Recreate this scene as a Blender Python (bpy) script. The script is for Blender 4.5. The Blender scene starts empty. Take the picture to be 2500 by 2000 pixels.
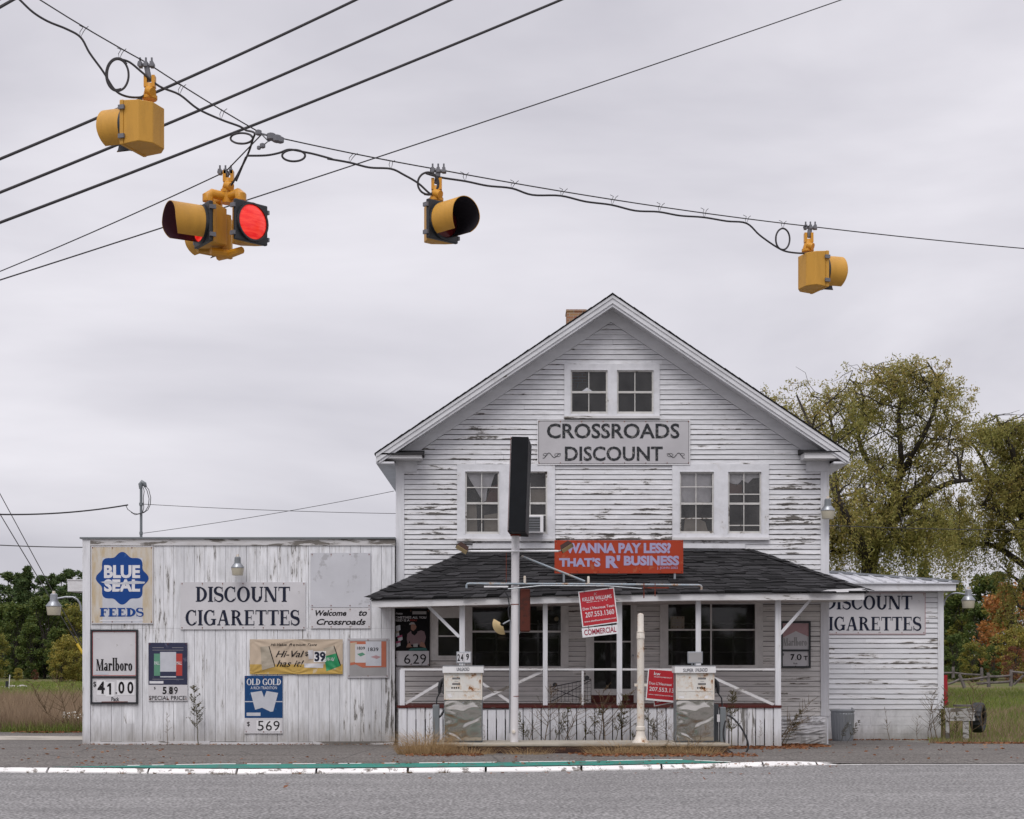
import bpy, math, random
import numpy as np
from mathutils import Matrix, Vector

S = bpy.context.scene
COL = S.collection
R = random.Random(11)
RAD = math.radians

# ------------------------------------------------------------------ camera, sky, sun
F, CX, HY, ZE, D = 4000.0, 1250.0, 1614.0, 1.67, 34.8     # focal px, centre, horizon row, eye height, facade distance
cd = bpy.data.cameras.new('camera'); cam = bpy.data.objects.new('camera', cd); COL.objects.link(cam)
cam.location = (0, 0, ZE); cam.rotation_euler = (RAD(90), 0, 0)
cd.sensor_width = 36.0; cd.sensor_fit = 'HORIZONTAL'; cd.lens = 36.0 * F / 2500.0
cd.shift_y = (HY - 1000.0) / 2500.0; cd.clip_start = 0.1; cd.clip_end = 6000
S.camera = cam
S.view_settings.view_transform = 'Standard'; S.view_settings.look = 'None'
S.view_settings.exposure = 0.16; S.view_settings.gamma = 1.0
S.cycles.max_bounces = 6; S.cycles.transparent_max_bounces = 12

SUN_EL, SUN_AZ = RAD(52), RAD(195)
w = bpy.data.worlds.new('World'); S.world = w; w.use_nodes = True
nt = w.node_tree; nt.nodes.clear()
def wn(t): return nt.nodes.new(t)
out = wn('ShaderNodeOutputWorld'); bg = wn('ShaderNodeBackground'); bg.inputs[1].default_value = 1.0
sky = wn('ShaderNodeTexSky'); sky.sky_type = 'NISHITA'; sky.sun_disc = False
sky.sun_elevation = SUN_EL; sky.sun_rotation = SUN_AZ
skm = wn('ShaderNodeVectorMath'); skm.operation = 'SCALE'; skm.inputs['Scale'].default_value = 0.1
nt.links.new(sky.outputs[0], skm.inputs[0])
tc = wn('ShaderNodeTexCoord'); sep = wn('ShaderNodeSeparateXYZ'); nt.links.new(tc.outputs['Generated'], sep.inputs[0])
mp = wn('ShaderNodeMapping'); mp.inputs['Scale'].default_value = (1.7, 1.7, 5.2); mp.inputs['Rotation'].default_value = (0, RAD(3), 0)
nt.links.new(tc.outputs['Generated'], mp.inputs[0])
n1 = wn('ShaderNodeTexNoise'); n1.inputs['Scale'].default_value = 1.25; n1.inputs['Detail'].default_value = 6; n1.inputs['Roughness'].default_value = .5
n1.inputs['Distortion'].default_value = .3
nt.links.new(mp.outputs[0], n1.inputs['Vector'])
cr = wn('ShaderNodeValToRGB'); e = cr.color_ramp.elements
e[0].position = .33; e[0].color = (.455, .445, .50, 1); e[1].position = .65; e[1].color = (.765, .745, .795, 1)
nt.links.new(n1.outputs[0], cr.inputs[0])
# the overcast vault is about twice as bright overhead as near the horizon
mr = wn('ShaderNodeMapRange'); mr.inputs[1].default_value = .42; mr.inputs[2].default_value = 1.0; mr.inputs[3].default_value = 1.0; mr.inputs[4].default_value = 2.1
nt.links.new(sep.outputs[2], mr.inputs[0])
sc_ = wn('ShaderNodeVectorMath'); sc_.operation = 'SCALE'
nt.links.new(cr.outputs[0], sc_.inputs[0]); nt.links.new(mr.outputs[0], sc_.inputs['Scale'])
mx = wn('ShaderNodeMixRGB'); mx.inputs[0].default_value = .96
nt.links.new(skm.outputs[0], mx.inputs[1]); nt.links.new(sc_.outputs[0], mx.inputs[2])
nt.links.new(mx.outputs[0], bg.inputs[0]); nt.links.new(bg.outputs[0], out.inputs[0])

sl = bpy.data.lights.new('sun', 'SUN'); sl.energy = 1.45; sl.angle = RAD(35); sl.color = (1, .98, .96)
so = bpy.data.objects.new('sun', sl); COL.objects.link(so)
sd = Vector((math.sin(SUN_AZ) * math.cos(SUN_EL), math.cos(SUN_AZ) * math.cos(SUN_EL), math.sin(SUN_EL)))
so.rotation_euler = sd.to_track_quat('Z', 'Y').to_euler()

# ------------------------------------------------------------------ helpers
def fx(px, d=D): return (px - CX) * d / F
def fz(py, d=D): return ZE + (HY - py) * d / F
def P(px, py, d): return Vector((fx(px, d), d, fz(py, d)))

OFF = {}
def tag(o, label=None, cat=None, group=None, kind=None):
    if label: o['label'] = label
    if cat: o['category'] = cat
    if group: o['group'] = group
    if kind: o['kind'] = kind
    return o
def thing(name, label, cat, loc, group=None):
    o = bpy.data.objects.new(name, None); COL.objects.link(o); o.empty_display_size = .2
    o.location = loc; OFF[o] = Vector(loc)
    return tag(o, label, cat, group)
def copy_tree(o, parent=None):
    c = o.copy(); COL.objects.link(c); c.parent = parent
    for ch in [x for x in COL.objects if x.parent is o]: copy_tree(ch, c)
    return c

class MB:
    def __init__(s): s.v = []; s.f = []; s.m = None; s.smooth = False
    def add(s, vs, fs):
        b = len(s.v)
        if s.m is not None: vs = [s.m @ Vector(v) for v in vs]
        s.v.extend([tuple(v) for v in vs]); s.f.extend([tuple(i + b for i in f) for f in fs]); return s
    def box(s, x0, x1, y0, y1, z0, z1):
        return s.add([(x0,y0,z0),(x1,y0,z0),(x1,y1,z0),(x0,y1,z0),(x0,y0,z1),(x1,y0,z1),(x1,y1,z1),(x0,y1,z1)],
                     [(0,3,2,1),(4,5,6,7),(0,1,5,4),(1,2,6,5),(2,3,7,6),(3,0,4,7)])
    def quad(s, *p): return s.add(list(p), [tuple(range(len(p)))])
    def prism(s, poly, y0, y1):            # poly of (x,z), extruded along y
        n = len(poly); vs = [(x, y0, z) for x, z in poly] + [(x, y1, z) for x, z in poly]
        return s.add(vs, [tuple(range(n)), tuple(range(2*n-1, n-1, -1))] + [(i, i+n, (i+1) % n + n, (i+1) % n) for i in range(n)])
    def prism_x(s, poly, x0, x1):          # poly of (y,z), extruded along x
        n = len(poly); vs = [(x0, y, z) for y, z in poly] + [(x1, y, z) for y, z in poly]
        return s.add(vs, [tuple(range(n)), tuple(range(2*n-1, n-1, -1))] + [(i, i+n, (i+1) % n + n, (i+1) % n) for i in range(n)])
    def bar(s, a, b, w, h):                # box beam between two points, w horizontal, h other
        a, b = Vector(a), Vector(b); t = (b - a).normalized()
        up = Vector((0, 1, 0)) if abs(t.y) < .9 else Vector((0, 0, 1))
        u = t.cross(up).normalized() * h / 2; v = up.cross(u).normalized() if False else t.cross(u).normalized() * w / 2
        vs = [a-u-v, a+u-v, a+u+v, a-u+v, b-u-v, b+u-v, b+u+v, b-u+v]
        return s.add(vs, [(0,3,2,1),(4,5,6,7),(0,1,5,4),(1,2,6,5),(2,3,7,6),(3,0,4,7)])
    def tube(s, pts, r, n=8, caps=True):
        pts = [Vector(p) for p in pts]; k = len(pts)
        rs = list(r) if hasattr(r, '__len__') else [r] * k
        vs = []; prev = None
        for i, p in enumerate(pts):
            t = (pts[min(i+1, k-1)] - pts[max(i-1, 0)]).normalized()
            if prev is None:
                a = Vector((0, 0, 1)) if abs(t.z) < .9 else Vector((1, 0, 0))
                u = t.cross(a).normalized()
            else:
                u = (prev - t * prev.dot(t)).normalized()
            prev = u; q = t.cross(u)
            for j in range(n):
                an = 2 * math.pi * j / n
                vs.append(p + (u * math.cos(an) + q * math.sin(an)) * rs[i])
        fs = [(i*n+j, i*n+(j+1) % n, (i+1)*n+(j+1) % n, (i+1)*n+j) for i in range(k-1) for j in range(n)]
        if caps: fs += [tuple(range(n-1, -1, -1)), tuple((k-1)*n+j for j in range(n))]
        return s.add(vs, fs)
    def lathe(s, prof, c, n=20, ax='z'):   # prof (r,h)
        vs = []
        for r, h in prof:
            for j in range(n):
                a = 2*math.pi*j/n; x, y = r*math.cos(a), r*math.sin(a)
                vs.append((c[0]+x, c[1]+y, c[2]+h) if ax == 'z' else ((c[0]+x, c[1]+h, c[2]+y) if ax == 'y' else (c[0]+h, c[1]+x, c[2]+y)))
        k = len(prof); fs = [(i*n+j, i*n+(j+1) % n, (i+1)*n+(j+1) % n, (i+1)*n+j) for i in range(k-1) for j in range(n)]
        fs += [tuple(range(n-1, -1, -1)), tuple((k-1)*n+j for j in range(n))]
        return s.add(vs, fs)
    def each(s, name, mat, parent, groups=None, smooth=None):
        n = len(s.v); par = list(range(n))
        def find(a):
            while par[a] != a: par[a] = par[par[a]]; a = par[a]
            return a
        for f in s.f:
            r0 = find(f[0])
            for i in f[1:]: par[find(i)] = r0
        isl = {}
        for f in s.f: isl.setdefault(find(f[0]), []).append(f)
        out_ = []
        for fs in isl.values():
            ids = sorted({i for f in fs for i in f}); mp_ = {a: b for b, a in enumerate(ids)}
            c = MB(); c.v = [s.v[i] for i in ids]; c.f = [tuple(mp_[i] for i in f) for f in fs]; out_.append(c.build(name, mat, parent, smooth=s.smooth if smooth is None else smooth))
        return out_
    def build(s, name, mat, parent=None, loc=None, smooth=None, recalc=True):
        root = parent
        while root is not None and root.parent is not None: root = root.parent
        off = OFF.get(root, Vector((0, 0, 0))) if parent is not None else Vector(loc or (0, 0, 0))
        me = bpy.data.meshes.new(name)
        me.from_pydata([(v[0]-off.x, v[1]-off.y, v[2]-off.z) for v in s.v], [], s.f)
        if mat: me.materials.append(mat)
        if recalc and len(s.f) < 60000:
            import bmesh
            bm = bmesh.new(); bm.from_mesh(me); bmesh.ops.recalc_face_normals(bm, faces=bm.faces); bm.to_mesh(me); bm.free()
        if s.smooth if smooth is None else smooth:
            me.polygons.foreach_set('use_smooth', [True] * len(me.polygons))
            try: me.set_sharp_from_angle(angle=RAD(38))
            except Exception: pass
        o = bpy.data.objects.new(name, me); COL.objects.link(o)
        if parent is not None: o.parent = parent
        elif loc: o.location = loc; OFF[o] = Vector(loc)
        return o
def bevel(o, w=.006, seg=2):
    m = o.modifiers.new('bevel', 'BEVEL'); m.width = w; m.segments = seg; m.limit_method = 'ANGLE'; return o
def np_mesh(name, verts, nper, mat, parent=None, loc=None):
    me = bpy.data.meshes.new(name); n = len(verts); nf = n // nper
    me.vertices.add(n); me.vertices.foreach_set('co', np.ascontiguousarray(verts, dtype=np.float32).ravel())
    me.loops.add(n); me.loops.foreach_set('vertex_index', np.arange(n, dtype=np.int32))
    me.polygons.add(nf); me.polygons.foreach_set('loop_start', np.arange(0, n, nper, dtype=np.int32))
    me.update(calc_edges=True); me.validate()
    if mat: me.materials.append(mat)
    o = bpy.data.objects.new(name, me); COL.objects.link(o)
    if parent is not None: o.parent = parent
    if loc is not None: o.location = loc
    return o

# ------------------------------------------------------------------ materials
class NT:
    def __init__(s, name):
        s.m = bpy.data.materials.new(name); s.m.use_nodes = True; s.t = s.m.node_tree; s.t.nodes.clear()
        s.o = s.t.nodes.new('ShaderNodeOutputMaterial')
    def n(s, typ, **kw):
        nd = s.t.nodes.new('ShaderNode' + typ)
        for k, v in kw.items():
            if hasattr(nd, k) and k not in nd.inputs: setattr(nd, k, v)
            else: s.set(nd.inputs[k.replace('_', ' ')] if k.replace('_', ' ') in nd.inputs else nd.inputs[k], v)
        return nd
    def set(s, inp, v):
        if hasattr(v, 'is_linked') or isinstance(v, bpy.types.NodeSocket): s.t.links.new(v, inp)
        elif isinstance(v, bpy.types.Node): s.t.links.new(v.outputs[0], inp)
        else:
            if isinstance(v, tuple) and len(v) == 3 and inp.type == 'RGBA': v = v + (1,)
            if isinstance(v, (int, float)) and inp.type == 'RGBA': v = (v, v, v, 1)
            inp.default_value = v
    def math(s, op, a, b=0.0, clamp=False):
        nd = s.t.nodes.new('ShaderNodeMath'); nd.operation = op; nd.use_clamp = clamp
        s.set(nd.inputs[0], a); s.set(nd.inputs[1], b); return nd.outputs[0]
    def obj(s, scale=(1, 1, 1), rot=(0, 0, 0)):
        tc = s.t.nodes.new('ShaderNodeTexCoord'); mp = s.t.nodes.new('ShaderNodeMapping')
        mp.inputs['Scale'].default_value = scale; mp.inputs['Rotation'].default_value = rot
        s.t.links.new(tc.outputs['Object'], mp.inputs[0]); return mp.outputs[0]
    def noise(s, vec, scale, detail=4, rough=.55, dist=0.0):
        nd = s.n('TexNoise'); s.set(nd.inputs['Vector'], vec); nd.inputs['Scale'].default_value = scale
        nd.inputs['Detail'].default_value = detail; nd.inputs['Roughness'].default_value = rough; nd.inputs['Distortion'].default_value = dist
        return nd.outputs[0]
    def ramp(s, v, a, b, lo=0.0, hi=1.0):
        nd = s.n('MapRange'); s.set(nd.inputs[0], v); nd.inputs[1].default_value = a; nd.inputs[2].default_value = b
        nd.inputs[3].default_value = lo; nd.inputs[4].default_value = hi; return nd.outputs[0]
    def mix(s, f, a, b, mode='MIX'):
        nd = s.t.nodes.new('ShaderNodeMixRGB'); nd.blend_type = mode
        s.set(nd.inputs[0], f); s.set(nd.inputs[1], a); s.set(nd.inputs[2], b); return nd.outputs[0]
    def bsdf(s, col, rough=.6, metal=0.0, bump=None, strength=.3, dist=.01, spec=.5, **kw):
        b = s.n('BsdfPrincipled'); s.set(b.inputs['Base Color'], col); s.set(b.inputs['Roughness'], rough); s.set(b.inputs['Metallic'], metal)
        s.set(b.inputs['Specular IOR Level'], spec)
        for k, v in kw.items(): s.set(b.inputs[k.replace('_', ' ')], v)
        if bump is not None:
            bp = s.n('Bump'); bp.inputs['Strength'].default_value = strength; bp.inputs['Distance'].default_value = dist
            s.set(bp.inputs['Height'], bump); s.t.links.new(bp.outputs[0], b.inputs['Normal'])
        s.t.links.new(b.outputs[0], s.o.inputs[0]); return s.m

def plain(name, col, rough=.6, metal=0.0, var=.18, scale=6.0, spec=.5):
    t = NT(name); n = t.noise(t.obj(), scale, 5)
    c = t.mix(1.0, col, t.ramp(n, .25, .75, 1 - var, 1 + var), 'MULTIPLY')
    return t.bsdf(c, rough, metal, n, .15, .004, spec)

def paint(name, base, under, thr, stretch, board=None, fine=1.0, patch=.5, dirt=.16, rough=.62, calm=None, splash=0):
    """old house paint: chalky coat, per-board tone, dirt, flakes gone down to weathered wood"""
    t = NT(name); o = t.obj(); st = t.obj(stretch)
    big = t.noise(o, .55, 3); mid = t.noise(st, 1.0 * fine, 7, .62, .4); sm = t.noise(st, 4.5 * fine, 6, .65)
    h = t.math('ADD', t.math('MULTIPLY', mid, .72), t.math('MULTIPLY', sm, .28))
    h = t.math('ADD', h, t.math('MULTIPLY', t.math('SUBTRACT', big, .5), patch))
    if board:
        axis, pitch = board
        sx = t.n('SeparateXYZ'); t.set(sx.inputs[0], o)
        k = t.math('FLOOR', t.math('DIVIDE', sx.outputs[axis], pitch))
        other = sx.outputs[0 if axis == 2 else 2]
        seg = t.math('FLOOR', t.math('ADD', t.math('MULTIPLY', other, .33), t.math('MULTIPLY', k, .377)))
        wn_ = t.n('TexWhiteNoise', noise_dimensions='2D'); cb = t.n('CombineXYZ')
        t.set(cb.inputs[0], k); t.set(cb.inputs[1], seg); t.set(wn_.inputs['Vector'], cb.outputs[0])
        h = t.math('ADD', h, t.math('MULTIPLY', t.math('SUBTRACT', wn_.outputs[0], .5), .14))
        # flakes start at the lower edge of a board
        fr = t.math('FRACT', t.math('DIVIDE', sx.outputs[axis], pitch))
        h = t.math('ADD', h, t.math('MULTIPLY', t.ramp(fr, 0.0, .45, 1.0, 0.0), .10 if axis == 2 else .04))
        tone = t.ramp(wn_.outputs[0], 0, 1, .86, 1.05)
    else: tone = 1.0
    if calm:
        sz = t.n('SeparateXYZ'); t.set(sz.inputs[0], o); h = t.math('SUBTRACT', h, t.ramp(sz.outputs[2], calm[0], calm[1], 0, calm[2]))
    mask = t.ramp(h, thr, thr + .025)
    halo = t.ramp(h, thr - .10, thr, 0, 1)
    dn = t.noise(t.obj((stretch[0]*.5, 1, stretch[2]*.5)), 3.0, 6, .7)
    c = t.mix(1.0, base, tone, 'MULTIPLY')
    c = t.mix(t.ramp(dn, .42, .75, 0, dirt * 2.2), c, tuple(x * .58 for x in base))
    c = t.mix(t.math('MULTIPLY', halo, .30), c, (.42, .385, .34))
    wood = t.mix(t.noise(t.obj((stretch[0]*2, 3, stretch[2]*2)), 9, 4), tuple(x*.5 for x in under), tuple(x*1.55 for x in under))
    c = t.mix(mask, c, wood)
    if splash:
        sz = t.n('SeparateXYZ'); t.set(sz.inputs[0], o); sp = t.math('ADD', sz.outputs[2], t.math('MULTIPLY', t.math('SUBTRACT', t.noise(t.obj((2.5, 1, .6)), 2.2, 5, .7), .5), splash*1.6))
        c = t.mix(t.ramp(sp, .02, splash, .62, 0), c, (.20, .175, .145))
    return t.bsdf(c, rough, 0, t.math('SUBTRACT', t.math('MULTIPLY', sm, .25), mask), .55, .004, .3)

WH = (.735, .733, .755); WOOD = (.135, .118, .10)
m_clap = paint('white_clapboard', WH, (.105, .095, .085), .612, (2.0, 1, 13), (2, .106), dirt=.32, fine=1.15, patch=.42, calm=(5.6, 7.4, .085))
m_clap_wing = paint('white_clapboard_wing', WH, WOOD, .632, (1.3, 1, 11), (2, .120), dirt=.2)
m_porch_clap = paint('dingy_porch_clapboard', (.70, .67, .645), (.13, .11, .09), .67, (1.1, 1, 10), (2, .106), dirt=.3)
m_plank = paint('white_planks', (.75, .75, .77), (.20, .19, .18), .655, (11, 1, 1.4), (0, .221), dirt=.36, fine=1.5, splash=.55)
m_trim = paint('white_trim', (.69, .69, .715), WOOD, .665, (2.5, 1, 2.5), dirt=.2, patch=.35)
m_trim_v = paint('white_trim_vertical', (.70, .70, .725), (.16, .15, .14), .625, (8, 2, .9), dirt=.2, patch=.45, splash=.45)
m_trim_old = paint('worn_trim', (.66, .65, .655), (.13, .115, .1), .60, (.9, 2, 6), dirt=.25, patch=.5)
m_oldwood = paint('bare_grey_wood', (.42, .41, .40), (.12, .105, .09), .50, (1.2, 2, 7), dirt=.4)
m_fascia_old = paint('flaking_fascia', (.62, .61, .62), (.155, .14, .125), .535, (.75, 2, 5), dirt=.25, patch=.25)
m_rake = paint('rake_trim', (.66, .66, .68), (.15, .14, .13), .72, (1, 1, 3), dirt=.2)
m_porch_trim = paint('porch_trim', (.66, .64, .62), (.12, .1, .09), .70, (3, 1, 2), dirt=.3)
m_found = paint('white_block', (.66, .65, .66), (.22, .2, .18), .70, (2, 2, 2), dirt=.35, splash=.4)
m_sash = paint('old_sash', (.58, .565, .54), (.13, .11, .09), .62, (3, 1, 3), dirt=.3)

def m_shingle():
    t = NT('asphalt_shingle'); o = t.obj(); g = t.noise(o, 60, 3); b = t.noise(o, 1.2, 4)
    ri = t.n('NewGeometry').outputs['Random Per Island']
    c = t.mix(g, (.012, .012, .013), (.045, .043, .045)); c = t.mix(1.0, c, t.ramp(ri, 0, 1, .55, 1.5), 'MULTIPLY')
    worn = t.ramp(t.noise(t.obj((1, 1, 3)), 3.2, 6, .7), .66, .72)
    c = t.mix(t.math('MULTIPLY', worn, .55), c, (.16, .155, .15))
    return t.bsdf(c, .9, 0, g, .5, .004, .2)
m_shg = m_shingle()
def m_metalroof():
    t = NT('galvanised_roof'); n = t.noise(t.obj((.5, 4, 4)), 2, 4)
    return t.bsdf(t.mix(n, (.62, .63, .66), (.80, .80, .83)), t.ramp(n, .3, .7, .28, .45), .75, n, .05, .003)
m_mroof = m_metalroof()

def m_asphalt(name, lo, hi, tint, crack=0.0, patch=.3):
    t = NT(name); o = t.obj()
    f1 = t.noise(o, 34, 3, .85); v = t.n('TexVoronoi'); t.set(v.inputs['Vector'], o); v.inputs['Scale'].default_value = 24
    sp = t.math('ADD', t.math('MULTIPLY', f1, .55), t.math('MULTIPLY', v.outputs['Distance'], .55))
    c = t.mix(t.ramp(sp, .36, .72), lo, hi)
    lg = t.ramp(t.noise(o, .35, 5, .6), .3, .7); st = t.noise(t.obj((.25, 1.2, 1)), 1.1, 5, .6)
    c = t.mix(t.math('MULTIPLY', lg, patch), c, tint, 'MULTIPLY')
    c = t.mix(1.0, c, t.ramp(st, .25, .75, .80, 1.16), 'MULTIPLY')
    hgt = sp
    if crack:
        vc = t.n('TexVoronoi', feature='DISTANCE_TO_EDGE'); t.set(vc.inputs['Vector'], t.mix(.12, o, t.n('TexNoise', Scale=1.5, Detail=5).outputs['Color']))
        vc.inputs['Scale'].default_value = .42
        cm = t.ramp(vc.outputs['Distance'], 0, .012, crack, 0)
        c = t.mix(cm, c, (.03, .028, .026))
    return t.bsdf(c, .92, 0, hgt, .6, .006, .25)
m_road = m_asphalt('road_asphalt', (.072, .070, .068), (.325, .315, .308), (.80, .79, .80), .0)
m_lot = m_asphalt('old_lot_asphalt', (.062, .056, .051), (.215, .198, .182), (.72, .70, .68), .55, .6)

def m_ground():
    t = NT('field_ground'); o = t.obj()
    a = t.noise(o, .16, 5, .6); b = t.noise(t.obj((1, 3, 1)), 2.2, 6, .7)
    c = t.mix(t.ramp(b, .3, .7), (.045, .075, .018), (.12, .14, .04))
    c = t.mix(t.ramp(a, .42, .62), c, t.mix(b, (.10, .07, .04), (.22, .16, .10)))
    return t.bsdf(c, .95, 0, b, .8, .05, .1)
m_grd = m_ground()

def m_conc(name, c0, c1, stain=(.10, .085, .07), amt=.5):
    t = NT(name); o = t.obj(); n = t.noise(o, 8, 7, .7); b = t.noise(o, 1.1, 5, .6)
    c = t.mix(n, c0, c1); c = t.mix(t.math('MULTIPLY', t.ramp(b, .5, .72), amt), c, stain)
    return t.bsdf(c, .85, 0, n, .3, .005, .3)
m_concrete = m_conc('concrete', (.26, .235, .19), (.44, .40, .33))
m_slabc = m_conc('pale_concrete', (.30, .27, .23), (.46, .42, .36))
def m_wornpaint(name, col, under, thr=.60, sc=5):
    t = NT(name); o = t.obj(); n = t.noise(o, sc, 7, .68); d = t.noise(o, 1.3, 4)
    c = t.mix(t.ramp(d, .35, .7, 0, .35), col, tuple(x*.6 for x in col)); c = t.mix(t.ramp(n, thr, thr + .05), c, under)
    return t.bsdf(c, .8, 0, n, .4, .004, .3)
m_kerb = m_wornpaint('kerb_paint', (.78, .76, .74), (.22, .20, .18), .55, 6)
m_green = m_wornpaint('green_paint', (.022, .20, .155), (.075, .10, .09), .53, 4)
m_lane = m_wornpaint('lane_paint', (.72, .70, .68), (.2, .19, .19), .60, 9)
m_brown = m_wornpaint('brown_steel', (.045, .022, .017), (.10, .045, .025), .6, 5)
m_redtrim = m_wornpaint('dark_red_trim', (.085, .018, .015), (.16, .13, .12), .6, 7)
m_maroon = m_wornpaint('maroon_rusted', (.085, .020, .012), (.05, .015, .010), .55, 7)
m_redrust = m_wornpaint('red_rusted', (.17, .030, .014), (.075, .018, .010), .55, 7)

def m_rusty(name, col, thr=.62, sc=4.0, rough=.45, rust=(.22, .085, .02), metal=0.0, dirt=.25, fr=1.0):
    t = NT(name); o = t.obj(); n = t.noise(o, sc, 8, .68); d = t.noise(t.obj((3*fr, 3*fr, .6*fr)), 3, 6, .62)
    fi = t.noise(o, 40, 3)
    h = t.math('ADD', n, t.math('MULTIPLY', t.math('SUBTRACT', fi, .5), .12))
    c = t.mix(t.ramp(d, .45, .8, 0, dirt), col, tuple(x*.55 for x in col))
    halo = t.ramp(h, thr - .09, thr, 0, .45)
    c = t.mix(halo, c, (.50, .30, .13)); c = t.mix(t.ramp(h, thr, thr+.04), c, rust)
    return t.bsdf(c, t.ramp(h, thr, thr + .04, rough, .9), metal, n, .2, .003, .4)
m_pole = m_rusty('white_pole_paint', (.66, .64, .65), .70, 2.2)
m_post = m_rusty('cream_post_paint', (.66, .61, .54), .605, 5)
m_pumpface = m_rusty('pump_enamel', (.66, .64, .60), .585, 5.5)
m_pumphead = m_rusty('pump_header', (.74, .73, .73), .78, 5)
m_galv = m_rusty('galvanised_steel', (.31, .325, .345), .76, 4, .35, metal=.6)
m_clampg = plain('dull_clamp', (.14, .14, .155), .5)
m_pipe = m_rusty('grey_blue_pipe', (.27, .31, .345), .62, 5, .4, metal=.3)
m_greysteel = m_rusty('grey_painted_steel', (.17, .185, .195), .75, 4)
m_darksteel = m_rusty('dark_steel', (.05, .055, .06), .8, 4)
m_ruststain = plain('rust_stain', (.34, .21, .12), .8)
def m_stainless():
    t = NT('wavy_stainless'); o = t.obj((2.2, 1, 3.2)); n = t.noise(o, 1.15, 1, .3, .9); f = t.noise(t.obj((60, 1, 2)), 4, 2)
    return t.bsdf((.56, .535, .49), t.ramp(f, .3, .7, .10, .22), 1.0, n, .5, .09)
m_steel = m_stainless()
m_yel = m_rusty('signal_yellow', (.55, .28, .038), .72, 9, .55, dirt=.5, fr=1.5)
m_yel_dk = m_rusty('signal_ochre', (.60, .27, .02), .80, 6, .4, dirt=.3)
m_blk = plain('black_plastic', (.018, .020, .024), .45)
m_visin = plain('visor_black', (.014, .011, .016), .7)
m_visglow = plain('visor_red_glow', (.055, .022, .034), .8)  # purple-red lining: glow of the lit lens put into the colour
m_wire = plain('weathered_cable', (.035, .032, .034), .75)
m_rubber = plain('rubber', (.016, .016, .018), .6)
m_blackbox = plain('black_cabinet', (.007, .008, .010), .55, var=.35, scale=3, spec=.18)
m_dark = plain('dark_interior', (.022, .019, .017), .9)
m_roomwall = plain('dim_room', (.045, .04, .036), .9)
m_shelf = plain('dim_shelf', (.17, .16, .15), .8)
m_curt = plain('pale_curtain', (.78, .76, .75), .9)
m_curt2 = plain('tan_blind', (.38, .33, .26), .9)
m_felt = plain('shadow_line_felt', (.018, .016, .015), .95)  # near-black felt, so the slots under the boards read as shadow lines
m_ply = plain('brown_board', (.12, .05, .035), .9)
m_cream = plain('cream_plastic', (.52, .39, .20), .5)
m_white = plain('white_enamel', (.72, .71, .72), .5, var=.06)
m_sign = m_wornpaint('sign_white', (.60, .585, .60), (.34, .32, .31), .635, 7)
m_signgrey = m_wornpaint('sign_grey', (.50, .485, .50), (.38, .36, .35), .72, 7)
m_blank = m_wornpaint('blank_panel', (.56, .56, .59), (.40, .395, .41), .55, 2)
m_navy = m_wornpaint('navy_lettering', (.012, .016, .035), (.10, .10, .12), .72, 9)
m_ink = m_wornpaint('black_lettering', (.012, .010, .012), (.10, .095, .09), .74, 9)
m_marble = m_wornpaint('marbled_lettering', (.03, .032, .036), (.22, .21, .20), .55, 14)
def flat(name, col, var=.10, rough=.45): return plain(name, col, rough, var=var, scale=5)
m_blue = m_wornpaint('seal_blue', (.008, .055, .24), (.03, .10, .30), .62, 6)
m_ogblue = m_wornpaint('poster_blue', (.008, .055, .17), (.02, .11, .26), .60, 5)
m_letwhite = flat('letter_white', (.66, .65, .67))
m_red = flat('sign_red', (.42, .012, .022)); m_redtext = flat('red_text', (.30, .012, .04))
m_orange = m_wornpaint('orange_sign_paint', (.36, .044, .016), (.35, .085, .04), .58, 5)
m_lilac = m_wornpaint('lilac_lettering', (.36, .33, .50), (.42, .20, .18), .62, 8)
m_black = plain('print_black', (.007, .006, .007), .6, var=.1, spec=.12)
m_tan = m_wornpaint('banner_tan', (.52, .42, .32), (.42, .31, .20), .62, 2.5)
m_gold = m_wornpaint('banner_gold', (.50, .33, .09), (.52, .42, .28), .6, 4)
m_prgreen = flat('print_green', (.015, .24, .09)); m_pgreen2 = flat('faded_green', (.10, .26, .17))
m_prred = flat('print_red', (.40, .04, .03)); m_pink = flat('faded_pink', (.40, .24, .25))
m_porange = flat('faded_orange', (.45, .13, .07)); m_greyprint = flat('faded_grey', (.30, .29, .29)); m_paleprint = flat('pale_print', (.50, .51, .55))
m_poster_navy = m_wornpaint('poster_navy', (.035, .038, .075), (.10, .10, .15), .58, 3)
m_skin = flat('printed_skin', (.26, .12, .08)); m_shirt = flat('printed_shirt', (.17, .10, .11)); m_teal = flat('printed_teal', (.01, .10, .085))
m_magenta = flat('printed_magenta', (.30, .03, .10))
def m_beige_seal():
    t = NT('rust_stained_board'); n = t.noise(t.obj((3, 1, .7)), 3, 6, .65); b = t.noise(t.obj(), 1.6, 4)
    c = t.mix(t.ramp(n, .35, .7), (.56, .52, .46), (.45, .33, .17)); c = t.mix(t.ramp(b, .5, .75, 0, .6), c, (.58, .56, .54))
    return t.bsdf(c, .6, 0, n, .1, .002)
m_beige = m_beige_seal()
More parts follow.
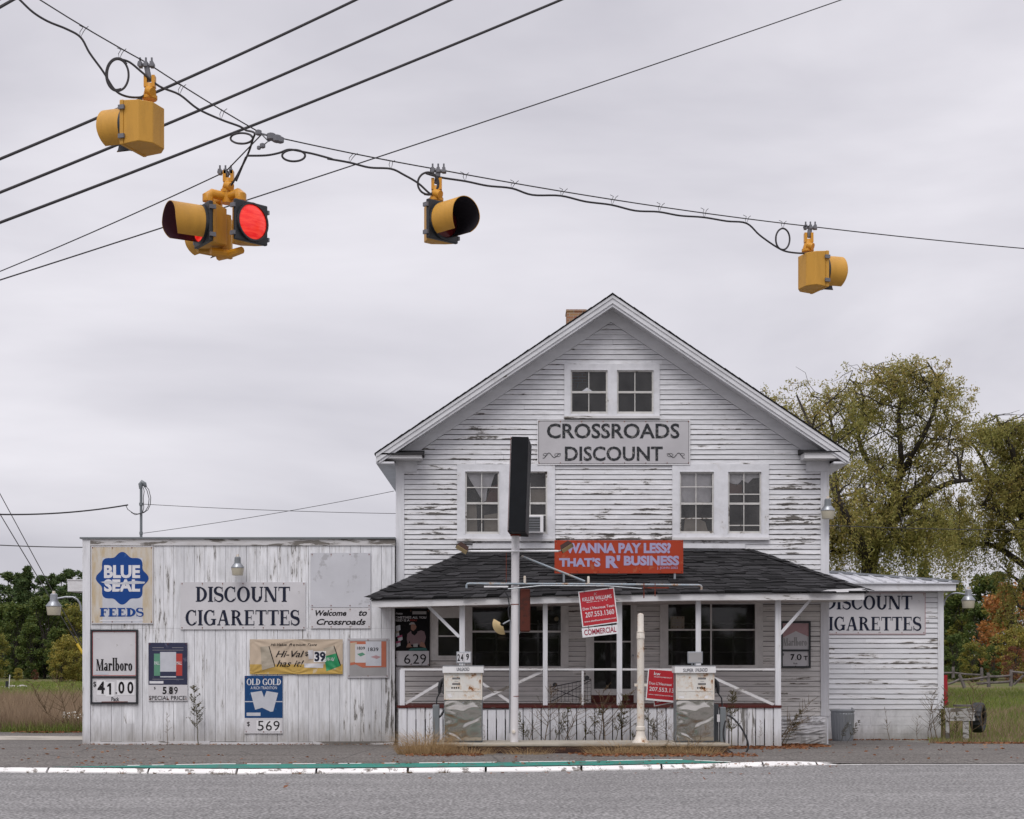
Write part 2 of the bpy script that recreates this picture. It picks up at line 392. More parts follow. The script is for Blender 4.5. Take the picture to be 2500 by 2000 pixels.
def m_glass(name, dirt, tint=.8, refl=1.2):
    t = NT(name); fr = t.n('Fresnel', IOR=1.5); tr = t.n('BsdfTransparent', Color=(tint, tint, tint*1.02)); gl = t.n('BsdfGlossy', Roughness=.03)
    n = t.noise(t.obj((1, 1, .7)), 2.2, 6, .65)
    bp = t.n('Bump'); bp.inputs['Strength'].default_value = .04; t.set(bp.inputs['Height'], t.noise(t.obj(), 2.0, 1)); t.t.links.new(bp.outputs[0], gl.inputs['Normal'])
    df = t.n('BsdfDiffuse', Color=(.55, .53, .52))
    m1 = t.n('MixShader'); t.set(m1.inputs[0], t.math('MULTIPLY', fr.outputs[0], refl)); t.t.links.new(tr.outputs[0], m1.inputs[1]); t.t.links.new(gl.outputs[0], m1.inputs[2])
    m2 = t.n('MixShader'); t.set(m2.inputs[0], t.ramp(n, .3, .8, dirt * .3, dirt * 1.7)); t.t.links.new(m1.outputs[0], m2.inputs[1]); t.t.links.new(df.outputs[0], m2.inputs[2])
    t.t.links.new(m2.outputs[0], t.o.inputs[0]); return t.m
m_gls = m_glass('dirty_window_glass', .07, .93); m_gls_store = m_glass('shop_window_glass', .03, .75, 1.0); m_gls_att = m_glass('attic_glass', .055, .55)
def m_lens():
    t = NT('lit_red_lens'); n = t.noise(t.obj((2, 2, 14), (0, RAD(-18), 0)), 3.5, 4, .6)
    c = t.mix(t.ramp(n, .35, .68), (.72, .006, .008), (1.0, .075, .045))
    em = t.n('Emission', Strength=.70); t.set(em.inputs[0], c); bs = t.n('BsdfPrincipled'); bs.inputs['Base Color'].default_value = (.35, .01, .01, 1); bs.inputs['Roughness'].default_value = .2
    a = t.n('AddShader'); t.t.links.new(em.outputs[0], a.inputs[0]); t.t.links.new(bs.outputs[0], a.inputs[1]); t.t.links.new(a.outputs[0], t.o.inputs[0]); return t.m
m_redlens = m_lens()
m_darklens = plain('unlit_red_lens', (.10, .008, .010), .2)
m_lampglass = plain('lamp_diffuser', (.50, .46, .36), .3, var=.1)
def m_brick():
    t = NT('chimney_brick'); b = t.n('TexBrick'); t.set(b.inputs['Vector'], t.obj((1, 1, 1), (RAD(90), 0, 0)))
    b.inputs['Color1'].default_value = (.28, .10, .06, 1); b.inputs['Color2'].default_value = (.34, .20, .09, 1); b.inputs['Mortar'].default_value = (.30, .27, .23, 1)
    b.inputs['Scale'].default_value = 1.0; b.inputs['Brick Width'].default_value = .21; b.inputs['Row Height'].default_value = .07; b.inputs['Mortar Size'].default_value = .007
    return t.bsdf(b.outputs[0], .9)
m_brk = m_brick()
def m_leaf(name, cols, rough=.6, sc=.5, tr=.30):
    t = NT(name); ri = t.n('NewGeometry').outputs['Random Per Island']; n = t.noise(t.obj(), sc, 3)
    f = t.math('ADD', t.math('MULTIPLY', ri, .55), t.math('MULTIPLY', t.ramp(n, .3, .7), .45))
    r = t.n('ValToRGB'); t.set(r.inputs[0], f); el = r.color_ramp.elements
    while len(el) < len(cols): el.new(.5)
    for i, c in enumerate(cols): el[i].position = i / (len(cols) - 1); el[i].color = c + (1,)
    b = t.n('BsdfPrincipled'); t.set(b.inputs['Base Color'], r.outputs[0]); b.inputs['Roughness'].default_value = rough; b.inputs['Specular IOR Level'].default_value = .25
    tl = t.n('BsdfTranslucent'); t.set(tl.inputs[0], r.outputs[0]); mxs = t.n('MixShader'); mxs.inputs[0].default_value = tr
    t.t.links.new(b.outputs[0], mxs.inputs[1]); t.t.links.new(tl.outputs[0], mxs.inputs[2]); t.t.links.new(mxs.outputs[0], t.o.inputs[0]); return t.m
m_willow = m_leaf('willow_leaves', [(.14, .160, .042), (.25, .245, .068), (.37, .32, .10), (.42, .28, .10)], sc=.25, tr=.42)
m_pineL = m_leaf('pine_needles', [(0.029, 0.058, 0.022), (0.071, 0.111, 0.036), (0.145, 0.168, 0.053)])
m_greenL = m_leaf('green_leaves', [(0.038, 0.068, 0.017), (0.085, 0.123, 0.031), (0.171, 0.179, 0.038)])
m_oliveL = m_leaf('olive_leaves', [(0.081, 0.100, 0.021), (0.181, 0.181, 0.036), (0.344, 0.254, 0.045)])
m_yelL = m_leaf('yellow_leaves', [(.12, .14, .03), (.27, .24, .05), (.40, .27, .06)])
m_oraL = m_leaf('orange_leaves', [(.20, .09, .03), (.36, .15, .045), (.46, .24, .07)])
m_redL = m_leaf('russet_leaves', [(.08, .03, .02), (.16, .06, .03), (.22, .10, .05)])
m_bark = plain('bark', (.035, .028, .024), .95, var=.5, scale=9)
m_weed = m_leaf('dead_weed', [(.08, .055, .035), (.17, .12, .07), (.26, .19, .11)], .9, 3)
m_weedg = m_leaf('going_weed', [(.05, .045, .02), (.10, .085, .035), (.17, .13, .06)], .9, 3)
m_dry = m_leaf('dry_grass', [(.22, .135, .065), (.42, .29, .15), (.58, .43, .24)], .9, 1)
m_fieldg = m_leaf('field_grass', [(.17, .115, .075), (.29, .21, .14), (.40, .30, .20)], .9, .3)
m_lawng = m_leaf('green_grass', [(.09, .14, .025), (.17, .21, .05), (.27, .26, .08)], .9, .5)
m_litter = m_leaf('fallen_leaf', [(.14, .055, .028), (.25, .10, .045), (.36, .20, .10)], .8, 2)
m_stone = m_conc('field_stone', (.30, .27, .25), (.50, .47, .44))
m_fence = plain('grey_fence_wood', (.12, .105, .10), .95, var=.5, scale=4)
m_flower = flat('white_flowers', (.70, .68, .62))

# ------------------------------------------------------------------ lettering
_tc = {}
def font_glyphs(body, bold):
    key = (body, bold)
    if key in _tc: return _tc[key]
    cu = bpy.data.curves.new('t', 'FONT'); cu.body = body; cu.offset = bold; cu.resolution_u = 3; cu.fill_mode = 'FRONT'
    ob = bpy.data.objects.new('t', cu); COL.objects.link(ob)
    bpy.context.view_layer.update()
    me = bpy.data.meshes.new_from_object(ob.evaluated_get(bpy.context.evaluated_depsgraph_get()))
    vs = [(v.co.x, v.co.y, 0.0) for v in me.vertices]; fs = [tuple(p.vertices) for p in me.polygons]
    bpy.data.objects.remove(ob); bpy.data.curves.remove(cu); bpy.data.meshes.remove(me)
    _tc[key] = (vs, fs); return vs, fs

def serif_glyph(ch, T=.20, t=.075, s=.065, e=.075):
    q = []
    def rect(x0, x1, y0, y1): q.append([(x0, y0), (x1, y0), (x1, y1), (x0, y1)])
    def stem(x, w, y0=0.0, y1=1.0, sb=True, stp=True, ex=e):
        rect(x, x + w, y0, y1)
        if sb: rect(x - ex, x + w + ex, y0, y0 + s)
        if stp: rect(x - ex, x + w + ex, y1 - s, y1)
    def diag(xa, ya, xb, yb, w): q.append([(xa, ya), (xa + w, ya), (xb + w, yb), (xb, yb)])
    def ring(cx, cy, rx, ry, T_, t_, a0, a1, n=22):
        for i in range(n):
            u, v = [RAD(a0 + (a1 - a0) * k / n) for k in (i, i + 1)]
            q.append([(cx + rx*math.cos(u), cy + ry*math.sin(u)), (cx + rx*math.cos(v), cy + ry*math.sin(v)),
                      (cx + (rx-T_)*math.cos(v), cy + (ry-t_)*math.sin(v)), (cx + (rx-T_)*math.cos(u), cy + (ry-t_)*math.sin(u))])
    def path(pts):
        n = len(pts)
        L = []
        for i, (x, y, w) in enumerate(pts):
            x0, y0, _ = pts[max(i-1, 0)]; x1, y1, _ = pts[min(i+1, n-1)]
            dx, dy = x1 - x0, y1 - y0; l = math.hypot(dx, dy) or 1
            L.append(((x - dy/l*w/2, y + dx/l*w/2), (x + dy/l*w/2, y - dx/l*w/2)))
        for a, b in zip(L, L[1:]): q.append([a[0], a[1], b[1], b[0]])
    if ch == 'I': stem(e, T); w = T + 2*e
    elif ch == 'D': stem(e, T); ring(e + T*.6, .5, .58, .5, T, t, -90, 90); w = e + T*.6 + .58
    elif ch == 'O': ring(.45, .5, .45, .52, T, t, 0, 360, 36); w = .90
    elif ch in 'CG':
        ring(.45, .5, .45, .52, T, t, 48, 318 if ch == 'C' else 330, 30); rect(.70, .76, .64, 1.0)
        if ch == 'C': path([(.745, .15, .07), (.78, .28, .05)]); w = .82
        else: rect(.63, .63 + T, .03, .40); rect(.52, .63 + T + .06, .36, .36 + s); w = .90
    elif ch == 'S':
        pts = []
        for k in range(13): a = RAD(35 + k * 19.5); pts.append((.31 + .25*math.cos(a), .745 + .235*math.sin(a), .08 + .12*max(0, math.sin((k-3)/12*math.pi))))
        for k in range(13): a = RAD(75 - k * 19.5); pts.append((.32 + .26*math.cos(a), .255 + .235*math.sin(a), .20 - .012*k if k > 2 else .21))
        pts = pts[:12] + pts[14:]
        path(pts); rect(.53, .58, .68, .99); rect(.02, .07, .01, .33); w = .62
    elif ch == 'U': stem(e, T, .3, 1, False); stem(.68, .09, .3, 1, False); ring(.42, .36, .35, .38, T, t+.02, 180, 360, 18); w = .85
    elif ch == 'N': stem(e, .09); stem(.75, .09, 0, 1, False); diag(.62, 0, e - .02, 1, T + .02); rect(-.02, .2, 1 - s, 1); w = .92
    elif ch == 'T': stem(.30, T, 0, 1, True, False); rect(0, .80, 1 - s*1.25, 1); rect(0, .05, .72, 1); rect(.75, .80, .72, 1); w = .80
    elif ch == 'A': diag(.06, 0, .38, 1, .09); diag(.63, 0, .36, 1, T + .01); rect(.2, .68, .30, .30 + t); rect(0, .24, 0, s); rect(.56, .93, 0, s); w = .93
    elif ch == 'R':
        stem(e, T); ring(e + T, .74, .40, .26, T*.9, t, -90, 90, 14); rect(e, e + T + .03, 1 - t, 1); rect(e, e + T + .03, .48, .48 + t)
        diag(.62, 0, .34, .50, T + .02); rect(.60, .92, 0, s); w = .90
    elif ch in 'EFL':
        stem(e, T)
        if ch in 'EF': rect(e, .68, 1 - s*1.1, 1); rect(.63, .68, .74, 1); rect(e, .52, .47, .47 + s); rect(.48, .52, .38, .64)
        if ch in 'EL': rect(e, .72, 0, s*1.1); rect(.67, .72, 0, .28)
        w = .74 if ch != 'F' else .70
    elif ch == 'H': stem(e, T); stem(.62, T); rect(e, .8, .46, .46 + t); w = .90
    elif ch == 'M': stem(e, .10, 0, 1); stem(.80, T); diag(.42, 0, .06, 1, T); diag(.44, 0, .84, 1, .09); w = 1.08
    elif ch == 'a': stem(.36, T*.9, 0, .50, True, False, .03); ring(.34, .46, .26, .20, T*.6, t, 20, 160, 10); ring(.25, .17, .25, .18, T*.9, t, 0, 360, 18); w = .64
    elif ch == 'r': stem(e*.6, T, 0, .64, True, True, .05); ring(.40, .40, .24, .24, T*.8, .14, 40, 150, 10); rect(.44, .58, .44, .58); w = .56
    elif ch == 'l': stem(e*.6, T, 0, 1.12, True, True, .05); w = T + .1
    elif ch == 'b': stem(e*.6, T, 0, 1.12, False, True, .05); ring(.34, .31, .30, .33, T, t, -150, 150, 20); w = .66
    elif ch == 'o': ring(.30, .31, .30, .33, T, t, 0, 360, 24); w = .60
    else: w = .38
    return w, q
def serif_text(body, gap=.07, **kw):
    vs, fs = [], []; x = 0; k = 0
    for ch in body:
        w, qs = serif_glyph(ch, **kw)
        for q in qs:
            b = len(vs); vs += [(x + a, y, k % 9) for a, y in q]; fs.append(tuple(range(b, b + len(q)))); k += 1
        x += w + gap
    return vs, fs

def planar(d):                    # px -> point on the vertical plane at distance d, off = metres toward the viewer
    return lambda px, py, off=0.0: Vector((fx(px, d), d - off, fz(py, d)))
def tilted(corners, d, d_r=None):            # unit square (u right, v down) on a tilted board given by its four corners
    d_r = d if d_r is None else d_r
    a, b, c, e_ = [P(x, y, dd) for (x, y), dd in zip(corners, (d, d_r, d_r, d))]
    n = (b - a).cross(e_ - a).normalized()
    if n.y > 0: n = -n
    return lambda u, v, off=0.0: a*(1-u)*(1-v) + b*u*(1-v) + c*u*v + e_*(1-u)*v + n*off
def write(body, box, mp, mat, parent, off=.004, bold=0.0, serif=False, shear=0.0, name='lettering', parts=None, **kw):
    lines = body if isinstance(body, list) else [(body, box)]
    for bd, (x0, x1, y0, y1) in lines:
        mb = MB(); small = (y1 - y0) < (10 if y1 > 2 else .12) and not serif
        if small: bold = min(bold, .010)
        vs, fs = serif_text(bd, **kw) if serif else font_glyphs(bd, bold)
        vs = [(x + shear * y, y, z) for x, y, z in vs]
        ax, bx = min(v[0] for v in vs), max(v[0] for v in vs); ay, by = min(v[1] for v in vs), max(v[1] for v in vs)
        mb.add([mp(x0 + (x - ax)/(bx - ax)*(x1 - x0), y1 - (y - ay)/(by - ay)*(y1 - y0), off + z*.0003) for x, y, z in vs], fs)
        o_ = mb.build(name, mat, parent, recalc=False)
    return o_
def patch(poly, mp, mat, parent, name, off=.002, th=0.0):
    mb = MB()
    if not th: mb.add([mp(x, y, off) for x, y in poly], [tuple(range(len(poly)))])
    else:
        n = len(poly); mb.add([mp(x, y, off) for x, y in poly] + [mp(x, y, off - th) for x, y in poly],
              [tuple(range(n)), tuple(range(2*n-1, n-1, -1))] + [(i, i+n, (i+1) % n + n, (i+1) % n) for i in range(n)])
    return mb.build(name, mat, parent)
def rc(x0, x1, y0, y1): return [(x0, y0), (x1, y0), (x1, y1), (x0, y1)]

# ------------------------------------------------------------------ ground
def gz(y): return float(np.interp(y, [-80, 24, 26, 30, 34.8, 38.8, 60, 95, 150, 400, 2500], [-.08, -.08, 0, 0, -.10, -.20, -.12, .2, .2, .6, 2]))
def yf(x): return float(np.interp(x, [-60, -14, -8, -6, -4.1, -2.2, 0, 1.62, 3.3, 5.44, 8.6, 60], [27, 26, 25.55, 25.3, 25.12, 25.3, 25.62, 26.0, 26.5, 27.5, 27.6, 27.9]))
def lotz(x, y):
    k = min(max((x - 3.6) / 2.2, 0), 1); return gz(max(y, 26)) - 0.060 * k * math.exp(-max(y - yf(x), 0) / 1.0)
m = MB()
ys = [-80, -20, 10, 20, 24, 25, 26, 28, 30, 32.4, 34.8, 36.8, 38.8, 42, 48, 54, 60, 70, 80, 95, 120, 150, 220, 400, 900, 2500]
xs = [-2500, -800, -300, -120, -60, -30, -15, 0, 15, 30, 60, 120, 300, 800, 2500]
m.add([(x, y, (gz(y) - .06 if y >= 28 else -.30)) for y in ys for x in xs],
      [(j*len(xs)+i, j*len(xs)+i+1, (j+1)*len(xs)+i+1, (j+1)*len(xs)+i) for j in range(len(ys)-1) for i in range(len(xs)-1)])
tag(m.build('ground', m_grd), kind='structure')
m = MB(); rx = [-300, -100, -40] + [x*1.0 for x in range(-20, 21)] + [40, 100, 300]
m.add([p for x in rx for p in ((x, -60, -.068), (x, yf(x) + .2, -.068))], [(2*i, 2*i+2, 2*i+3, 2*i+1) for i in range(len(rx)-1)])
tag(m.build('road', m_road), kind='structure')
def lot_back(x):
    if x < -9.4: return 42.6 + .5*math.sin(x*1.7)
    if x < 9.0: return 40.5
    return 35.25 + .18*math.sin(x*2.3) + .1*math.sin(x*5.1) + max(0, (9.6 - x))*2
m = MB(); lx = [-60, -40, -25, -18] + [-14 + .5*i for i in range(0, 61)] + [20, 30, 45, 60]; NJ = 26
for x in lx:
    y0 = yf(x) + (.15 if x < 5.5 else .02); y1 = lot_back(x)
    for j in range(NJ):
        y = y0 + (y1 - y0)*j/(NJ-1); m.v.append((x, y, lotz(x, y) + .004))
m.f = [(i*NJ+j, (i+1)*NJ+j, (i+1)*NJ+j+1, i*NJ+j+1) for i in range(len(lx)-1) for j in range(NJ-1)]
tag(m.build('parking_lot', m_lot), kind='structure')
m = MB(); m.add([(x, y, gz(y) + .010) for x, y in ((-30, 38.9), (-9.5, 38.3), (-9.5, 40.4), (-30, 41.6))], [(0, 1, 2, 3)])
tag(m.build('concrete_path', m_slabc), kind='structure')
# kerb in stones
m = MB(); x = -13.0
while x < 5.55:
    L = R.uniform(1.15, 1.75) if x < 3.6 else R.uniform(.8, 1.1); x1 = min(x + L, 5.9); n = 4; g = .018
    ring = []
    for i in range(n + 1):
        xx = x + g + (x1 - x - 2*g)*i/n; y = yf(xx) + R.uniform(-.022, .022); tp = min(max((5.85 - xx)/1.3, .12), 1)
        wd = .21 * (.75 + .25*tp) * R.uniform(.85, 1.2); hz = .004 - .066*(1 - tp)
        ring += [(xx, y, -.2), (xx, y + .02, -.05 - .016*(1-tp)), (xx, y + .10, hz - .008), (xx, y + .14, hz), (xx, y + wd, hz), (xx, y + wd + .03, -.2)]
    fs = [(i*6+j, (i+1)*6+j, (i+1)*6+j+1, i*6+j+1) for i in range(n) for j in range(5)] + [tuple(range(6)), tuple(n*6+j for j in range(5, -1, -1))]
    m.add(ring, fs); x = x1
tag(m.build('kerb', m_kerb), kind='structure')
m = MB(); pts = []
for i in range(60):
    xx = -7.2 + i*(3.6 + 7.2)/59; a = min((xx + 7.2)/2.6, 1, (3.6 - xx)/.8)
    pts.append(((xx, yf(xx) + .225, .012), (xx, yf(xx) + .225 + 1.0*max(a, .02), .012)))
for a, b in zip(pts, pts[1:]): m.add([a[0], b[0], b[1], a[1]], [(0, 1, 2, 3)])
tag(m.build('painted_strip', m_green), kind='structure')
m = MB()
for a, b in zip(pts[6:], pts[7:]):
    if R.random() < .75: m.add([a[1], b[1], (b[1][0], b[1][1] + .07, .016), (a[1][0], a[1][1] + .07, .016)], [(0, 1, 2, 3)])
tag(m.build('strip_marking', m_lane), kind='structure')
m = MB(); lp = [(5.4 + i*1.2, ) for i in range(30)]
for i in range(29):
    xa, xb = 5.3 + i*1.2, 5.3 + (i+1)*1.2
    m.add([(xa, yf(xa) - .16, -.062), (xb, yf(xb) - .16, -.062), (xb, yf(xb) - .04, -.062), (xa, yf(xa) - .04, -.062)], [(0, 1, 2, 3)])
tag(m.build('road_marking', m_lane), kind='structure')

# ------------------------------------------------------------------ the gabled shop
HL, HR = fx(967), fx(2023); RX, RZ, RY = 2.10, 9.34, 34.2; SL = .672; EL, ER = -2.84, 7.04; HB = 45.5
def roofz(x): return RZ - SL*abs(x - RX)
shop = thing('gabled_shop', 'two storey white clapboard shop with a steep gable and a roofed front porch', 'building', ((HL+HR)/2, D, gz(D)))

def siding(mb, x0, x1, z0, z1, pitch, y, holes, clip=None, th=.019, sl=.0095):
    z = z0
    while z < z1 - .01:
        zt = min(z + pitch, z1); zc = (z + zt)/2
        la, lb, ra, rb = x0, x0, x1, x1
        if clip: la, ra = clip(z); lb, rb = clip(zt); la, lb, ra, rb = max(la, x0), max(lb, x0), min(ra, x1), min(rb, x1)
        if rb > lb + .01 or ra > la + .05:
            iv = [(la, ra)]
            for hx0, hx1, hz0, hz1 in holes:
                if hz0 < zc < hz1:
                    nv = []
                    for a, b in iv:
                        if hx1 <= a or hx0 >= b: nv.append((a, b)); continue
                        if hx0 > a: nv.append((a, hx0))
                        if hx1 < b: nv.append((hx1, b))
                    iv = nv
            for a, b in iv:
                cuts = [a]; c = a + R.uniform(.6, 4.2)
                while c < b - .4: cuts.append(c); c += R.uniform(1.8, 4.2)
                cuts.append(b)
                for i in range(len(cuts) - 1):
                    s, e_ = cuts[i] + (.0012 if i else 0), cuts[i+1] - (.0012 if i < len(cuts)-2 else 0)
                    st = s + (lb - la if s == la and clip else 0); et = e_ + (rb - ra if e_ == ra and clip else 0)
                    if et < st: et = st = (et + st)/2
                    j0, j1 = R.uniform(-.005, .005), R.uniform(-.005, .005); k0, k1 = R.uniform(0, .007), R.uniform(0, .007)
                    if R.random() < .06: k1 += .012
                    slot = sl*R.uniform(.55, 1.35) if sl > 0 else sl
                    mb.add([(s, y - th - k0, z + j0), (e_, y - th - k1, z + j1), (et, y - .004, zt - slot), (st, y - .004, zt - slot),
                            (s, y, z + j0), (e_, y, z + j1), (et, y + .002, zt - slot), (st, y + .002, zt - slot)],
                           [(0,1,2,3),(0,4,5,1),(1,5,6,2),(4,0,3,7),(7,6,5,4)])
        z = zt
def hole(x0, x1, y0, y1): return (fx(x0), fx(x1), fz(y1), fz(y0))
upper_holes = [hole(1378, 1609, 892, 1021), hole(1117, 1354, 1136, 1318), hole(1642, 1875, 1136, 1316), hole(966, 1018, 1102, 1147), hole(1968, 2024, 1102, 1146)]
lower_holes = [hole(1051, 1124, 1462, 1612), hole(1135, 1388, 1440, 1636), hole(1430, 1555, 1440, 1716), hole(1611, 1862, 1440, 1634)]
def gable_clip(z): h = (RZ - .475 - z)/SL; return (RX - h, RX + h) if h > 0 else (RX, RX)
ZPR = fz(1475)
mb = MB(); siding(mb, HL + .165, HR - .165, ZPR, RZ - .48, .106, D, upper_holes, gable_clip)
mb.build('siding', m_clap, shop)
mb = MB(); siding(mb, HL + .165, HR - .165, fz(1748), RZ - .48, .318, D + .024, [(a, b, c - .16, d + .16) for a, b, c, d in upper_holes[:3] + lower_holes], gable_clip, .001, -.01); mb.build('sheathing', m_felt, shop)  # dark sheet behind the slots, stands in for shadow under each board
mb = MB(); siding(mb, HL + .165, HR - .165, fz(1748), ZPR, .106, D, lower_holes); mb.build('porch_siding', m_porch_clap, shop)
o = MB(); siding(o, fx(1890), HR - .165, fz(1748), fz(1640), .106, D - .001, []) if False else None
# carcass: side walls, back wall, floors, dark rooms
mb = MB(); mb.box(HL, HL + .12, D + .03, HB, -.4, 6.35); mb.box(HR - .12, HR, D + .03, HB, -.4, 6.35)
mb.box(HL + .12, HR - .12, HB - .12, HB, -.4, 6.2); mb.prism([(HL, 6.2), (HR, 6.2), (RX, RZ - .42)], HB - .12, HB); mb.build('side_wall', m_trim, shop)
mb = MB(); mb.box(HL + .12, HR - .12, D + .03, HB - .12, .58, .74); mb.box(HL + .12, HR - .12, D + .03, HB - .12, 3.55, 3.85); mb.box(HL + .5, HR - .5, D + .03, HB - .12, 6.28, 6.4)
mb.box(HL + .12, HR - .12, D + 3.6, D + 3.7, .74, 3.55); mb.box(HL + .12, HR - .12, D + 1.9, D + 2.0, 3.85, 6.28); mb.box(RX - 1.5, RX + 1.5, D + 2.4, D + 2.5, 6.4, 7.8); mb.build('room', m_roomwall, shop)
mb = MB()
mb.box(HL - .004, fx(987), D - .035, D + .03, fz(1748), fz(1153)); mb.box(fx(2003), HR + .004, D - .035, D + .03, fz(1748), fz(1152))
mb.each('corner_board', m_trim_v, shop)
mb = MB(); mb.box(HL - .01, fx(1018.5), D - .05, D + .03, fz(1153), fz(1119)); mb.box(fx(1967.5), HR + .01, D - .05, D + .03, fz(1152), fz(1119)); mb.each('corner_cap', m_trim, shop)
# roof: slabs, rakes, soffits
def roof_slab(mb, sgn, y0, y1, t0, t1, xe):
    xs_ = [RX, xe]; f = lambda x, t: roofz(x) - t
    mb.add([(RX, y0, RZ - t0), (xe, y0, f(xe, t0)), (xe, y1, f(xe, t0)), (RX, y1, RZ - t0), (RX, y0, RZ - t1), (xe, y0, f(xe, t1)), (xe, y1, f(xe, t1)), (RX, y1, RZ - t1)],
           [(0,1,2,3),(7,6,5,4),(0,4,5,1),(1,5,6,2),(2,6,7,3),(3,7,4,0)])
mb = MB()
for xe in (EL - .03, ER + .03): roof_slab(mb, 1, RY - .03, HB + .3, 0, .026, xe)
roof = mb.build('roof', m_shg, shop)
# ragged shingle edge along the rakes
mb = MB()
for sgn, xe in ((-1, EL - .03), (1, ER + .03)):
    n = 34
    for i in range(n):
        a, b = RX + (xe - RX)*i/n, RX + (xe - RX)*(i+.97)/n; hh = .006 + R.uniform(0, .010)
        mb.add([(a, RY - .045 - R.uniform(0, .02), roofz(a) + hh), (b, RY - .045, roofz(b) + hh*.5), (b, RY + .5, roofz(b) + hh*.5), (a, RY + .5, roofz(a) + hh),
                (a, RY - .045, roofz(a) - .005), (b, RY - .045, roofz(b) - .005)], [(0,1,2,3),(0,4,5,1)])
mb.build('edge_shingles', m_shg, roof)
mb = MB()
for xe in (EL, ER): roof_slab(mb, 1, RY, RY + .03, .028, .20, xe)
for xe in (EL, ER): roof_slab(mb, 1, RY - .022, RY - .002, .028, .095, xe)
mb.each('rake_board', m_rake, shop)
mb = MB()
for xe in (EL + .06, ER - .06): roof_slab(mb, 1, RY + .032, RY + .06, .15, .262, xe)
mb.each('rake_moulding', m_trim, shop)
mb = MB()
for xe in (EL + .02, ER - .02): roof_slab(mb, 1, RY + .062, D - .04, .18, .215, xe)
for xe in (HL - .005, HR + .005): roof_slab(mb, 1, D - .04, D + .03, .18, .475, xe)
mb.build('soffit', m_rake, shop)
mb = MB()      # side eaves
mb.box(EL, HL - .002, RY + .05, HB + .25, 5.80, 5.84); mb.box(HR + .002, ER, RY + .05, HB + .25, 5.80, 5.84)
mb.box(EL - .002, EL + .03, RY + .03, HB + .25, 5.842, 5.97); mb.box(ER - .03, ER + .002, RY + .03, HB + .25, 5.842, 5.97); mb.each('eave', m_trim, shop)
mb = MB()      # cornice returns
mb.box(fx(934, 34.25), fx(1029, 34.25), 34.25, D - .052, fz(1119, 34.25), fz(1110, 34.25)); mb.box(fx(1964, 34.25), fx(2059, 34.25), 34.25, D - .052, fz(1119, 34.25), fz(1104, 34.25))
mb.each('cornice_return', m_trim_old, shop)
mb = MB(); mb.prism_x([(34.20, fz(1110, 34.2)), (D - .053, fz(1110, 34.2)), (D - .053, fz(1098, 34.6)), (34.20, fz(1106, 34.2))], fx(925, 34.2), fx(1033, 34.2))
mb.prism_x([(34.20, fz(1104, 34.2)), (D - .053, fz(1104, 34.2)), (D - .053, fz(1096, 34.6)), (34.20, fz(1101, 34.2))], fx(1959, 34.2), fx(2066, 34.2)); mb.each('return_cap', m_shg, shop)
mb = MB(); mb.box(1.33, 1.80, 39.8, 40.4, 8.4, 10.16); mb.box(1.315, 1.815, 39.785, 40.415, 10.161, 10.21)
mb.build('chimney', m_brk, roof)

# windows: casing, sashes, muntins, panes, what hangs behind them
def window_pair(name, cx0, cx1, cy0, cy1, opens, mat_c, cas_sill=True, glass=m_gls):
    """casing board with openings; opens = (x0,x1,y0,y1,meet,[muntin x],[muntin y])"""
    mb = MB(); y0, y1 = D - .045, D + .03
    xs_ = sorted([(o_[0], o_[1]) for o_ in opens]); top = min(o_[2] for o_ in opens); bot = max(o_[3] for o_ in opens)
    mb.box(fx(cx0), fx(cx1), y0, y1, fz(top), fz(cy0)); mb.box(fx(cx0), fx(cx1), y0, y1, fz(cy1), fz(bot))
    cur = cx0
    for a, b in xs_: mb.box(fx(cur), fx(a), y0, y1, fz(bot), fz(top)); cur = b
    mb.box(fx(cur), fx(cx1), y0, y1, fz(bot), fz(top))
    for a, b in xs_:   # blind stops
        mb.box(fx(a) - .018, fx(a), y0 - .012, y0 - .001, fz(bot), fz(top)); mb.box(fx(b), fx(b) + .018, y0 - .012, y0 - .001, fz(bot), fz(top)); mb.box(fx(a), fx(b), y0 - .012, y0 - .001, fz(top), fz(top) + .018)
    fr = mb.build('window', mat_c, shop)
    if cas_sill:
        s_ = MB(); s_.box(fx(cx0 - 1), fx(cx1 + 1), D - .095, D - .046, fz(cy1 + 1), fz(cy1 - 5)); s_.build('sill', m_trim_old, fr)
    for (a, b, t_, bt, mid, mx_, my) in opens:
        sm = MB(); w_ = .032
        X0, X1, Z0, Z1, ZM = fx(a), fx(b), fz(bt), fz(t_), fz(mid)
        ya, yb = D - .012, D + .018
        sm.box(X0, X0 + w_, ya, yb, Z0, Z1); sm.box(X1 - w_, X1, ya, yb, Z0, Z1)
        sm.box(X0 + w_, X1 - w_, ya, yb, Z0, Z0 + .05); sm.box(X0 + w_, X1 - w_, ya, yb, Z1 - .03, Z1); sm.box(X0 + w_, X1 - w_, ya - .006, yb, ZM - .022, ZM + .022)
        for q in mx_: sm.box(fx(q) - .009, fx(q) + .009, ya + .004, yb - .004, Z0 + .05, ZM - .022); sm.box(fx(q) - .009, fx(q) + .009, ya + .004, yb - .004, ZM + .022, Z1 - .03)
        for q in my: sm.box(X0 + w_, X1 - w_, ya + .002, yb - .002, fz(q) - .011, fz(q) + .011)
        sm.build('sash', m_sash, fr)
        g_ = MB(); g_.quad((X0 + .01, D + .003, Z0), (X1 - .01, D + .003, Z0), (X1 - .01, D + .003, Z1), (X0 + .01, D + .003, Z1)); g_.build('pane', glass, fr)
    return fr
wa = window_pair('window', 1377.5, 1610, 890, 1022, [(1393, 1483, 905, 1011, 958, [1437.5], []), (1506, 1595, 905, 1011, 958, [1550], [])], m_trim, True, m_gls_att)
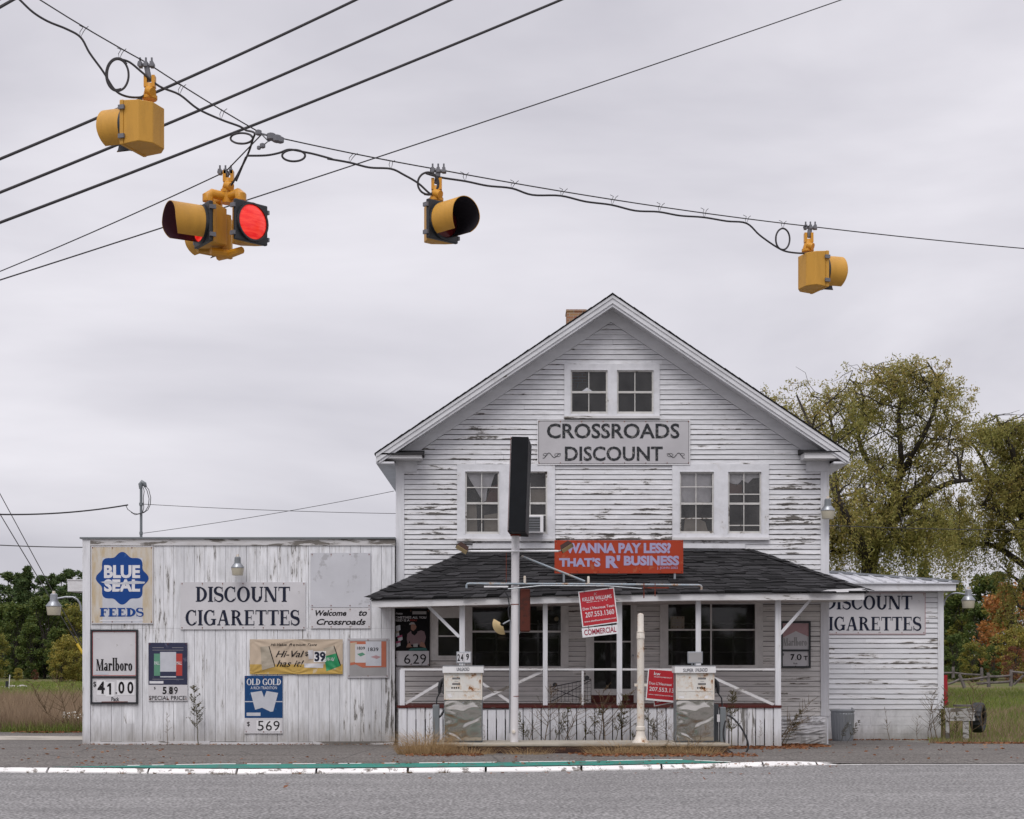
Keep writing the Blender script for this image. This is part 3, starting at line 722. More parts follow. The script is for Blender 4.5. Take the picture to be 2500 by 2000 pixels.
wl = window_pair('window', 1116, 1355, 1134, 1321, [(1136, 1219, 1152, 1304, 1229, [1176], [1190.5, 1268]), (1253, 1336, 1152, 1304, 1229, [1294], [1190.5, 1258])], m_trim)
wr = window_pair('window', 1641, 1876.5, 1134, 1318, [(1659, 1742, 1153, 1303, 1230, [1699], [1189, 1266]), (1777, 1858, 1153, 1303, 1230, [1816], [1207, 1283])], m_trim)
pb = planar(D + .10)
def cloth(poly, mat, par, name='curtain'): return patch(poly, pb, mat, par, name, 0, .012)
cloth([(1136, 1150), (1219, 1150), (1207, 1160), (1196, 1195), (1188, 1222), (1180, 1226), (1168, 1206), (1150, 1176)], m_curt, wl)
cloth([(1138, 1232), (1163, 1232), (1166, 1306), (1138, 1306)], m_curt2, wl); cloth([(1182, 1258), (1220, 1252), (1220, 1306), (1182, 1306)], m_curt2, wl)
cloth([(1190, 1192), (1219, 1180), (1219, 1227), (1186, 1228)], m_ply, wl, 'board')
cloth([(1275, 1195), (1338, 1195), (1338, 1228), (1275, 1228)], m_curt2, wl)
cloth([(1659, 1152), (1738, 1152), (1736, 1226), (1662, 1229)], m_curt, wr, 'blind'); cloth([(1672, 1268), (1698, 1262), (1722, 1275), (1730, 1305), (1668, 1305)], m_curt2, wr)
cloth([(1777, 1152), (1858, 1152), (1856, 1166), (1838, 1168), (1826, 1180), (1812, 1172), (1798, 1186), (1782, 1178)], m_curt, wr)
cloth([(1779, 1180), (1812, 1184), (1812, 1205), (1779, 1205)], m_ply, wr, 'board')

# shop front under the porch
def frame(name, outer, open_, bars, mat, glass, dep=.05):
    mb = MB(); ox0, ox1, oy0, oy1 = outer; x0, x1, y0, y1 = open_; ya, yb = D - dep, D + .03
    mb.box(fx(ox0), fx(x0), ya, yb, fz(oy1), fz(oy0)); mb.box(fx(x1), fx(ox1), ya, yb, fz(oy1), fz(oy0)); mb.box(fx(x0), fx(x1), ya, yb, fz(oy1), fz(y1)); mb.box(fx(x0), fx(x1), ya, yb, fz(y0), fz(oy0))
    for b in bars: mb.box(fx(b[0]), fx(b[1]), ya + .02, yb - .01, fz(b[3]), fz(b[2]))
    fr = mb.build(name, mat, shop)
    g_ = MB(); g_.quad((fx(x0), D + .004, fz(y1)), (fx(x1), D + .004, fz(y1)), (fx(x1), D + .004, fz(y0)), (fx(x0), D + .004, fz(y0))); g_.build('pane', glass, fr)
    return fr
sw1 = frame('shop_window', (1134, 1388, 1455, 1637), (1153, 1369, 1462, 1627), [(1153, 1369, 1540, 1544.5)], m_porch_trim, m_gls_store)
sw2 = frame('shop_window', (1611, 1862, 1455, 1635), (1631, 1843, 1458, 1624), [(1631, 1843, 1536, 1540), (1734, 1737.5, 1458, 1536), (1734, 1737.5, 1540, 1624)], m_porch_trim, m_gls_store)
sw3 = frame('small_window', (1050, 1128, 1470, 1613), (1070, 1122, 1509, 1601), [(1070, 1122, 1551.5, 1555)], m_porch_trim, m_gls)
MB().box(fx(1068), fx(1126), D - .09, D - .051, fz(1606), fz(1601)).build('sill', m_porch_trim, sw3)
ps = planar(D + .2)
patch(rc(1160, 1238, 1460, 1485), ps, m_curt2, sw1, 'blind', 0, .01); patch(rc(1310, 1350, 1460, 1490), ps, m_curt2, sw1, 'blind', 0, .01)
# shelving seen through the shop windows
for (a, b, yy) in ((1160, 1365, 37.2), (1640, 1840, 37.0)):
    t_ = thing('store_shelf', 'dim empty store shelving behind the left shop window' if a < 1300 else 'dim empty store shelving behind the right shop window', 'shelf', (fx((a+b)/2, yy), yy, .74), 'shelves inside the shop')
    mb = MB()
    for k in range(6): mb.box(fx(a, yy), fx(b, yy), yy, yy + .4, .9 + .32*k, .93 + .32*k)
    mb.build('shelf_board', m_shelf, t_)
    mb = MB()
    for k in range(5): xx = fx(a, yy) + (fx(b, yy) - fx(a, yy))*k/4; mb.box(xx - .02, xx + .02, yy - .012, yy - .002, .74, 2.6)
    mb.build('upright', m_shelf, t_)
# door
mb = MB(); mb.box(fx(1430), fx(1443), D - .05, D + .03, fz(1716), fz(1455)); mb.box(fx(1547), fx(1555), D - .05, D + .03, fz(1716), fz(1455)); mb.box(fx(1443), fx(1547), D - .05, D + .03, fz(1460), fz(1455)); dfr = mb.build('door_frame', m_porch_trim, shop)
mb = MB(); ya, yb = D - .03, D + .015
for a, b, c, d_ in ((1443, 1450, 1460, 1697), (1540, 1547, 1460, 1697), (1450, 1540, 1682, 1697), (1450, 1540, 1460, 1466), (1450, 1540, 1565, 1568.5)): mb.box(fx(a), fx(b), ya, yb, fz(d_), fz(c))
door = mb.build('door', m_porch_trim, shop)
MB().quad((fx(1450), D, fz(1682)), (fx(1540), D, fz(1682)), (fx(1540), D, fz(1466)), (fx(1450), D, fz(1466))).build('pane', m_gls_store, door)
MB().lathe([(.0, -.05), (.022, -.045), (.022, -.03), (.01, -.025), (.01, 0)], (fx(1545), D - .03, fz(1600)), 10, 'y').build('handle', m_galv, door)
MB().box(fx(1443), fx(1547), D - .03, D + .03, fz(1716), fz(1697)).build('threshold', m_redtrim, shop)
MB().lathe([(.0, -.03), (.045, -.028), (.05, 0)], (fx(1866), D - .018, fz(1508)), 14, 'y').build('doorbell_box', m_porch_trim, shop)
# porch
PY = 32.8
def pr(x): return float(np.interp(x, [908, 1100, 1410, 1685, 2111], [1463, 1459, 1451.5, 1446, 1444.5]))
dk = fz(1723, PY)
PL, PRt = fx(973, PY), fx(1907, PY)
mb = MB(); mb.box(PL, PRt, PY - .02, D - .02, dk - .06, dk); deck = mb.build('porch_deck', m_redtrim, shop)
MB().box(PL - .03, PRt, PY - .06, PY - .021, fz(1728, PY), fz(1722, PY)).build('deck_edge', m_redtrim, deck)
mb = MB(); x = PL; k = 0
while x < PRt - .05:
    x1 = min(x + .158 + R.uniform(-.004, .004), PRt); zt = fz(1728.5 + R.uniform(-.8, .8) + (5 if 1168 < CX + x*F/PY < 1250 else 0), PY); zb = .015 + R.uniform(0, .02); yy = PY - .035 + R.uniform(-.006, .006); sk = R.uniform(-.004, .004)
    mb.add([(x, yy, zb - .05), (x1, yy, zb - .05), (x1 + sk, yy, zt), (x + sk, yy, zt), (x, yy + .02, zb - .05), (x1, yy + .02, zb - .05), (x1 + sk, yy + .02, zt), (x + sk, yy + .02, zt)], [(0,1,2,3),(0,4,5,1),(1,5,6,2),(4,0,3,7),(3,2,6,7)])
    x = x1 + .0215
mb.build('porch_skirt', m_trim_v, shop)
mb = MB(); mb.box(PL, PRt, PY + .01, PY + .05, dk - .27, dk - .062); mb.build('skirt_rail', m_trim, shop)
ZPT = lambda px: fz(pr(px) + 10, PY)
posts = [(1121.5, 1135), (1325.5, 1337), (1506, 1519), (1699, 1711.5), (1893, 1907)]
for i, (a, b) in enumerate(posts):
    mb = MB(); zb = dk + .001 if i < 4 else 0.0
    mb.box(fx(a, PY), fx(b, PY), PY, PY + .1, zb, ZPT((a+b)/2)); bevel(mb.build('porch_post', m_trim_v, shop), .006)
mb = MB(); mb.box(fx(976, PY), fx(988, PY), PY, PY + .09, dk + .001, fz(1636, PY)); mb.build('newel_post', m_trim_v, shop)
mb = MB(); zr = fz(1637, PY)
ends = [(978, 1121), (1135.5, 1325), (1337.5, 1505.5), (1519.5, 1698.5), (1712, 1892.5)]
for a, b in ends: mb.box(fx(a, PY), fx(b, PY), PY + .005, PY + .055, zr, zr + .04)
mb.box(fx(1420, PY), fx(1425, PY), PY + .01, PY + .045, dk + .001, zr - .001); rail = mb.build('porch_rail', m_trim_old, shop)
mb = MB(); pp = planar(PY)
for (a, b) in (((989, 1718), (1120, 1640)), ((1137, 1642), (1252, 1719)), ((1137, 1733-8), (1324, 1640)), ((1712, 1641), (1891, 1721))):
    q = pp(*a, -.065 if a[1] > b[1] else -.09); r_ = pp(*b, -.065 if a[1] > b[1] else -.09); mb.bar(q, r_, .022, .055)
mb.each('cross_brace', m_trim_old, rail)
for (a, b) in (((1043, 1478), (1121, 1555)), ((1981, 1462), (1905, 1548))):
    MB().bar(pp(*a, -.03), pp(*b, -.03), .04, .06).build('knee_brace', m_trim, shop)
# porch roof: hip, courses of shingles
EY = 32.5
TLp, TRp = Vector((fx(1160), D - .02, fz(1344))), Vector((fx(1830), D - .02, fz(1344)))
def eave_pt(px): return Vector((fx(px, EY), EY, fz(pr(px), EY)))
BLp, BRp = eave_pt(905), eave_pt(2120)
def porch_pt(u, v):    # u along, v up the slope (0 eave, 1 wall)
    px = 905 + (2120 - 905)*u; e_ = eave_pt(px); t_ = TLp.lerp(TRp, u); return e_.lerp(t_, v)
mb = MB(); n = 16
vs = [porch_pt(i/n, v) + Vector((0, 0, -.03)) for v in (0, 1) for i in range(n+1)]
mb.add(vs, [(i, i+1, n+2+i, n+1+i) for i in range(n)])
mb.add([BLp + Vector((0, 0, -.03)), TLp + Vector((0, 0, -.03)), Vector((BLp.x, D, BLp.z - .03))], [(0, 1, 2)]); mb.add([BRp + Vector((0, 0, -.03)), TRp + Vector((0, 0, -.03)), Vector((BRp.x, D, BRp.z - .03))], [(0, 2, 1)])
proof = mb.build('porch_roof', m_shg, shop)
mb = MB(); nc = 15; nrm = Vector((0, -.40, .9))
for c in range(nc):
    v0, v1 = c/nc - .008, (c + 1.25)/nc; v1 = min(v1, 1)
    Lw = porch_pt(0, max(v0, 0)).x; Rw = porch_pt(1, max(v0, 0)).x; x = Lw + R.uniform(-.1, 0)
    while x < Rw:
        wd = R.choice([.14, .2, .28, .34, .42]) + R.uniform(-.03, .03); x1 = min(x + wd, Rw); xa = max(x, Lw)
        if x1 > xa + .02:
            ua, ub = (xa - Lw)/(Rw - Lw), (x1 - .004 - Lw)/(Rw - Lw)
            dv = R.choice([0, 0, .012, .02, -.01]) if R.random() < .8 else -.02; lift = R.uniform(.018, .040) + (.02 if R.random() < .05 else 0)
            a, b = porch_pt(ua, v0 + dv), porch_pt(ub, v0 + dv + R.uniform(-.006, .006))
            wv = v1; c1 = porch_pt(ub, wv); d1 = porch_pt(ua, wv)
            mb.add([a + nrm*lift, b + nrm*lift, c1 + nrm*.003, d1 + nrm*.003, a - nrm*.004, b - nrm*.004], [(0,1,2,3),(4,5,1,0),(4,0,3),(5,2,1)])
        x = x1
for p0, p1 in ((BLp, TLp), (BRp, TRp)):   # hip caps
    k = 15
    for i in range(k):
        a, b = p0.lerp(p1, i/k - .004), p0.lerp(p1, (i+1.15)/k); l = .022 + R.uniform(0, .018); sx = Vector((.13, 0, -.02))
        mb.add([a - sx + nrm*l, a + sx + nrm*l, b + sx + nrm*(l*.3), b - sx + nrm*(l*.3), a + nrm*(l+.03), b + nrm*(l*.3+.03)], [(0,4,5,3),(4,1,2,5),(0,1,4)])
mb.build('roof_shingles', m_shg, proof, recalc=False)
mb = MB(); n = 14
for i in range(n):
    a, b = 908 + (2111-908)*i/n, 908 + (2111-908)*(i+1)/n; j = .004*(i % 2)
    p0, p1 = Vector((fx(a, EY), EY + .03, fz(pr(a) + 2, EY))), Vector((fx(b, EY), EY + .03, fz(pr(b) + 2, EY))); h = Vector((0, 0, -.145)); th = Vector((0, .03, 0))
    mb.add([p0 + h, p1 + h, p1, p0, p0 + h + th, p1 + h + th, p1 + th, p0 + th], [(0,1,2,3),(7,6,5,4),(0,4,5,1),(3,2,6,7)] + ([(4,0,3,7)] if i == 0 else []) + ([(1,5,6,2)] if i == n-1 else []))
mb.build('porch_fascia', m_trim_old, proof)
mb = MB(); a = Vector((fx(908, EY), EY + .07, fz(1477, EY))); b = Vector((fx(2111, EY), EY + .07, fz(1460, EY)))
mb.add([a, b, Vector((b.x, D - .02, b.z)), Vector((a.x, D - .02, a.z))], [(0,1,2,3)])
mb.add([(a.x, EY + .07, a.z), (a.x, D, a.z), (a.x, D, a.z + .13), (a.x, EY + .07, a.z + .13)], [(0,1,2,3)]); mb.add([(b.x, EY + .07, b.z), (b.x, D, b.z), (b.x, D, b.z + .13), (b.x, EY + .07, b.z + .13)], [(0,1,2,3)])
mb.build('porch_ceiling', m_porch_trim, proof)
MB().prism([(fx(1990, EY), fz(1447, EY)), (fx(2020, EY), fz(1440, EY)), (fx(2112, EY), fz(1436, EY)), (fx(2114, EY), fz(1445, EY))], EY - .01, EY + .02).build('loose_flashing', m_white, proof)
mb = MB(); mb.bar((TLp.x - .05, D - .045, TLp.z + .09), (fx(1490), D - .045, TLp.z + .10), .02, .11); mb.bar((fx(1492), D - .045, TLp.z + .10), (TRp.x - .1, D - .045, TRp.z + .09), .02, .10); mb.each('flashing_board', m_trim, shop)
# rock-faced block foundation at the right corner
mb = MB(); bz = [-.12, .10, .31, fz(1749)]
for r_ in range(3):
    cut = [fx(1885), fx(1955 if r_ != 1 else 1930), fx(2016)] if r_ < 2 else [fx(1885), fx(1968), fx(2016)]
    for a, b in zip(cut, cut[1:]):
        z0, z1 = bz[r_] + .006, bz[r_+1] - .006; N = 7; g = []
        for j in range(N):
            for i in range(N):
                edge = i in (0, N-1) or j in (0, N-1)
                g.append((a + .006 + (b - a - .012)*i/(N-1), D - .03 - (0 if edge else R.uniform(.015, .07)), z0 + (z1 - z0)*j/(N-1)))
        mb.add(g, [(j*N+i, j*N+i+1, (j+1)*N+i+1, (j+1)*N+i) for j in range(N-1) for i in range(N-1)])
mb.box(fx(1885), fx(2016) + .02, D - .029, D + .1, -.4, fz(1749)); mb.box(fx(967), fx(1000), D - .02, D + .1, -.4, fz(1749)); mb.each('foundation', m_found, shop)

# window air conditioner
ac = thing('window_air_conditioner', 'white window air conditioner jutting from the upper window beside the black sign', 'air conditioner', (fx(1296), D - .1, fz(1305)))
mb = MB(); mb.box(fx(1266), fx(1326), D - .34, D + .05, fz(1304), fz(1262)); bevel(mb.build('case', m_white, ac), .012)
MB().box(fx(1269), fx(1318), D - .345, D - .341, fz(1300.5), fz(1265.5)).build('grille_back', m_dark, ac)
mb = MB()
for k in range(9): z = fz(1300 - k*4.0); mb.box(fx(1269.5), fx(1317.5), D - .352, D - .3455, z, z + .013)
mb.build('grille', m_galv, ac)

# ------------------------------------------------------------------ flat-roofed annex
AY = 34.62
A = lambda x: fx(x, AY); AZ = lambda y: fz(y, AY)
annex = thing('flat_roofed_annex', 'low white flat roofed annex of vertical planks covered in signs', 'building', (A(583), AY, gz(AY)))
mb = MB(); x = A(221); top, seam, bot = AZ(1332), AZ(1534), -.03
while x < A(964) - .02:
    x1 = min(x + .2195, A(964))
    for z0, z1 in ((bot - R.uniform(0, .012), seam - .0015), (seam + .0015, top)):
        yy = AY + R.uniform(0, .005); g0, g1 = R.uniform(.002, .0045), R.uniform(.002, .0045); mb.box(x + g0, x1 - g1, yy, AY + .03, z0, z1)
    x = x1
mb.build('planks', m_plank, annex)
mb = MB(); mb.box(A(205), A(965.5), AY + .031, 44.0, -.3, AZ(1322)); mb.build('wall', m_dark, annex)
mb = MB(); mb.box(A(201.5), A(205) - .001, AY + .06, 44, -.25, AZ(1330)); mb.build('side_wall', m_trim, annex)
mb = MB(); mb.box(A(202), A(221) - .002, AY - .022, AY + .058, -.11, AZ(1317)); mb.each('corner_board', m_trim_v, annex)
mb = MB(); mb.box(A(221), A(965), AY - .024, AY - .001, AZ(1332), AZ(1316)); mb.build('fascia', m_fascia_old, annex)
mb = MB(); mb.box(A(196), A(965.5), AY - .06, 44.1, AZ(1316) + .001, AZ(1312)); mb.build('roof_edge', m_greysteel, annex)
mb = MB(); x = A(221)
while x < A(963):
    x1 = min(x + R.uniform(.9, 2.2), A(963)); mb.box(x + .004, x1 - .004, AY - R.uniform(.02, .035), AY - .001, -.14 + R.uniform(0, .03), -.035 + R.uniform(-.01, .01)); x = x1
mb.build('base_board', m_fascia_old, annex)
mb = MB(); EYa = 38.0; mb.box(fx(165, EYa), A(201.5) - .002, EYa, EYa + .4, fz(1444, EYa), fz(1417, EYa)); mb.box(fx(164, EYa), A(201.5) - .003, EYa - .015, EYa + .41, fz(1417, EYa) + .001, fz(1414.5, EYa)); mb.prism([(fx(170, EYa), fz(1445, EYa)), (A(201.5) - .002, fz(1445, EYa)), (A(201.5) - .002, fz(1453, EYa))], EYa + .05, EYa + .35)
mb.build('rear_eave', m_trim_old, annex)

# ------------------------------------------------------------------ right wing
WY = 38.8
W = lambda x: fx(x, WY); WZ = lambda y: fz(y, WY)
wing = thing('side_wing', 'one storey white clapboard wing with a ribbed metal roof', 'building', (W(2165), WY, gz(WY)))
mb = MB(); mb.box(W(1960), W(2289), WY + .012, WY + .05, WZ(1731), WZ(1441)); mb.build('sheathing', m_felt, wing)  # same dark sheet, darkens the slots like shadow below the boards
mb = MB(); siding(mb, W(1960), W(2289), WZ(1731), WZ(1441), .120, WY, []); mb.build('siding', m_clap_wing, wing)
mb = MB(); mb.box(W(2289), W(2303), WY - .04, WY + .06, WZ(1731), WZ(1441)); mb.each('corner_board', m_trim_v, wing)
mb = MB(); mb.box(W(1960), W(2302), WY + .062, WY + 5, WZ(1731), WZ(1441)); mb.build('wall', m_trim, wing)
mb = MB()
for r_ in range(4):
    z0, z1 = -.26 + .205*r_, -.26 + .205*(r_+1) - .005
    if r_ == 3: z1 = WZ(1731) - .004
    x = W(1960) - (.2 if r_ % 2 else 0)
    while x < W(2297):
        x1 = min(x + .4, W(2297)); xa = max(x, W(1960))
        if x1 - xa > .02: mb.box(xa + .002, x1 - .002, WY - .004 - R.uniform(0, .003), WY + .05, z0, z1)
        x = x1
mb.box(W(1960), W(2296.5), WY + .002, WY + .1, -.4, WZ(1731) - .004); mb.build('foundation', m_found, wing)
WE = WY - .35
mb = MB(); mb.box(fx(1960, WE), fx(2334, WE), WE, WE + .03, fz(1442.5, WE), fz(1424.5, WE)); mb.box(fx(2331, WE), fx(2334, WE), WE + .031, WE + 5, fz(1442.5, WE), fz(1424.5, WE))
mb.box(fx(1960, WE), fx(2333, WE), WE + .031, WE + 5, fz(1441, WE), fz(1438.5, WE)); mb.build('fascia', m_trim, wing)
# hipped metal roof: eave corner -> apex
c0 = Vector((fx(2339, WE), WE - .05, fz(1423, WE))); dh = 4.3; pit = .118
apx = Vector((c0.x - dh*.92, c0.y + dh, c0.z + dh*pit + .08)); lft = Vector((fx(1930, WE), WE - .05, c0.z)); lft2 = Vector((fx(1700, WE), apx.y, apx.z))
mb = MB(); mb.add([lft, c0, apx, lft2], [(0, 1, 2, 3)]); mb.add([c0, Vector((c0.x, c0.y + 8, c0.z)), apx], [(0, 1, 2)])
mb.add([lft - Vector((0, 0, .03)), c0 - Vector((0, 0, .03)), c0, lft], [(0, 1, 2, 3)]); mr_ = mb.build('metal_roof', m_mroof, wing)
mb = MB(); x = c0.x - .18
while x > lft.x:
    f = min((c0.x - x)/(dh*.92), 1); mb.add([], []); a = Vector((x, c0.y, c0.z)); b = Vector((x, c0.y + dh*f, c0.z + (apx.z - c0.z)*f)); u = Vector((0, -pit, 1))
    mb.add([a + Vector((-.03, 0, .002)), a + Vector((-.012, 0, .035)), a + Vector((.012, 0, .035)), a + Vector((.03, 0, .002)), b + Vector((-.03, 0, .002)), b + Vector((-.012, 0, .035)), b + Vector((.012, 0, .035)), b + Vector((.03, 0, .002))], [(0,1,5,4),(1,2,6,5),(2,3,7,6),(0,3,2,1)])
    x -= .305
mb.build('roof_rib', m_mroof, mr_)
mb = MB(); mb.bar(c0 + Vector((0, 0, .03)), apx + Vector((0, 0, .03)), .1, .05); mb.build('hip_cap', m_galv, mr_)

# ------------------------------------------------------------------ signs
def board(name, label, x0, x1, y0, y1, d, mat, th=.02, group=None, cat='sign'):
    t_ = thing(name, label, cat, (fx((x0+x1)/2, d), d, fz(y1, d)), group); mp_ = planar(d)
    o_ = patch(rc(x0, x1, y0, y1), mp_, mat, t_, 'board', 0, th)
    mb = MB(); mr2 = MB(); n = max(2, int((x1 - x0)/48))
    for i in range(n + 1):
        for yy in (y0 + 3.5, y1 - 4.5):
            px = x0 + 4 + (x1 - x0 - 8)*i/n; c = mp_(px, yy, .0); mb.lathe([(.011, -.0075), (.011, 0)], c, 8, 'y')
            l = R.uniform(1.5, 6); mr2.add([mp_(px - .7, yy + .4, .0006), mp_(px + .7, yy + .4, .0006), mp_(px + .25, min(yy + l, y1), .0006), mp_(px - .25, min(yy + l, y1), .0006)], [(0, 1, 2, 3)])
    mb.build('screw', m_redrust, o_); mr2.build('rust_run', m_ruststain, o_)
    return t_, mp_
def edge(t_, mp_, x0, x1, y0, y1, w, mat, off=.006, name='frame', th=.02):
    mb = MB(); z = lambda y: mp_(x0, y, 0).z; X = lambda x: mp_(x, y0, 0).x; Y = mp_(x0, y0, 0).y
    mb.box(X(x0), X(x0 + w), Y - off, Y + th, z(y1), z(y0)); mb.box(X(x1 - w), X(x1), Y - off, Y + th, z(y1), z(y0)); mb.box(X(x0 + w), X(x1 - w), Y - off, Y + th, z(y0 + w), z(y0)); mb.box(X(x0 + w), X(x1 - w), Y - off, Y + th, z(y1), z(y1 - w))
    return mb.build(name, mat, t_)
FD = D - .055
t_, mp_ = board('shop_name_sign', 'wide grey two line signboard with flourishes under the attic windows', 1312, 1685, 1025, 1135, FD, m_signgrey, .03)
edge(t_, mp_, 1312, 1685, 1025, 1135, 2.2, m_white, .006, 'rim', -.001); edge(t_, mp_, 1314.4, 1682.6, 1027.4, 1132.6, 1.1, m_ink, .003, 'border', -.001)
write([('CROSSROADS', (1335, 1659, 1034, 1071)), ('DISCOUNT', (1379, 1618, 1090, 1126))], None, mp_, m_marble, t_, .004, .022)
mb = MB()
for sx, c in ((1, 1347), (-1, 1650)):
    pts = []
    for k in range(41):
        u = -1 + 2*k/40; pts.append(mp_(c + sx*22*u, 1112 + 5.5*math.sin(u*5.2)*(1 - .25*u) , .005))
    mb.tube(pts, .006, 5)
    mb.tube([mp_(c + sx*(14 + 7*math.cos(a*.35)), 1111 + 4*math.sin(a*.35), .005) for a in range(0, 18)], .004, 5)
    mb.tube([mp_(c + sx*(-16 + 5*math.cos(a*.35)), 1110 + 3*math.sin(a*.35), .005) for a in range(0, 18)], .004, 5)
mb.build('flourish', m_marble, t_)

SD = AY - .026
t_, mp_ = board('seal_sign', 'stained cream sign with a scalloped blue seal above the word FEEDS', 222, 374, 1334, 1523, SD, m_beige, .022)
edge(t_, mp_, 222, 374, 1334, 1523, 2, m_sign, .003, 'rim', -.001)
pts = []
for k in range(96):
    a = 2*math.pi*k/96; rr = 59.5 + 5.0*math.cos(8*a); pts.append((298.5 + rr*math.cos(a), 1412 + rr*math.sin(a)*1.0))
patch(pts, mp_, m_blue, t_, 'seal', .002)
patch(rc(250, 348, 1362, 1521), mp_, m_paleprint, t_, 'decal', .0008)
write([('BLUE', (254, 342, 1380, 1412)), ('SEAL', (254, 342, 1414.5, 1445))], None, mp_, m_letwhite, t_, .004, .045)
write('FEEDS', (244, 351, 1484, 1506), mp_, m_blue, t_, .004, serif=True, T=.27, t=.13, s=.12, e=.08, gap=.05)
patch([(245, 1421), (270, 1418), (290, 1423), (330, 1418), (355, 1421), (352, 1425), (300, 1427), (262, 1426)], mp_, m_paleprint, t_, 'peeled_strip', .006, .002)
patch([(244, 1514), (350, 1513), (350, 1515.5), (244, 1517)], mp_, m_letwhite, t_, 'lower_strip', .004)

def price_frame(label, x0, x1, y0, y1, ydiv, d, group):
    t_, mp_ = board('framed_price_sign', label, x0, x1, y0, y1, d, m_sign, .02, group)
    edge(t_, mp_, x0, x1, y0, y1, 4.6, m_blk, .022); X = mp_(x0 + 4.6, ydiv, 0)
    MB().box(X.x, mp_(x1 - 4.6, y0).x, X.y - .02, X.y, mp_(x0, ydiv + 2.6).z, mp_(x0, ydiv - 2.2).z).build('divider', m_blk, t_); return t_, mp_
t_, mp_ = price_frame('black framed white price sign reading 41.00 below the blue seal', 221, 337, 1537, 1719, 1653, SD, 'framed cigarette price signs')
edge(t_, mp_, 225.6, 332.4, 1541.6, 1650, 1.3, m_prred, .003, 'red_line', -.001)
write('Marlboro', (235, 323, 1606, 1638), mp_, m_ink, t_, .004, serif=True, T=.24, t=.09, gap=.05)
patch(rc(231, 265, 1641, 1647), mp_, m_paleprint, t_, 'warning', .003)
for k, (a, dy) in enumerate(((236, 0), (258, 4), (285, 0), (307, 0))): patch(rc(a, a + 22, 1661 + dy, 1697 + dy), mp_, m_white, t_, 'digit_card', .003 + .0012*(k % 2))
write([('4', (238, 256, 1664, 1694)), ('1', (266.5, 271.5, 1668, 1696)), ('0', (289, 304, 1664, 1694)), ('0', (311, 326, 1664, 1694)), ('.', (282, 286, 1690, 1694)), ('$', (228, 235, 1664, 1678))], None, mp_, m_ink, t_, .007, .03)
patch([(266.6, 1668), (266.6, 1676), (261.5, 1677), (261.5, 1674.5)], mp_, m_ink, t_, 'digit_flag', .0072)
write('Pack', (272, 291, 1702, 1712), mp_, m_ink, t_, .004, .02)
patch([(248, 1713), (312, 1712.5), (312, 1714.5), (248, 1715)], mp_, m_redrust, t_, 'rust_streak', .003)

t_, mp_ = board('cigarette_poster', 'navy poster with green white and red packs above SPECIAL PRICE', 362, 458, 1569, 1711, SD, m_sign, .008, 'cigarette posters on the annex', 'poster')
patch(rc(362.5, 457.5, 1569.5, 1672), mp_, m_poster_navy, t_, 'print', .002)
patch(rc(376, 391, 1596, 1650), mp_, m_pgreen2, t_, 'green_pack', .003); patch(rc(430, 445, 1596, 1650), mp_, m_prred, t_, 'red_pack', .003)
patch(rc(391, 430, 1592, 1654), mp_, m_paleprint, t_, 'white_pack', .004); patch(rc(391, 430, 1640, 1651), mp_, m_poster_navy, t_, 'pack_band', .005)
write([('PALL', (377, 390, 1615, 1623)), ('MALL', (431, 444, 1615, 1623)), ('SPECIAL', (394, 427, 1616, 1622))][:2], None, mp_, m_letwhite, t_, .005, .01)
patch(rc(365, 399, 1663, 1669), mp_, m_letwhite, t_, 'warning', .003)
mb = MB(); [mb.add([mp_(x, y, .003) for x, y in rc(a, b, c, c + .9)], [(0,1,2,3)]) for a, b, c in ((372, 400, 1581), (420, 448, 1581), (372, 448, 1587), (372, 448, 1658))]; mb.build('rule_line', m_greyprint, t_)
write([('5', (397, 407, 1677, 1695)), ('.', (409, 411, 1693, 1695)), ('9', (425, 434, 1677, 1695)), ('SPECIAL PRICE!', (364, 455, 1699, 1709)), ('$', (376, 380, 1677, 1684))], None, mp_, m_ink, t_, .004, .035)
patch(rc(412, 423, 1676, 1695), mp_, m_greyprint, t_, 'torn_digit', .004); write('8', (413, 422, 1677, 1695), mp_, m_ink, t_, .006, .05, name='digit')

def disc_sign(label, x0, x1, y0, y1, b1, b2, d, lay='DISCOUNT'):
    t_, mp_ = board('discount_sign', label, x0, x1, y0, y1, d, m_sign, .02, 'discount cigarettes signs')
    write([('DISCOUNT', b1), ('CIGARETTES', b2)], None, mp_, m_navy, t_, .003, serif=True, T=.21, t=.085)
    return t_, mp_
t_, mp_ = disc_sign('white DISCOUNT CIGARETTES sign on the plank annex below its lamp', 440.5, 746, 1421.5, 1537, (478, 708, 1432, 1470.5), (453, 732, 1489, 1528), SD)
wd = WY - .03; k_ = 220.5/245.0
t_, mp_ = disc_sign('DISCOUNT CIGARETTES sign on the wing, partly hidden behind the shop corner', 1984, 2259.5, 1447, 1549, (2015, 2227, 1454, 1489), (1996, 2249.5, 1505.5, 1540.5), wd)
edge(t_, mp_, 1984, 2259.5, 1447, 1549, 1.6, m_pink, .003, 'rim', -.001)
t_, mp_ = board('welcome_sign', 'white sheet with slanted black Welcome lettering under a blank panel', 758, 905, 1484, 1534.5, SD, m_sign, .012)
write([('Welcome', (770, 846, 1490, 1504)), ('to', (876, 896, 1490.5, 1504)), ('Crossroads', (773, 893, 1511, 1526))], None, mp_, m_ink, t_, .003, .030, shear=.28)
board('blank_panel', 'faded blank square panel above the welcome sign', 758, 905, 1350, 1483, SD, m_blank, .012, cat='panel')

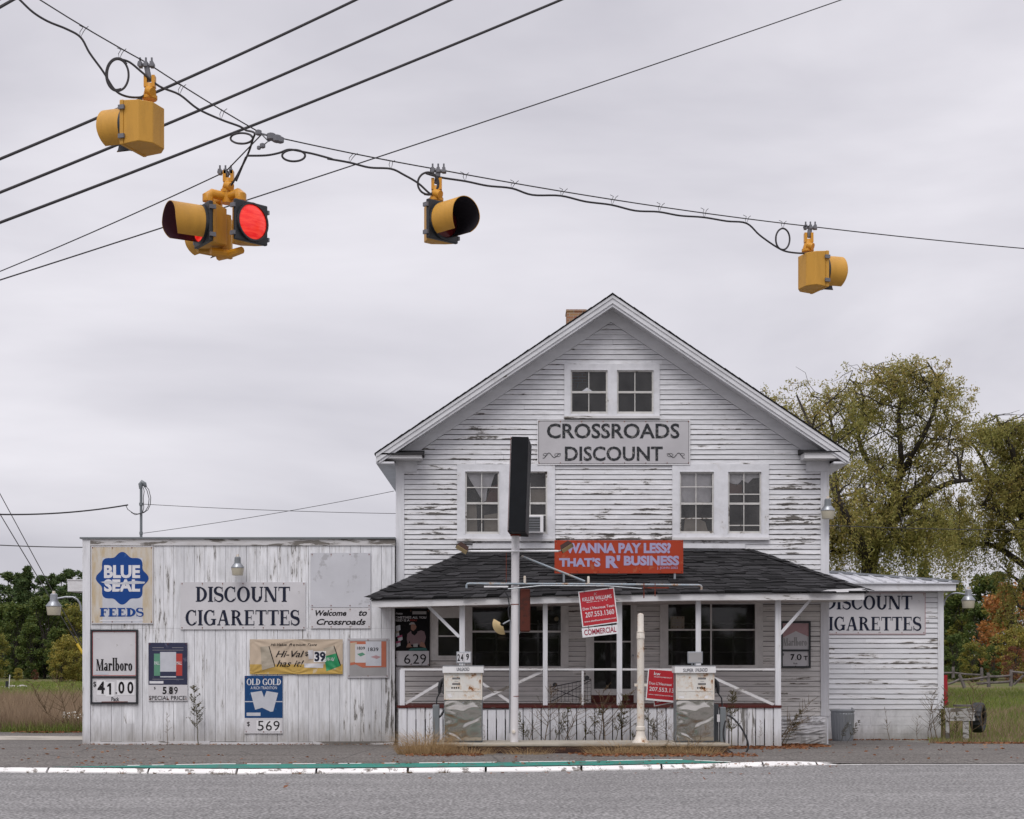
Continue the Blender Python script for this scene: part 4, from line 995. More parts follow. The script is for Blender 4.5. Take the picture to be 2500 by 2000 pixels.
# vinyl banner with creases
t_ = thing('vinyl_banner', 'creased tan banner with gold lower edge and a green pack', 'banner', (fx(723, SD), SD, fz(1646, SD))); mp_ = planar(SD)
def crease(u, v):
    s_ = 0
    for cu, cv in ((0, 0), (1, 0), (0, 1), (1, 1), (.5, 1), (.5, 0)):
        a = math.atan2(v - cv, (u - cu)*2.6); r_ = math.hypot(u - cu, (v - cv)*.4); s_ += math.sin(a*13 + cu*3)*.010*math.exp(-r_*3.2)*(1 - math.exp(-r_*30))
    return .012 + s_ + .006*math.sin(u*9)*math.sin(v*3.1)
def bmap(px, py, off=0.0):
    u, v = (px - 610)/227, (py - 1561)/85; return mp_(px, py, off + crease(u, v))
NX, NZ = 60, 24
for nm, v0, v1, mt in (('sheet', 0, .72, m_tan), ('gold_edge', .72, 1, m_gold)):
    mb = MB(); mb.add([bmap(610 + 227*i/NX + (1.2*math.sin(j) if 0 else 0), 1561 + 85*(v0 + (v1-v0)*j/NZ), 0) for j in range(NZ+1) for i in range(NX+1)], [(j*(NX+1)+i, j*(NX+1)+i+1, (j+1)*(NX+1)+i+1, (j+1)*(NX+1)+i) for j in range(NZ) for i in range(NX)])
    mb.build(nm, mt, t_, smooth=True)
def bwrite(lines, mat, bold, shear, name='lettering', off=.004): return write(lines, None, bmap, mat, t_, off, bold, shear=shear, name=name)
bwrite([('Hi-Value. Premium Taste', (661, 774, 1571, 1577.5)), ('Hi-Val', (673, 743, 1589, 1605)), ('has it!', (675, 742, 1612, 1628))], m_ink, .02, .4)
bwrite([('$', (745, 753, 1591, 1603))], m_ink, .02, 0)
def bpatch(poly, mat, name, off): return patch(poly, bmap, mat, t_, name, off)
def subdiv_patch(poly4, mat, name, off, n=8):
    (ax, ay), (bx, by), (cx, cy), (dx, dy) = poly4; mb = MB()
    g = [bmap((ax*(1-u)+bx*u)*(1-v)+(dx*(1-u)+cx*u)*v, (ay*(1-u)+by*u)*(1-v)+(dy*(1-u)+cy*u)*v, off) for v in [j/n for j in range(n+1)] for u in [i/n for i in range(n+1)]]
    mb.add(g, [(j*(n+1)+i, j*(n+1)+i+1, (j+1)*(n+1)+i+1, (j+1)*(n+1)+i) for j in range(n) for i in range(n)]); return mb.build(name, mat, t_)
subdiv_patch([(792, 1603), (822, 1595), (831, 1626), (797, 1639)], m_prgreen, 'green_pack', .004); subdiv_patch([(790, 1583), (815, 1577), (822, 1595), (794, 1602)], m_curt2, 'pack_lid', .004); subdiv_patch([(814.5, 1577), (816.5, 1576.5), (832.5, 1624), (831, 1626)], m_ink, 'pack_side', .006)
subdiv_patch([(636, 1579), (656, 1578), (672, 1628), (640, 1636)], m_curt2, 'brown_pack', .004); subdiv_patch([(656, 1578), (658, 1577.5), (672.5, 1627), (671, 1629)], m_ink, 'brown_pack_side', .006)
subdiv_patch([(766, 1590), (796, 1590), (796, 1616), (766, 1617)], m_white, 'price_sticker', .004); subdiv_patch([(752, 1588), (765, 1587), (765, 1609), (754, 1610)], m_sign, 'torn_sticker', .004); subdiv_patch([(743, 1620), (790, 1620), (789, 1631), (743, 1630)], m_sign, 'warning_strip', .004)
bwrite([('39', (768, 795, 1591.5, 1615.5))], m_navy, .045, 0, 'price_digits', .007); bwrite([('Hi-Val', (797, 817, 1605, 1614))], m_letwhite, .01, .4, 'pack_lettering', .007)
t_, mp_ = board('cigarette_poster', 'bright blue poster with two white packs over a 569 price strip', 597, 690, 1650, 1791, SD, m_sign, .012, 'cigarette posters on the annex', 'poster')
patch(rc(597.5, 690, 1650, 1753), mp_, m_ogblue, t_, 'print', .002)
write('OLD GOLD', (602.5, 686, 1657, 1673), mp_, m_letwhite, t_, .004, serif=True, T=.22, t=.08, gap=.04)
write('A RICH TRADITION', (612, 676, 1676, 1683), mp_, m_letwhite, t_, .004, .0, name='small_lettering')
patch([(597.5, 1712), (690, 1712), (690, 1714.3), (597.5, 1714.3)], mp_, m_paleprint, t_, 'white_line', .003)
patch([(612, 1691), (639, 1687), (644.7, 1703), (651, 1687), (679, 1692), (667, 1737), (661, 1738), (640, 1728), (623, 1733)], mp_, m_paleprint, t_, 'white_packs', .005)
patch(rc(602, 636, 1740, 1748), mp_, m_paleprint, t_, 'warning', .003)
for k, a in enumerate((626, 646.5, 665)): patch(rc(a, a + 20, 1759, 1786), mp_, m_white, t_, 'digit_card', .002 + .001*k)
write([('5', (629, 644, 1760, 1784)), ('6', (649, 664, 1760, 1784)), ('9', (667.5, 683, 1760, 1784)), ('$', (603, 610, 1762, 1774))], None, mp_, m_ink, t_, .006, .0)
t_, mp_ = board('cigarette_poster', 'torn grey poster with orange print beside the banner', 848, 949, 1559, 1655, SD, m_greyprint, .01, 'cigarette posters on the annex', 'poster')
edge(t_, mp_, 848, 949, 1559, 1655, 5, m_signgrey, .003, 'rim', -.001)
patch([(855, 1566), (943, 1566), (943, 1629), (885, 1630), (868, 1622), (855, 1625)], mp_, m_porange, t_, 'print', .002); patch([(855, 1570), (871, 1568), (871, 1616), (855, 1618)], mp_, m_tan, t_, 'faded_corner', .003)
patch(rc(867, 893, 1573, 1618), mp_, m_sign, t_, 'small_pack', .004); patch(rc(893, 931, 1566, 1626), mp_, m_paleprint, t_, 'large_pack', .005)
patch([(872, 1597), (885, 1593), (892, 1598), (880, 1603)], mp_, m_pgreen2, t_, 'green_mark', .006); patch([(905, 1604), (918, 1600), (930, 1604), (920, 1609)], mp_, m_pink, t_, 'pink_mark', .007)
write([('1839', (872, 891, 1579, 1586)), ('1839', (899, 924, 1581, 1590))], None, mp_, m_ink, t_, .008, .03)
patch([(853, 1632), (944, 1630), (944, 1650), (853, 1652)], mp_, m_greyprint, t_, 'bleached_strip', .004)

# black poster with a bearded card player, at the porch end
PD = D - .08
t_, mp_ = board('cigarette_poster', 'black poster of a bearded man in a cap over a 6.29 price panel', 956, 1049.5, 1486, 1627, PD, m_black, .02, 'cigarette posters on the annex', 'poster')
patch(rc(958, 1047.5, 1589.5, 1625), mp_, m_sign, t_, 'price_panel', .003)
write([('6', (986.5, 1002, 1597, 1621)), ('29', (1008, 1040.5, 1597, 1621)), ('.', (1004, 1006.5, 1620, 1623)), ('$', (961, 968, 1598, 1610))], None, mp_, m_ink, t_, .005, .0)
write([('Winston', (962, 983, 1495, 1500.5)), ('SOMETIMES ALL YOU', (961.5, 1040.5, 1505, 1510.5)), ('NEED IS A', (961.5, 1000, 1512, 1517.3))], None, mp_, m_letwhite, t_, .003, .02, name='slogan')
write('FIX?', (1002, 1018, 1512.5, 1516.8), mp_, m_prred, t_, .003, .01, name='red_word'); patch(rc(1007, 1041, 1492.5, 1500), mp_, m_greyprint, t_, 'warning', .003)
for poly, mt, nm, of in (([(994, 1548), (1004, 1540), (1016, 1543), (1028, 1539), (1036, 1542), (1040, 1556), (1036, 1572), (1028, 1565), (1026, 1574), (1002, 1574), (1000, 1564), (996, 1574), (993, 1562)], m_shirt, 'shirt', .003),
                         ([(1003, 1526), (1008, 1522), (1014, 1524), (1017, 1530), (1015, 1538), (1009, 1543), (1003, 1536)], m_skin, 'face', .004), ([(1003, 1537), (1009, 1541), (1017, 1534), (1019, 1545), (1012, 1552), (1005, 1547)], m_black, 'beard', .005),
                         ([(999, 1523), (1004, 1519), (1011, 1520), (1015, 1526), (1008, 1524), (1000, 1526)], m_greyprint, 'cap', .006), ([(995, 1572), (1001, 1570), (1004, 1578), (1008, 1580), (992, 1581)], m_skin, 'left_hand', .004), ([(1028, 1566), (1036, 1570), (1040, 1582), (1032, 1580), (1024, 1578)], m_skin, 'right_hand', .004),
                         ([(1003, 1583), (1040, 1581), (1044, 1588.5), (996, 1588.5)], m_teal, 'table', .003), ([(1009, 1572), (1020, 1571), (1020, 1580), (1009, 1580)], m_greyprint, 'chips', .005)): patch(poly, mp_, mt, t_, nm, of)
for k, (a, b, c) in enumerate(((965, 1529, m_paleprint), (962, 1543, m_curt2), (970, 1553, m_magenta), (965, 1567, m_magenta))):
    patch([(a, b), (a + 12, b - 3), (a + 13, b + 9), (a + 3, b + 14)], mp_, m_paleprint, t_, 'pack', .003 + .001*k); patch([(a, b), (a + 12, b - 3), (a + 12.3, b + 2), (a + 1, b + 5)], mp_, c, t_, 'pack_top', .0075)

t_, mp_ = price_frame('black framed sun bleached pink price sign at the porch end', 1906, 1979, 1517, 1631, 1588, D - .05, 'framed cigarette price signs')
patch([(1911, 1522), (1974.5, 1522), (1974.5, 1555), (1943, 1541), (1911, 1557)], mp_, m_pink, t_, 'pink_print', .002)
write('Marlboro', (1912, 1970, 1556, 1577), mp_, m_greyprint, t_, .004, serif=True, T=.24, t=.09, gap=.05); write([('7', (1930, 1940, 1597, 1612)), ('.', (1942, 1944, 1610, 1612)), ('0', (1945, 1957, 1597, 1612)), ('1', (1966, 1968.5, 1603, 1612)), ('-', (1962, 1972, 1601.5, 1603.5)), ('$', (1911, 1914, 1595, 1601)), ('Pack', (1937, 1947, 1618, 1622))], None, mp_, m_ink, t_, .004, .04, name='price')

# orange sign standing on the porch roof
OD = 33.1
t_, mp_ = board('roof_sign', 'orange WANNA PAY LESS signboard standing on the porch roof', 1354, 1668, 1319, 1400, OD, m_orange, .02)
write([('WANNA PAY LESS?', (1381, 1638, 1325.5, 1351)), ("THAT'S", (1365, 1466, 1362, 1384)), ("R'", (1479, 1514, 1356, 1387)), ('BUSINESS', (1523, 1658, 1357, 1381))], None, mp_, m_lilac, t_, .004, .05)
write('J. JOHN 2002', (1604, 1655, 1383.5, 1391), mp_, m_lilac, t_, .004, .01, name='signature')
mb = MB()
for a in (1374, 1645): mb.box(fx(a, OD), fx(a + 5, OD), OD + .005, OD + .03, fz(1440, OD), fz(1402, OD)); mb.box(fx(a, OD), fx(a + 5, OD), OD + .022, OD + .035, fz(1402, OD), fz(1330, OD))
mb.each('bracket', m_galv, t_)
# real estate signs
KD = 30.2
cs = [(1411.4, 1444.6), (1499, 1434), (1509.8, 1520), (1422, 1532)]
t_ = thing('estate_sign', 'tilted red board hanging from the pipe with a COMMERCIAL rider', 'sign', P(1460, 1532, KD), 'red estate agent signs'); tm = tilted(cs, KD)
patch(rc(0, 1, 0, 1), tm, m_white, t_, 'board', 0, .012); patch(rc(.03, .97, .03, .97), tm, m_red, t_, 'red_face', .002)
write([('KELLER WILLIAMS', (.09, .90, .185, .29)), ("Don L'Heureux Team", (.07, .95, .46, .54)), ('207.553.1360', (.12, .92, .60, .745)), ('www.donlheureuxteam.com', (.07, .95, .83, .88)), ('REALTY', (.2, .8, .315, .34))], None, tm, m_letwhite, t_, .004, .025)
write('K', (.42, .52, .08, .165), tm, m_pink, t_, .004, .0, shear=.2, name='emblem')
rm = tilted([(1420, 1534.5), (1507.5, 1525), (1508.5, 1547), (1422.5, 1557)], KD); patch(rc(0, 1, 0, 1), rm, m_white, t_, 'rider', 0, .008); write('COMMERCIAL', (.06, .96, .18, .80), rm, m_redtext, t_, .003, .02, name='rider_lettering')
mb = MB()
for px_ in (1426, 1485): mb.tube([P(px_, 1430, KD - .02), P(px_, 1447 - (px_ - 1426)*.12, KD - .015)], .006, 6)
for px_ in (1437, 1494): mb.tube([P(px_, 1528 - (px_ - 1437)*.12, KD - .016), P(px_, 1536 - (px_-1437)*.12, KD - .016)], .006, 6)
mb.each('hanger', m_darksteel, t_)
KD2 = 31.0
t_ = thing('estate_sign', 'upright red estate board leaning behind the SUPER UNLEADED pump', 'sign', P(1620, 1714, KD2), 'red estate agent signs'); tm = tilted([(1582.5, 1632), (1668, 1638), (1661, 1717), (1576, 1709)], KD2)
patch(rc(0, 1, 0, 1), tm, m_white, t_, 'board', 0, .012); patch(rc(.03, .97, .03, .94), tm, m_red, t_, 'red_face', .002)
write([('kw', (.18, .36, .09, .2)), ("Don L'Heureux Team", (.06, .97, .41, .50)), ('207.553.1360', (.08, .95, .57, .70)), ('www.realestatearoundmaine.com', (.07, .95, .785, .825)), ('KELLERWILLIAMS REALTY', (.19, .70, .23, .265))], None, tm, m_letwhite, t_, .004, .02)
t_ = thing('estate_sign', 'red estate board lying tilted below another, only a corner showing', 'sign', P(1620, 1724, KD2 + .1), 'red estate agent signs'); tm = tilted([(1590, 1668), (1672, 1655), (1683, 1709), (1597, 1725)], KD2 + .1)
patch(rc(0, 1, 0, 1), tm, m_white, t_, 'board', 0, .012); patch(rc(.03, .97, .03, .96), tm, m_red, t_, 'red_face', .002); write('207.553.1360', (.08, .95, .72, .86), tm, m_letwhite, t_, .004, .02)
t_, mp_ = board('paper_notice', 'yellowed paper notice taped inside the right shop window', 1637, 1671, 1505, 1536, D + .03, m_curt2, .003, cat='notice'); write([('FOR SALE', (1641, 1667, 1511, 1517))][:0] or [('-', (1643, 1655, 1513, 1514.5)), ('-', (1641, 1665, 1519, 1520.5)), ('-', (1642, 1660, 1525, 1526.5))], None, mp_, m_greyprint, t_, .003, .0)
t_ = thing('wall_clock', 'small round cream disc hanging inside the left shop window', 'clock', (fx(1359), D + .12, fz(1518))); MB().lathe([(0, -.02), (.043, -.02), (.05, -.008), (.05, .02), (0, .02)], (fx(1359), D + .12, fz(1511)), 18, 'y').build('dial', m_cream, t_)

# ------------------------------------------------------------------ pump island
IY0, IY1 = 29.55, 30.95; ITZ = .175
isl = thing('pump_island', 'low concrete pump island with rusty brown steel edge', 'island', (.9, 30.2, 0))
mb = MB(); mb.box(fx(1046, IY0), fx(1782, IY0), IY0 - .02, IY1, ITZ - .045, ITZ); bevel(mb.build('slab', m_concrete, isl), .012)
mb = MB(); mb.box(fx(1050, IY0), fx(1776, IY0), IY0, IY1 - .02, -.05, ITZ - .046); mb.build('steel_edge', m_brown, isl)
GP = 30.05
def pump(label, px0, px1, tilt):
    s_ = GP/F; x0, x1 = fx(px0, GP), fx(px1, GP); z = lambda y: fz(y, GP); t_ = thing('fuel_pump', label, 'fuel pump', ((x0+x1)/2, GP + .25, ITZ), 'old fuel pumps on the island'); dp = .48
    body = bevel(MB().box(x0, x1, GP + .012, GP + dp, ITZ, z(1643)).build('cabinet', m_greysteel, t_), .012)
    fr = MB(); fw = .028
    fr.box(x0, x0 + fw, GP - .012, GP + .011, z(1709), z(1643)); fr.box(x1 - fw, x1, GP - .012, GP + .011, z(1709), z(1643)); fr.box(x0 + fw, x1 - fw, GP - .012, GP + .011, z(1709), z(1709) + .02); fr.build('face_frame', m_post, t_)
    face = MB().box(x0 + fw, x1 - fw, GP - .004, GP + .0105, z(1709) + .02, z(1643)).build('dial_face', m_pumpface, t_)
    L = px0 < 1400; fm = planar(GP - .004); base = px0 + (16 if L else 50)
    for yy, h in ((1654.5, 4.2), (1668, 4.2)):
        patch(rc(base + 4, base + 23, yy, yy + h), fm, m_black, face, 'display', .002); 
        mb = MB(); [mb.add([fm(base + 4.8 + 2.9*k, yy + .8, .004), fm(base + 6.7 + 2.9*k, yy + .8, .004), fm(base + 6.7 + 2.9*k, yy + h - .8, .004), fm(base + 4.8 + 2.9*k, yy + h - .8, .004)], [(0,1,2,3)]) for k in range(6)]; mb.build('numeral', m_greyprint, face)
        patch(rc(base + 10, base + 19, yy - 4.8, yy - 3.6), fm, m_greyprint, face, 'caption', .002)
    mb = MB(); [mb.add([fm(x, y, .003) for x, y in rc(base + 2 + 5.4*k, base + 5.2 + 5.4*k, 1677.5, 1681.5)], [(0,1,2,3)]) for k in range(4)]; mb.build('button', m_black, face)
    if L: patch([(px0 + 8, 1696), (px0 + 16, 1693), (px0 + 20, 1702), (px0 + 12, 1704)], fm, m_white, face, 'sticker', .002)
    else: patch(rc(px0 + 8, px0 + 20, 1700, 1705), fm, m_white, face, 'sticker', .002); patch(rc(px0 + 71, px0 + 78, 1699, 1706), fm, m_white, face, 'sticker', .002)
    MB().box(x0 + fw*.5, x1 - fw*.5, GP - .010, GP - .0045, z(1688), z(1686)).build('face_ledge', m_pumpface, face)
    dm = MB(); dx0, dx1, dz0, dz1 = x0 + .012, x1 - .012, ITZ + .035, z(1711); NXd, NZd = 24, 26
    dm.add([(dx0 + (dx1-dx0)*i/NXd, GP + .004 - .010*math.sin(math.pi*i/NXd)*math.sin(math.pi*j/NZd), dz0 + (dz1-dz0)*j/NZd) for j in range(NZd+1) for i in range(NXd+1)], [(j*(NXd+1)+i, j*(NXd+1)+i+1, (j+1)*(NXd+1)+i+1, (j+1)*(NXd+1)+i) for j in range(NZd) for i in range(NXd)])
    dr = dm.build('steel_door', m_steel, t_, smooth=True)
    MB().lathe([(0, -.03), (.014, -.028), (.016, 0)], (x0 + .06 if not L else (x0+x1)/2, GP - .006, z(1752) if not L else z(1716)), 10, 'y').build('lock', m_galv, dr)
    MB().box(x0, x1, GP - .002, GP + .011, ITZ + .001, ITZ + .033).build('kick_plate', m_darksteel, t_)
    mb = MB(); a = (x0 - .024, x1 + .024); zt, zb = z(1626.5), z(1643.5)
    mb.box(a[0], a[1], GP - .05, GP + dp + .02, zb, zt); hd = bevel(mb.build('header', m_pumphead, t_), .008)
    MB().box(a[0] - .004, a[1] + .004, GP - .056, GP + dp + .026, zt + .0005, zt + .012).build('header_cap', m_galv, hd)
    hm = planar(GP - .05); yl = lambda y: y*GP/(GP - .05) if False else y
    if L: write('UNLEADED', (1115, 1146, 1630, 1638.5), hm, m_navy, hd, .003, .03)
    else: write([('SUPER', (1668, 1693, 1632.5, 1641)), ('UNLEADED', (1697, 1727.5, 1631.5, 1640))], None, hm, m_navy, hd, .003, .03)
    # price topper
    tx0, tx1 = (1114, 1151) if L else (1678.5, 1716); ty = GP + .06
    tp = bevel(MB().box(fx(tx0, ty), fx(tx1, ty), ty, ty + .05, z(1620), z(1591)).build('price_topper', m_galv, t_), .014, 3)
    patch(rc(tx0 + 2.4, tx1 - 2.4, 1593.5, 1617.5), planar(ty), m_sign if L else m_greyprint, tp, 'price_face', .002)
    if L:
        patch(rc(1132, 1133.2, 1593.5, 1617.5), planar(ty), m_greyprint, tp, 'divider', .003); write([('2', (1117, 1123, 1597, 1614)), ('4', (1125, 1131, 1597, 1614)), ('9', (1138, 1145, 1596, 1612))], None, planar(ty), m_ink, tp, .004, .03, name='price_digits')
    mb = MB(); [mb.box(fx(q, ty), fx(q + 2.6, ty), ty + .01, ty + .035, zt + .0125, z(1620) - .0005) for q in (tx0 + 10, tx0 + 17)]; mb.each('topper_stem', m_galv, tp)
    # nozzle in its cradle
    sx = x0 - .006 if L else x1 + .006; sg = -1 if L else 1; mb = MB(); ny = GP + .2
    mb.smooth = True
    mb.tube([(sx + sg*.0, ny, z(1655)), (sx + sg*.03, ny, z(1660)), (sx + sg*.065, ny, z(1667)), (sx + sg*.085, ny, z(1680)), (sx + sg*.09, ny, z(1694))], [.014, .026, .042, .034, .022], 10)
    mb.tube([(sx + sg*.02, ny, z(1668)), (sx + sg*.018, ny, z(1682)), (sx + sg*.03, ny, z(1691)), (sx + sg*.085, ny, z(1692))], .008, 6); mb.tube([(sx + sg*.045, ny, z(1666)), (sx + sg*.04, ny, z(1680)), (sx + sg*.055, ny, z(1690))], .007, 6)
    nz = mb.build('nozzle', m_rubber, t_)
    MB().tube([(sx + sg*.0, ny, z(1655)), (sx - sg*.02, ny, z(1650))], .010, 8).build('spout', m_galv, nz)
    bevel(MB().box(min(sx, sx + sg*.025), max(sx, sx + sg*.025), GP + .13, GP + .28, z(1696), z(1655)).build('cradle', m_darksteel, t_), .004)
    # hose pylon and hose
    if L: q0, q1 = 1055.5, 1071.5
    else: q0, q1 = 1760, 1774
    mb = MB(); mb.box(fx(q0, GP), fx(q1, GP), GP + .1, GP + .3, ITZ if L else -.0, z(1721 if L else 1727)); py_ = bevel(mb.build('hose_pylon', m_greysteel, t_), .01)
    if not L: MB().box(fx(1745.5, GP), fx(1757, GP), GP + .16, GP + .34, ITZ, z(1720)).build('inner_pylon', m_darksteel, t_)
    c = (q0 + q1)/2
    hp = [(sx + sg*.09, ny, z(1694)), (fx(c - (2 if not L else -2), GP), ny, z(1705)), (fx(c - (1 if not L else -1), GP), ny, z(1716)), (fx(c, GP), ny, z(1726))]
    MB().tube(hp, .013, 8).build('upper_hose', m_rubber, t_, smooth=True)
    if L:
        MB().tube([P(1071, 1752, GP + .15), P(1076, 1748, GP + .12), P(1082, 1738, GP + .14), P(1086, 1733, GP + .2)], .02, 8).build('hose', m_rubber, t_, smooth=True)
    else:
        lp = [(1774, 1747), (1781, 1748), (1792, 1756), (1806, 1772), (1818, 1792), (1826, 1814), (1826, 1828), (1819, 1838), (1804, 1841.5), (1790, 1839), (1777, 1830), (1769, 1812), (1766, 1790), (1769, 1768), (1773, 1758)]
        pts = []
        for i in range(len(lp)-1):
            for k in range(4):
                u = k/4; p0, p1, p2, p3 = [lp[min(max(i+q, 0), len(lp)-1)] for q in (-1, 0, 1, 2)]
                f = lambda a, b, c_, d_: .5*((2*b) + (-a + c_)*u + (2*a - 5*b + 4*c_ - d_)*u*u + (-a + 3*b - 3*c_ + d_)*u**3)
                pts.append(P(f(*[q[0] for q in (p0, p1, p2, p3)]), f(*[q[1] for q in (p0, p1, p2, p3)]), GP - .1 + .1*abs(i - 7)/7 - .02))
        MB().tube(pts, .017, 8).build('hose', m_rubber, t_, smooth=True)
        MB().tube([P(1779, 1747.5, GP - .02), P(1786, 1751, GP - .03)], .021, 8).build('hose_clamp', m_galv, t_); MB().box(fx(1752, GP), fx(1759, GP), GP + .08, GP + .1, z(1763), z(1745)).build('hang_tag', m_sign, t_)
    return t_
pump('white and steel fuel pump marked UNLEADED with a 2 4 9 price plate', 1084, 1177.5, 0)
pump('white and steel fuel pump marked SUPER UNLEADED with a looped black hose', 1650, 1744, 1)

# ------------------------------------------------------------------ pole sign with pipe frame
PD_ = 30.2
pole = thing('pole_sign', 'tall white rusty pole with a black cabinet sign, pipes and lamps', 'pole sign', P(1255.5, 1812, PD_))
q = lambda x, y, dy=0.0: P(x, y, PD_) + Vector((0, dy, 0))
bt = P(1255.5, 1812, PD_); bt.z = ITZ
MB().tube([bt, q(1256, 1700), q(1257.5, 1500), q(1258.5, 1304)], .074, 20).build('pole', m_pole, pole, smooth=True)
mb = MB(); mb.lathe([(.077, -.008), (.077, .008)], q(1257.6, 1476), 20); mb.lathe([(.076, -.006), (.076, .006)], q(1257, 1700), 20); mb.each('rust_band', m_redrust, pole)
M4 = Matrix.Translation(P(1266.5, 1298, 29.55) + Vector((0, .6, 0))) @ Matrix.Rotation(RAD(-3.4), 4, 'Z') @ Matrix.Rotation(RAD(1.9), 4, 'Y')
zb_, zt_ = 0, (1298 - 1066)*29.55/F
mb = MB(); mb.m = M4; mb.box(-.15, .155, -.6, .6, 0, zt_); cab = bevel(mb.build('sign_cabinet', m_blackbox, pole), .01)
mb = MB(); mb.m = M4; mb.box(-.162, -.1505, -.57, .57, .04, zt_ - .04); mb.build('sign_panel', m_sign, cab)
mb = MB(); mb.m = M4; mb.box(-.168, -.1625, -.59, .59, .0, .035); mb.box(-.168, -.1625, -.59, .59, zt_ - .035, zt_); mb.box(-.168, -.1625, -.6, -.572, .036, zt_ - .036); mb.build('panel_rim', m_redrust, cab)
MB().lathe([(.095, 0), (.095, .03), (.075, .05)], q(1258.5, 1309), 16).build('collar', m_redrust, pole)
py0 = -.10
MB().tube([q(1140, 1347, py0), q(1363, 1346.5, py0)], .020, 10).build('lamp_bar', m_white, pole, smooth=True)
for (a, b, sg) in ((1131, 1338, -1), (1381, 1335, 1)):
    mb = MB(); ctr = q(a, b, py0 - .05); mb.m = Matrix.Translation(ctr) @ Matrix.Rotation(RAD(-32*sg), 4, 'Y') @ Matrix.Rotation(RAD(-25), 4, 'X')
    mb.add([(-.12, -.09, -.055), (.12, -.09, -.055), (.12, .07, -.055), (-.12, .07, -.055), (-.085, -.05, .05), (.085, -.05, .05), (.085, .05, .05), (-.085, .05, .05)], [(0,3,2,1),(4,5,6,7),(0,1,5,4),(1,2,6,5),(2,3,7,6),(3,0,4,7)])
    fl = mb.build('floodlight', m_brown, pole); mb2 = MB(); mb2.m = mb.m; mb2.box(-.11, .11, -.08, .06, -.062, -.0555); mb2.build('lens', m_cream, fl)
    MB().tube([q(1140 if sg < 0 else 1363, 1347, py0), q(a, b + 6, py0 - .03)], .014, 8).build('lamp_knuckle', m_galv, fl)
mb = MB(); ring = [q(1139.5, 1437, py0), q(1139.5, 1429, py0), q(1142, 1426, py0), q(1147, 1425.5, py0), q(1430, 1427, py0), q(1704, 1429.5, py0), q(1709, 1430.5, py0), q(1711, 1433, py0), q(1711, 1441, py0)]
MB().tube(ring, .0205, 10).build('long_pipe', m_pipe, pole, smooth=True)
MB().tube([q(1240, 1439, py0 - .03), q(1290, 1434, py0 - .03), q(1320, 1430.5, py0 - .03), q(1480, 1431.5, py0 - .02), q(1540, 1436, py0 - .02), q(1566, 1438, py0 - .02)], .011, 8).build('conduit', m_galv, pole, smooth=True)
MB().tube([q(1273, 1358, -.02), q(1427, 1420, py0)], .021, 10).build('diagonal_strut', m_pipe, pole, smooth=True)
mb = MB(); [mb.lathe([(.022, 0), (.024, .1), (.018, .13)], q(a, b, py0), 10) for a, b in ((1281, 1424), (1436, 1425))]; mb.each('pipe_tee', m_post, pole)
MB().box(q(1182, 0).x, q(1241, 0).x, PD_ + py0 - .05, PD_ + py0 + .03, fz(1435, PD_), fz(1431.5, PD_)).build('strip_lamp', m_white, pole)
mb = MB(); mb.box(q(1269.5, 0).x, q(1294.5, 0).x, PD_ - .08, PD_ + .1, fz(1543, PD_), fz(1438, PD_)); bevel(mb.build('red_box', m_maroon, pole), .03, 3)
MB().tube([q(1268, 1432, -.03), q(1268, 1548, -.03)], .012, 8).build('box_conduit', m_galv, pole)
mb = MB(); mb.box(q(1571, 0).x, q(1632, 0).x, PD_ + py0 - .01, PD_ + py0 + .01, fz(1437.5, PD_), fz(1434, PD_)); mb.box(q(1569.5, 0).x, q(1572, 0).x, PD_ + py0 - .02, PD_ + py0, fz(1461, PD_), fz(1425, PD_)); mb.box(q(1597, 0).x, q(1599, 0).x, PD_ + py0 - .02, PD_ + py0, fz(1457, PD_), fz(1425, PD_)); mb.each('rusty_bracket', m_redrust, pole)
# broken dish reflector
mb = MB(); ctr = q(1227, 1524, -.12); n = 16; g = []
for j in range(5):
    r_ = .045 + .15*j/4
    for i in range(n + 1):
        a = RAD(150 + 135*i/n); g.append((ctr.x + r_*math.cos(a)*.95, ctr.y + .10*(r_/.2)**2 - .05, ctr.z + r_*math.sin(a)))
mb.add(g, [(j*(n+1)+i, j*(n+1)+i+1, (j+1)*(n+1)+i+1, (j+1)*(n+1)+i) for j in range(4) for i in range(n)])
dish = mb.build('broken_reflector', m_cream, pole); dm_ = dish.modifiers.new('thick', 'SOLIDIFY'); dm_.thickness = .008
MB().tube([q(1228, 1524, -.1), q(1237, 1519, -.06), q(1246, 1514, -.06)], .014, 8).build('reflector_arm', m_galv, pole, smooth=True)
MB().tube([q(1217, 1434, -.1), q(1230, 1440, -.1), q(1240, 1456, -.1), q(1243, 1475, -.09), q(1241, 1490, -.09), q(1242, 1505, -.09), q(1246, 1513, -.08)], .012, 8).build('lamp_cable', m_rubber, pole, smooth=True)
MB().tube([q(1236, 1345, -.09), q(1236, 1424, -.09)], .006, 6).build('drop_wire', m_redrust, pole)
MB().tube([q(1246.5, 1514, -.02), q(1245, 1640, -.02), q(1244, 1790, -.02)], .012, 8).build('pole_conduit', m_galv, pole, smooth=True)
mb = MB(); mb.lathe([(0, -.05), (.03, -.045), (.036, 0)], q(1254, 1786, -.075), 14, 'y'); mb.build('outlet_cover', m_post, pole)

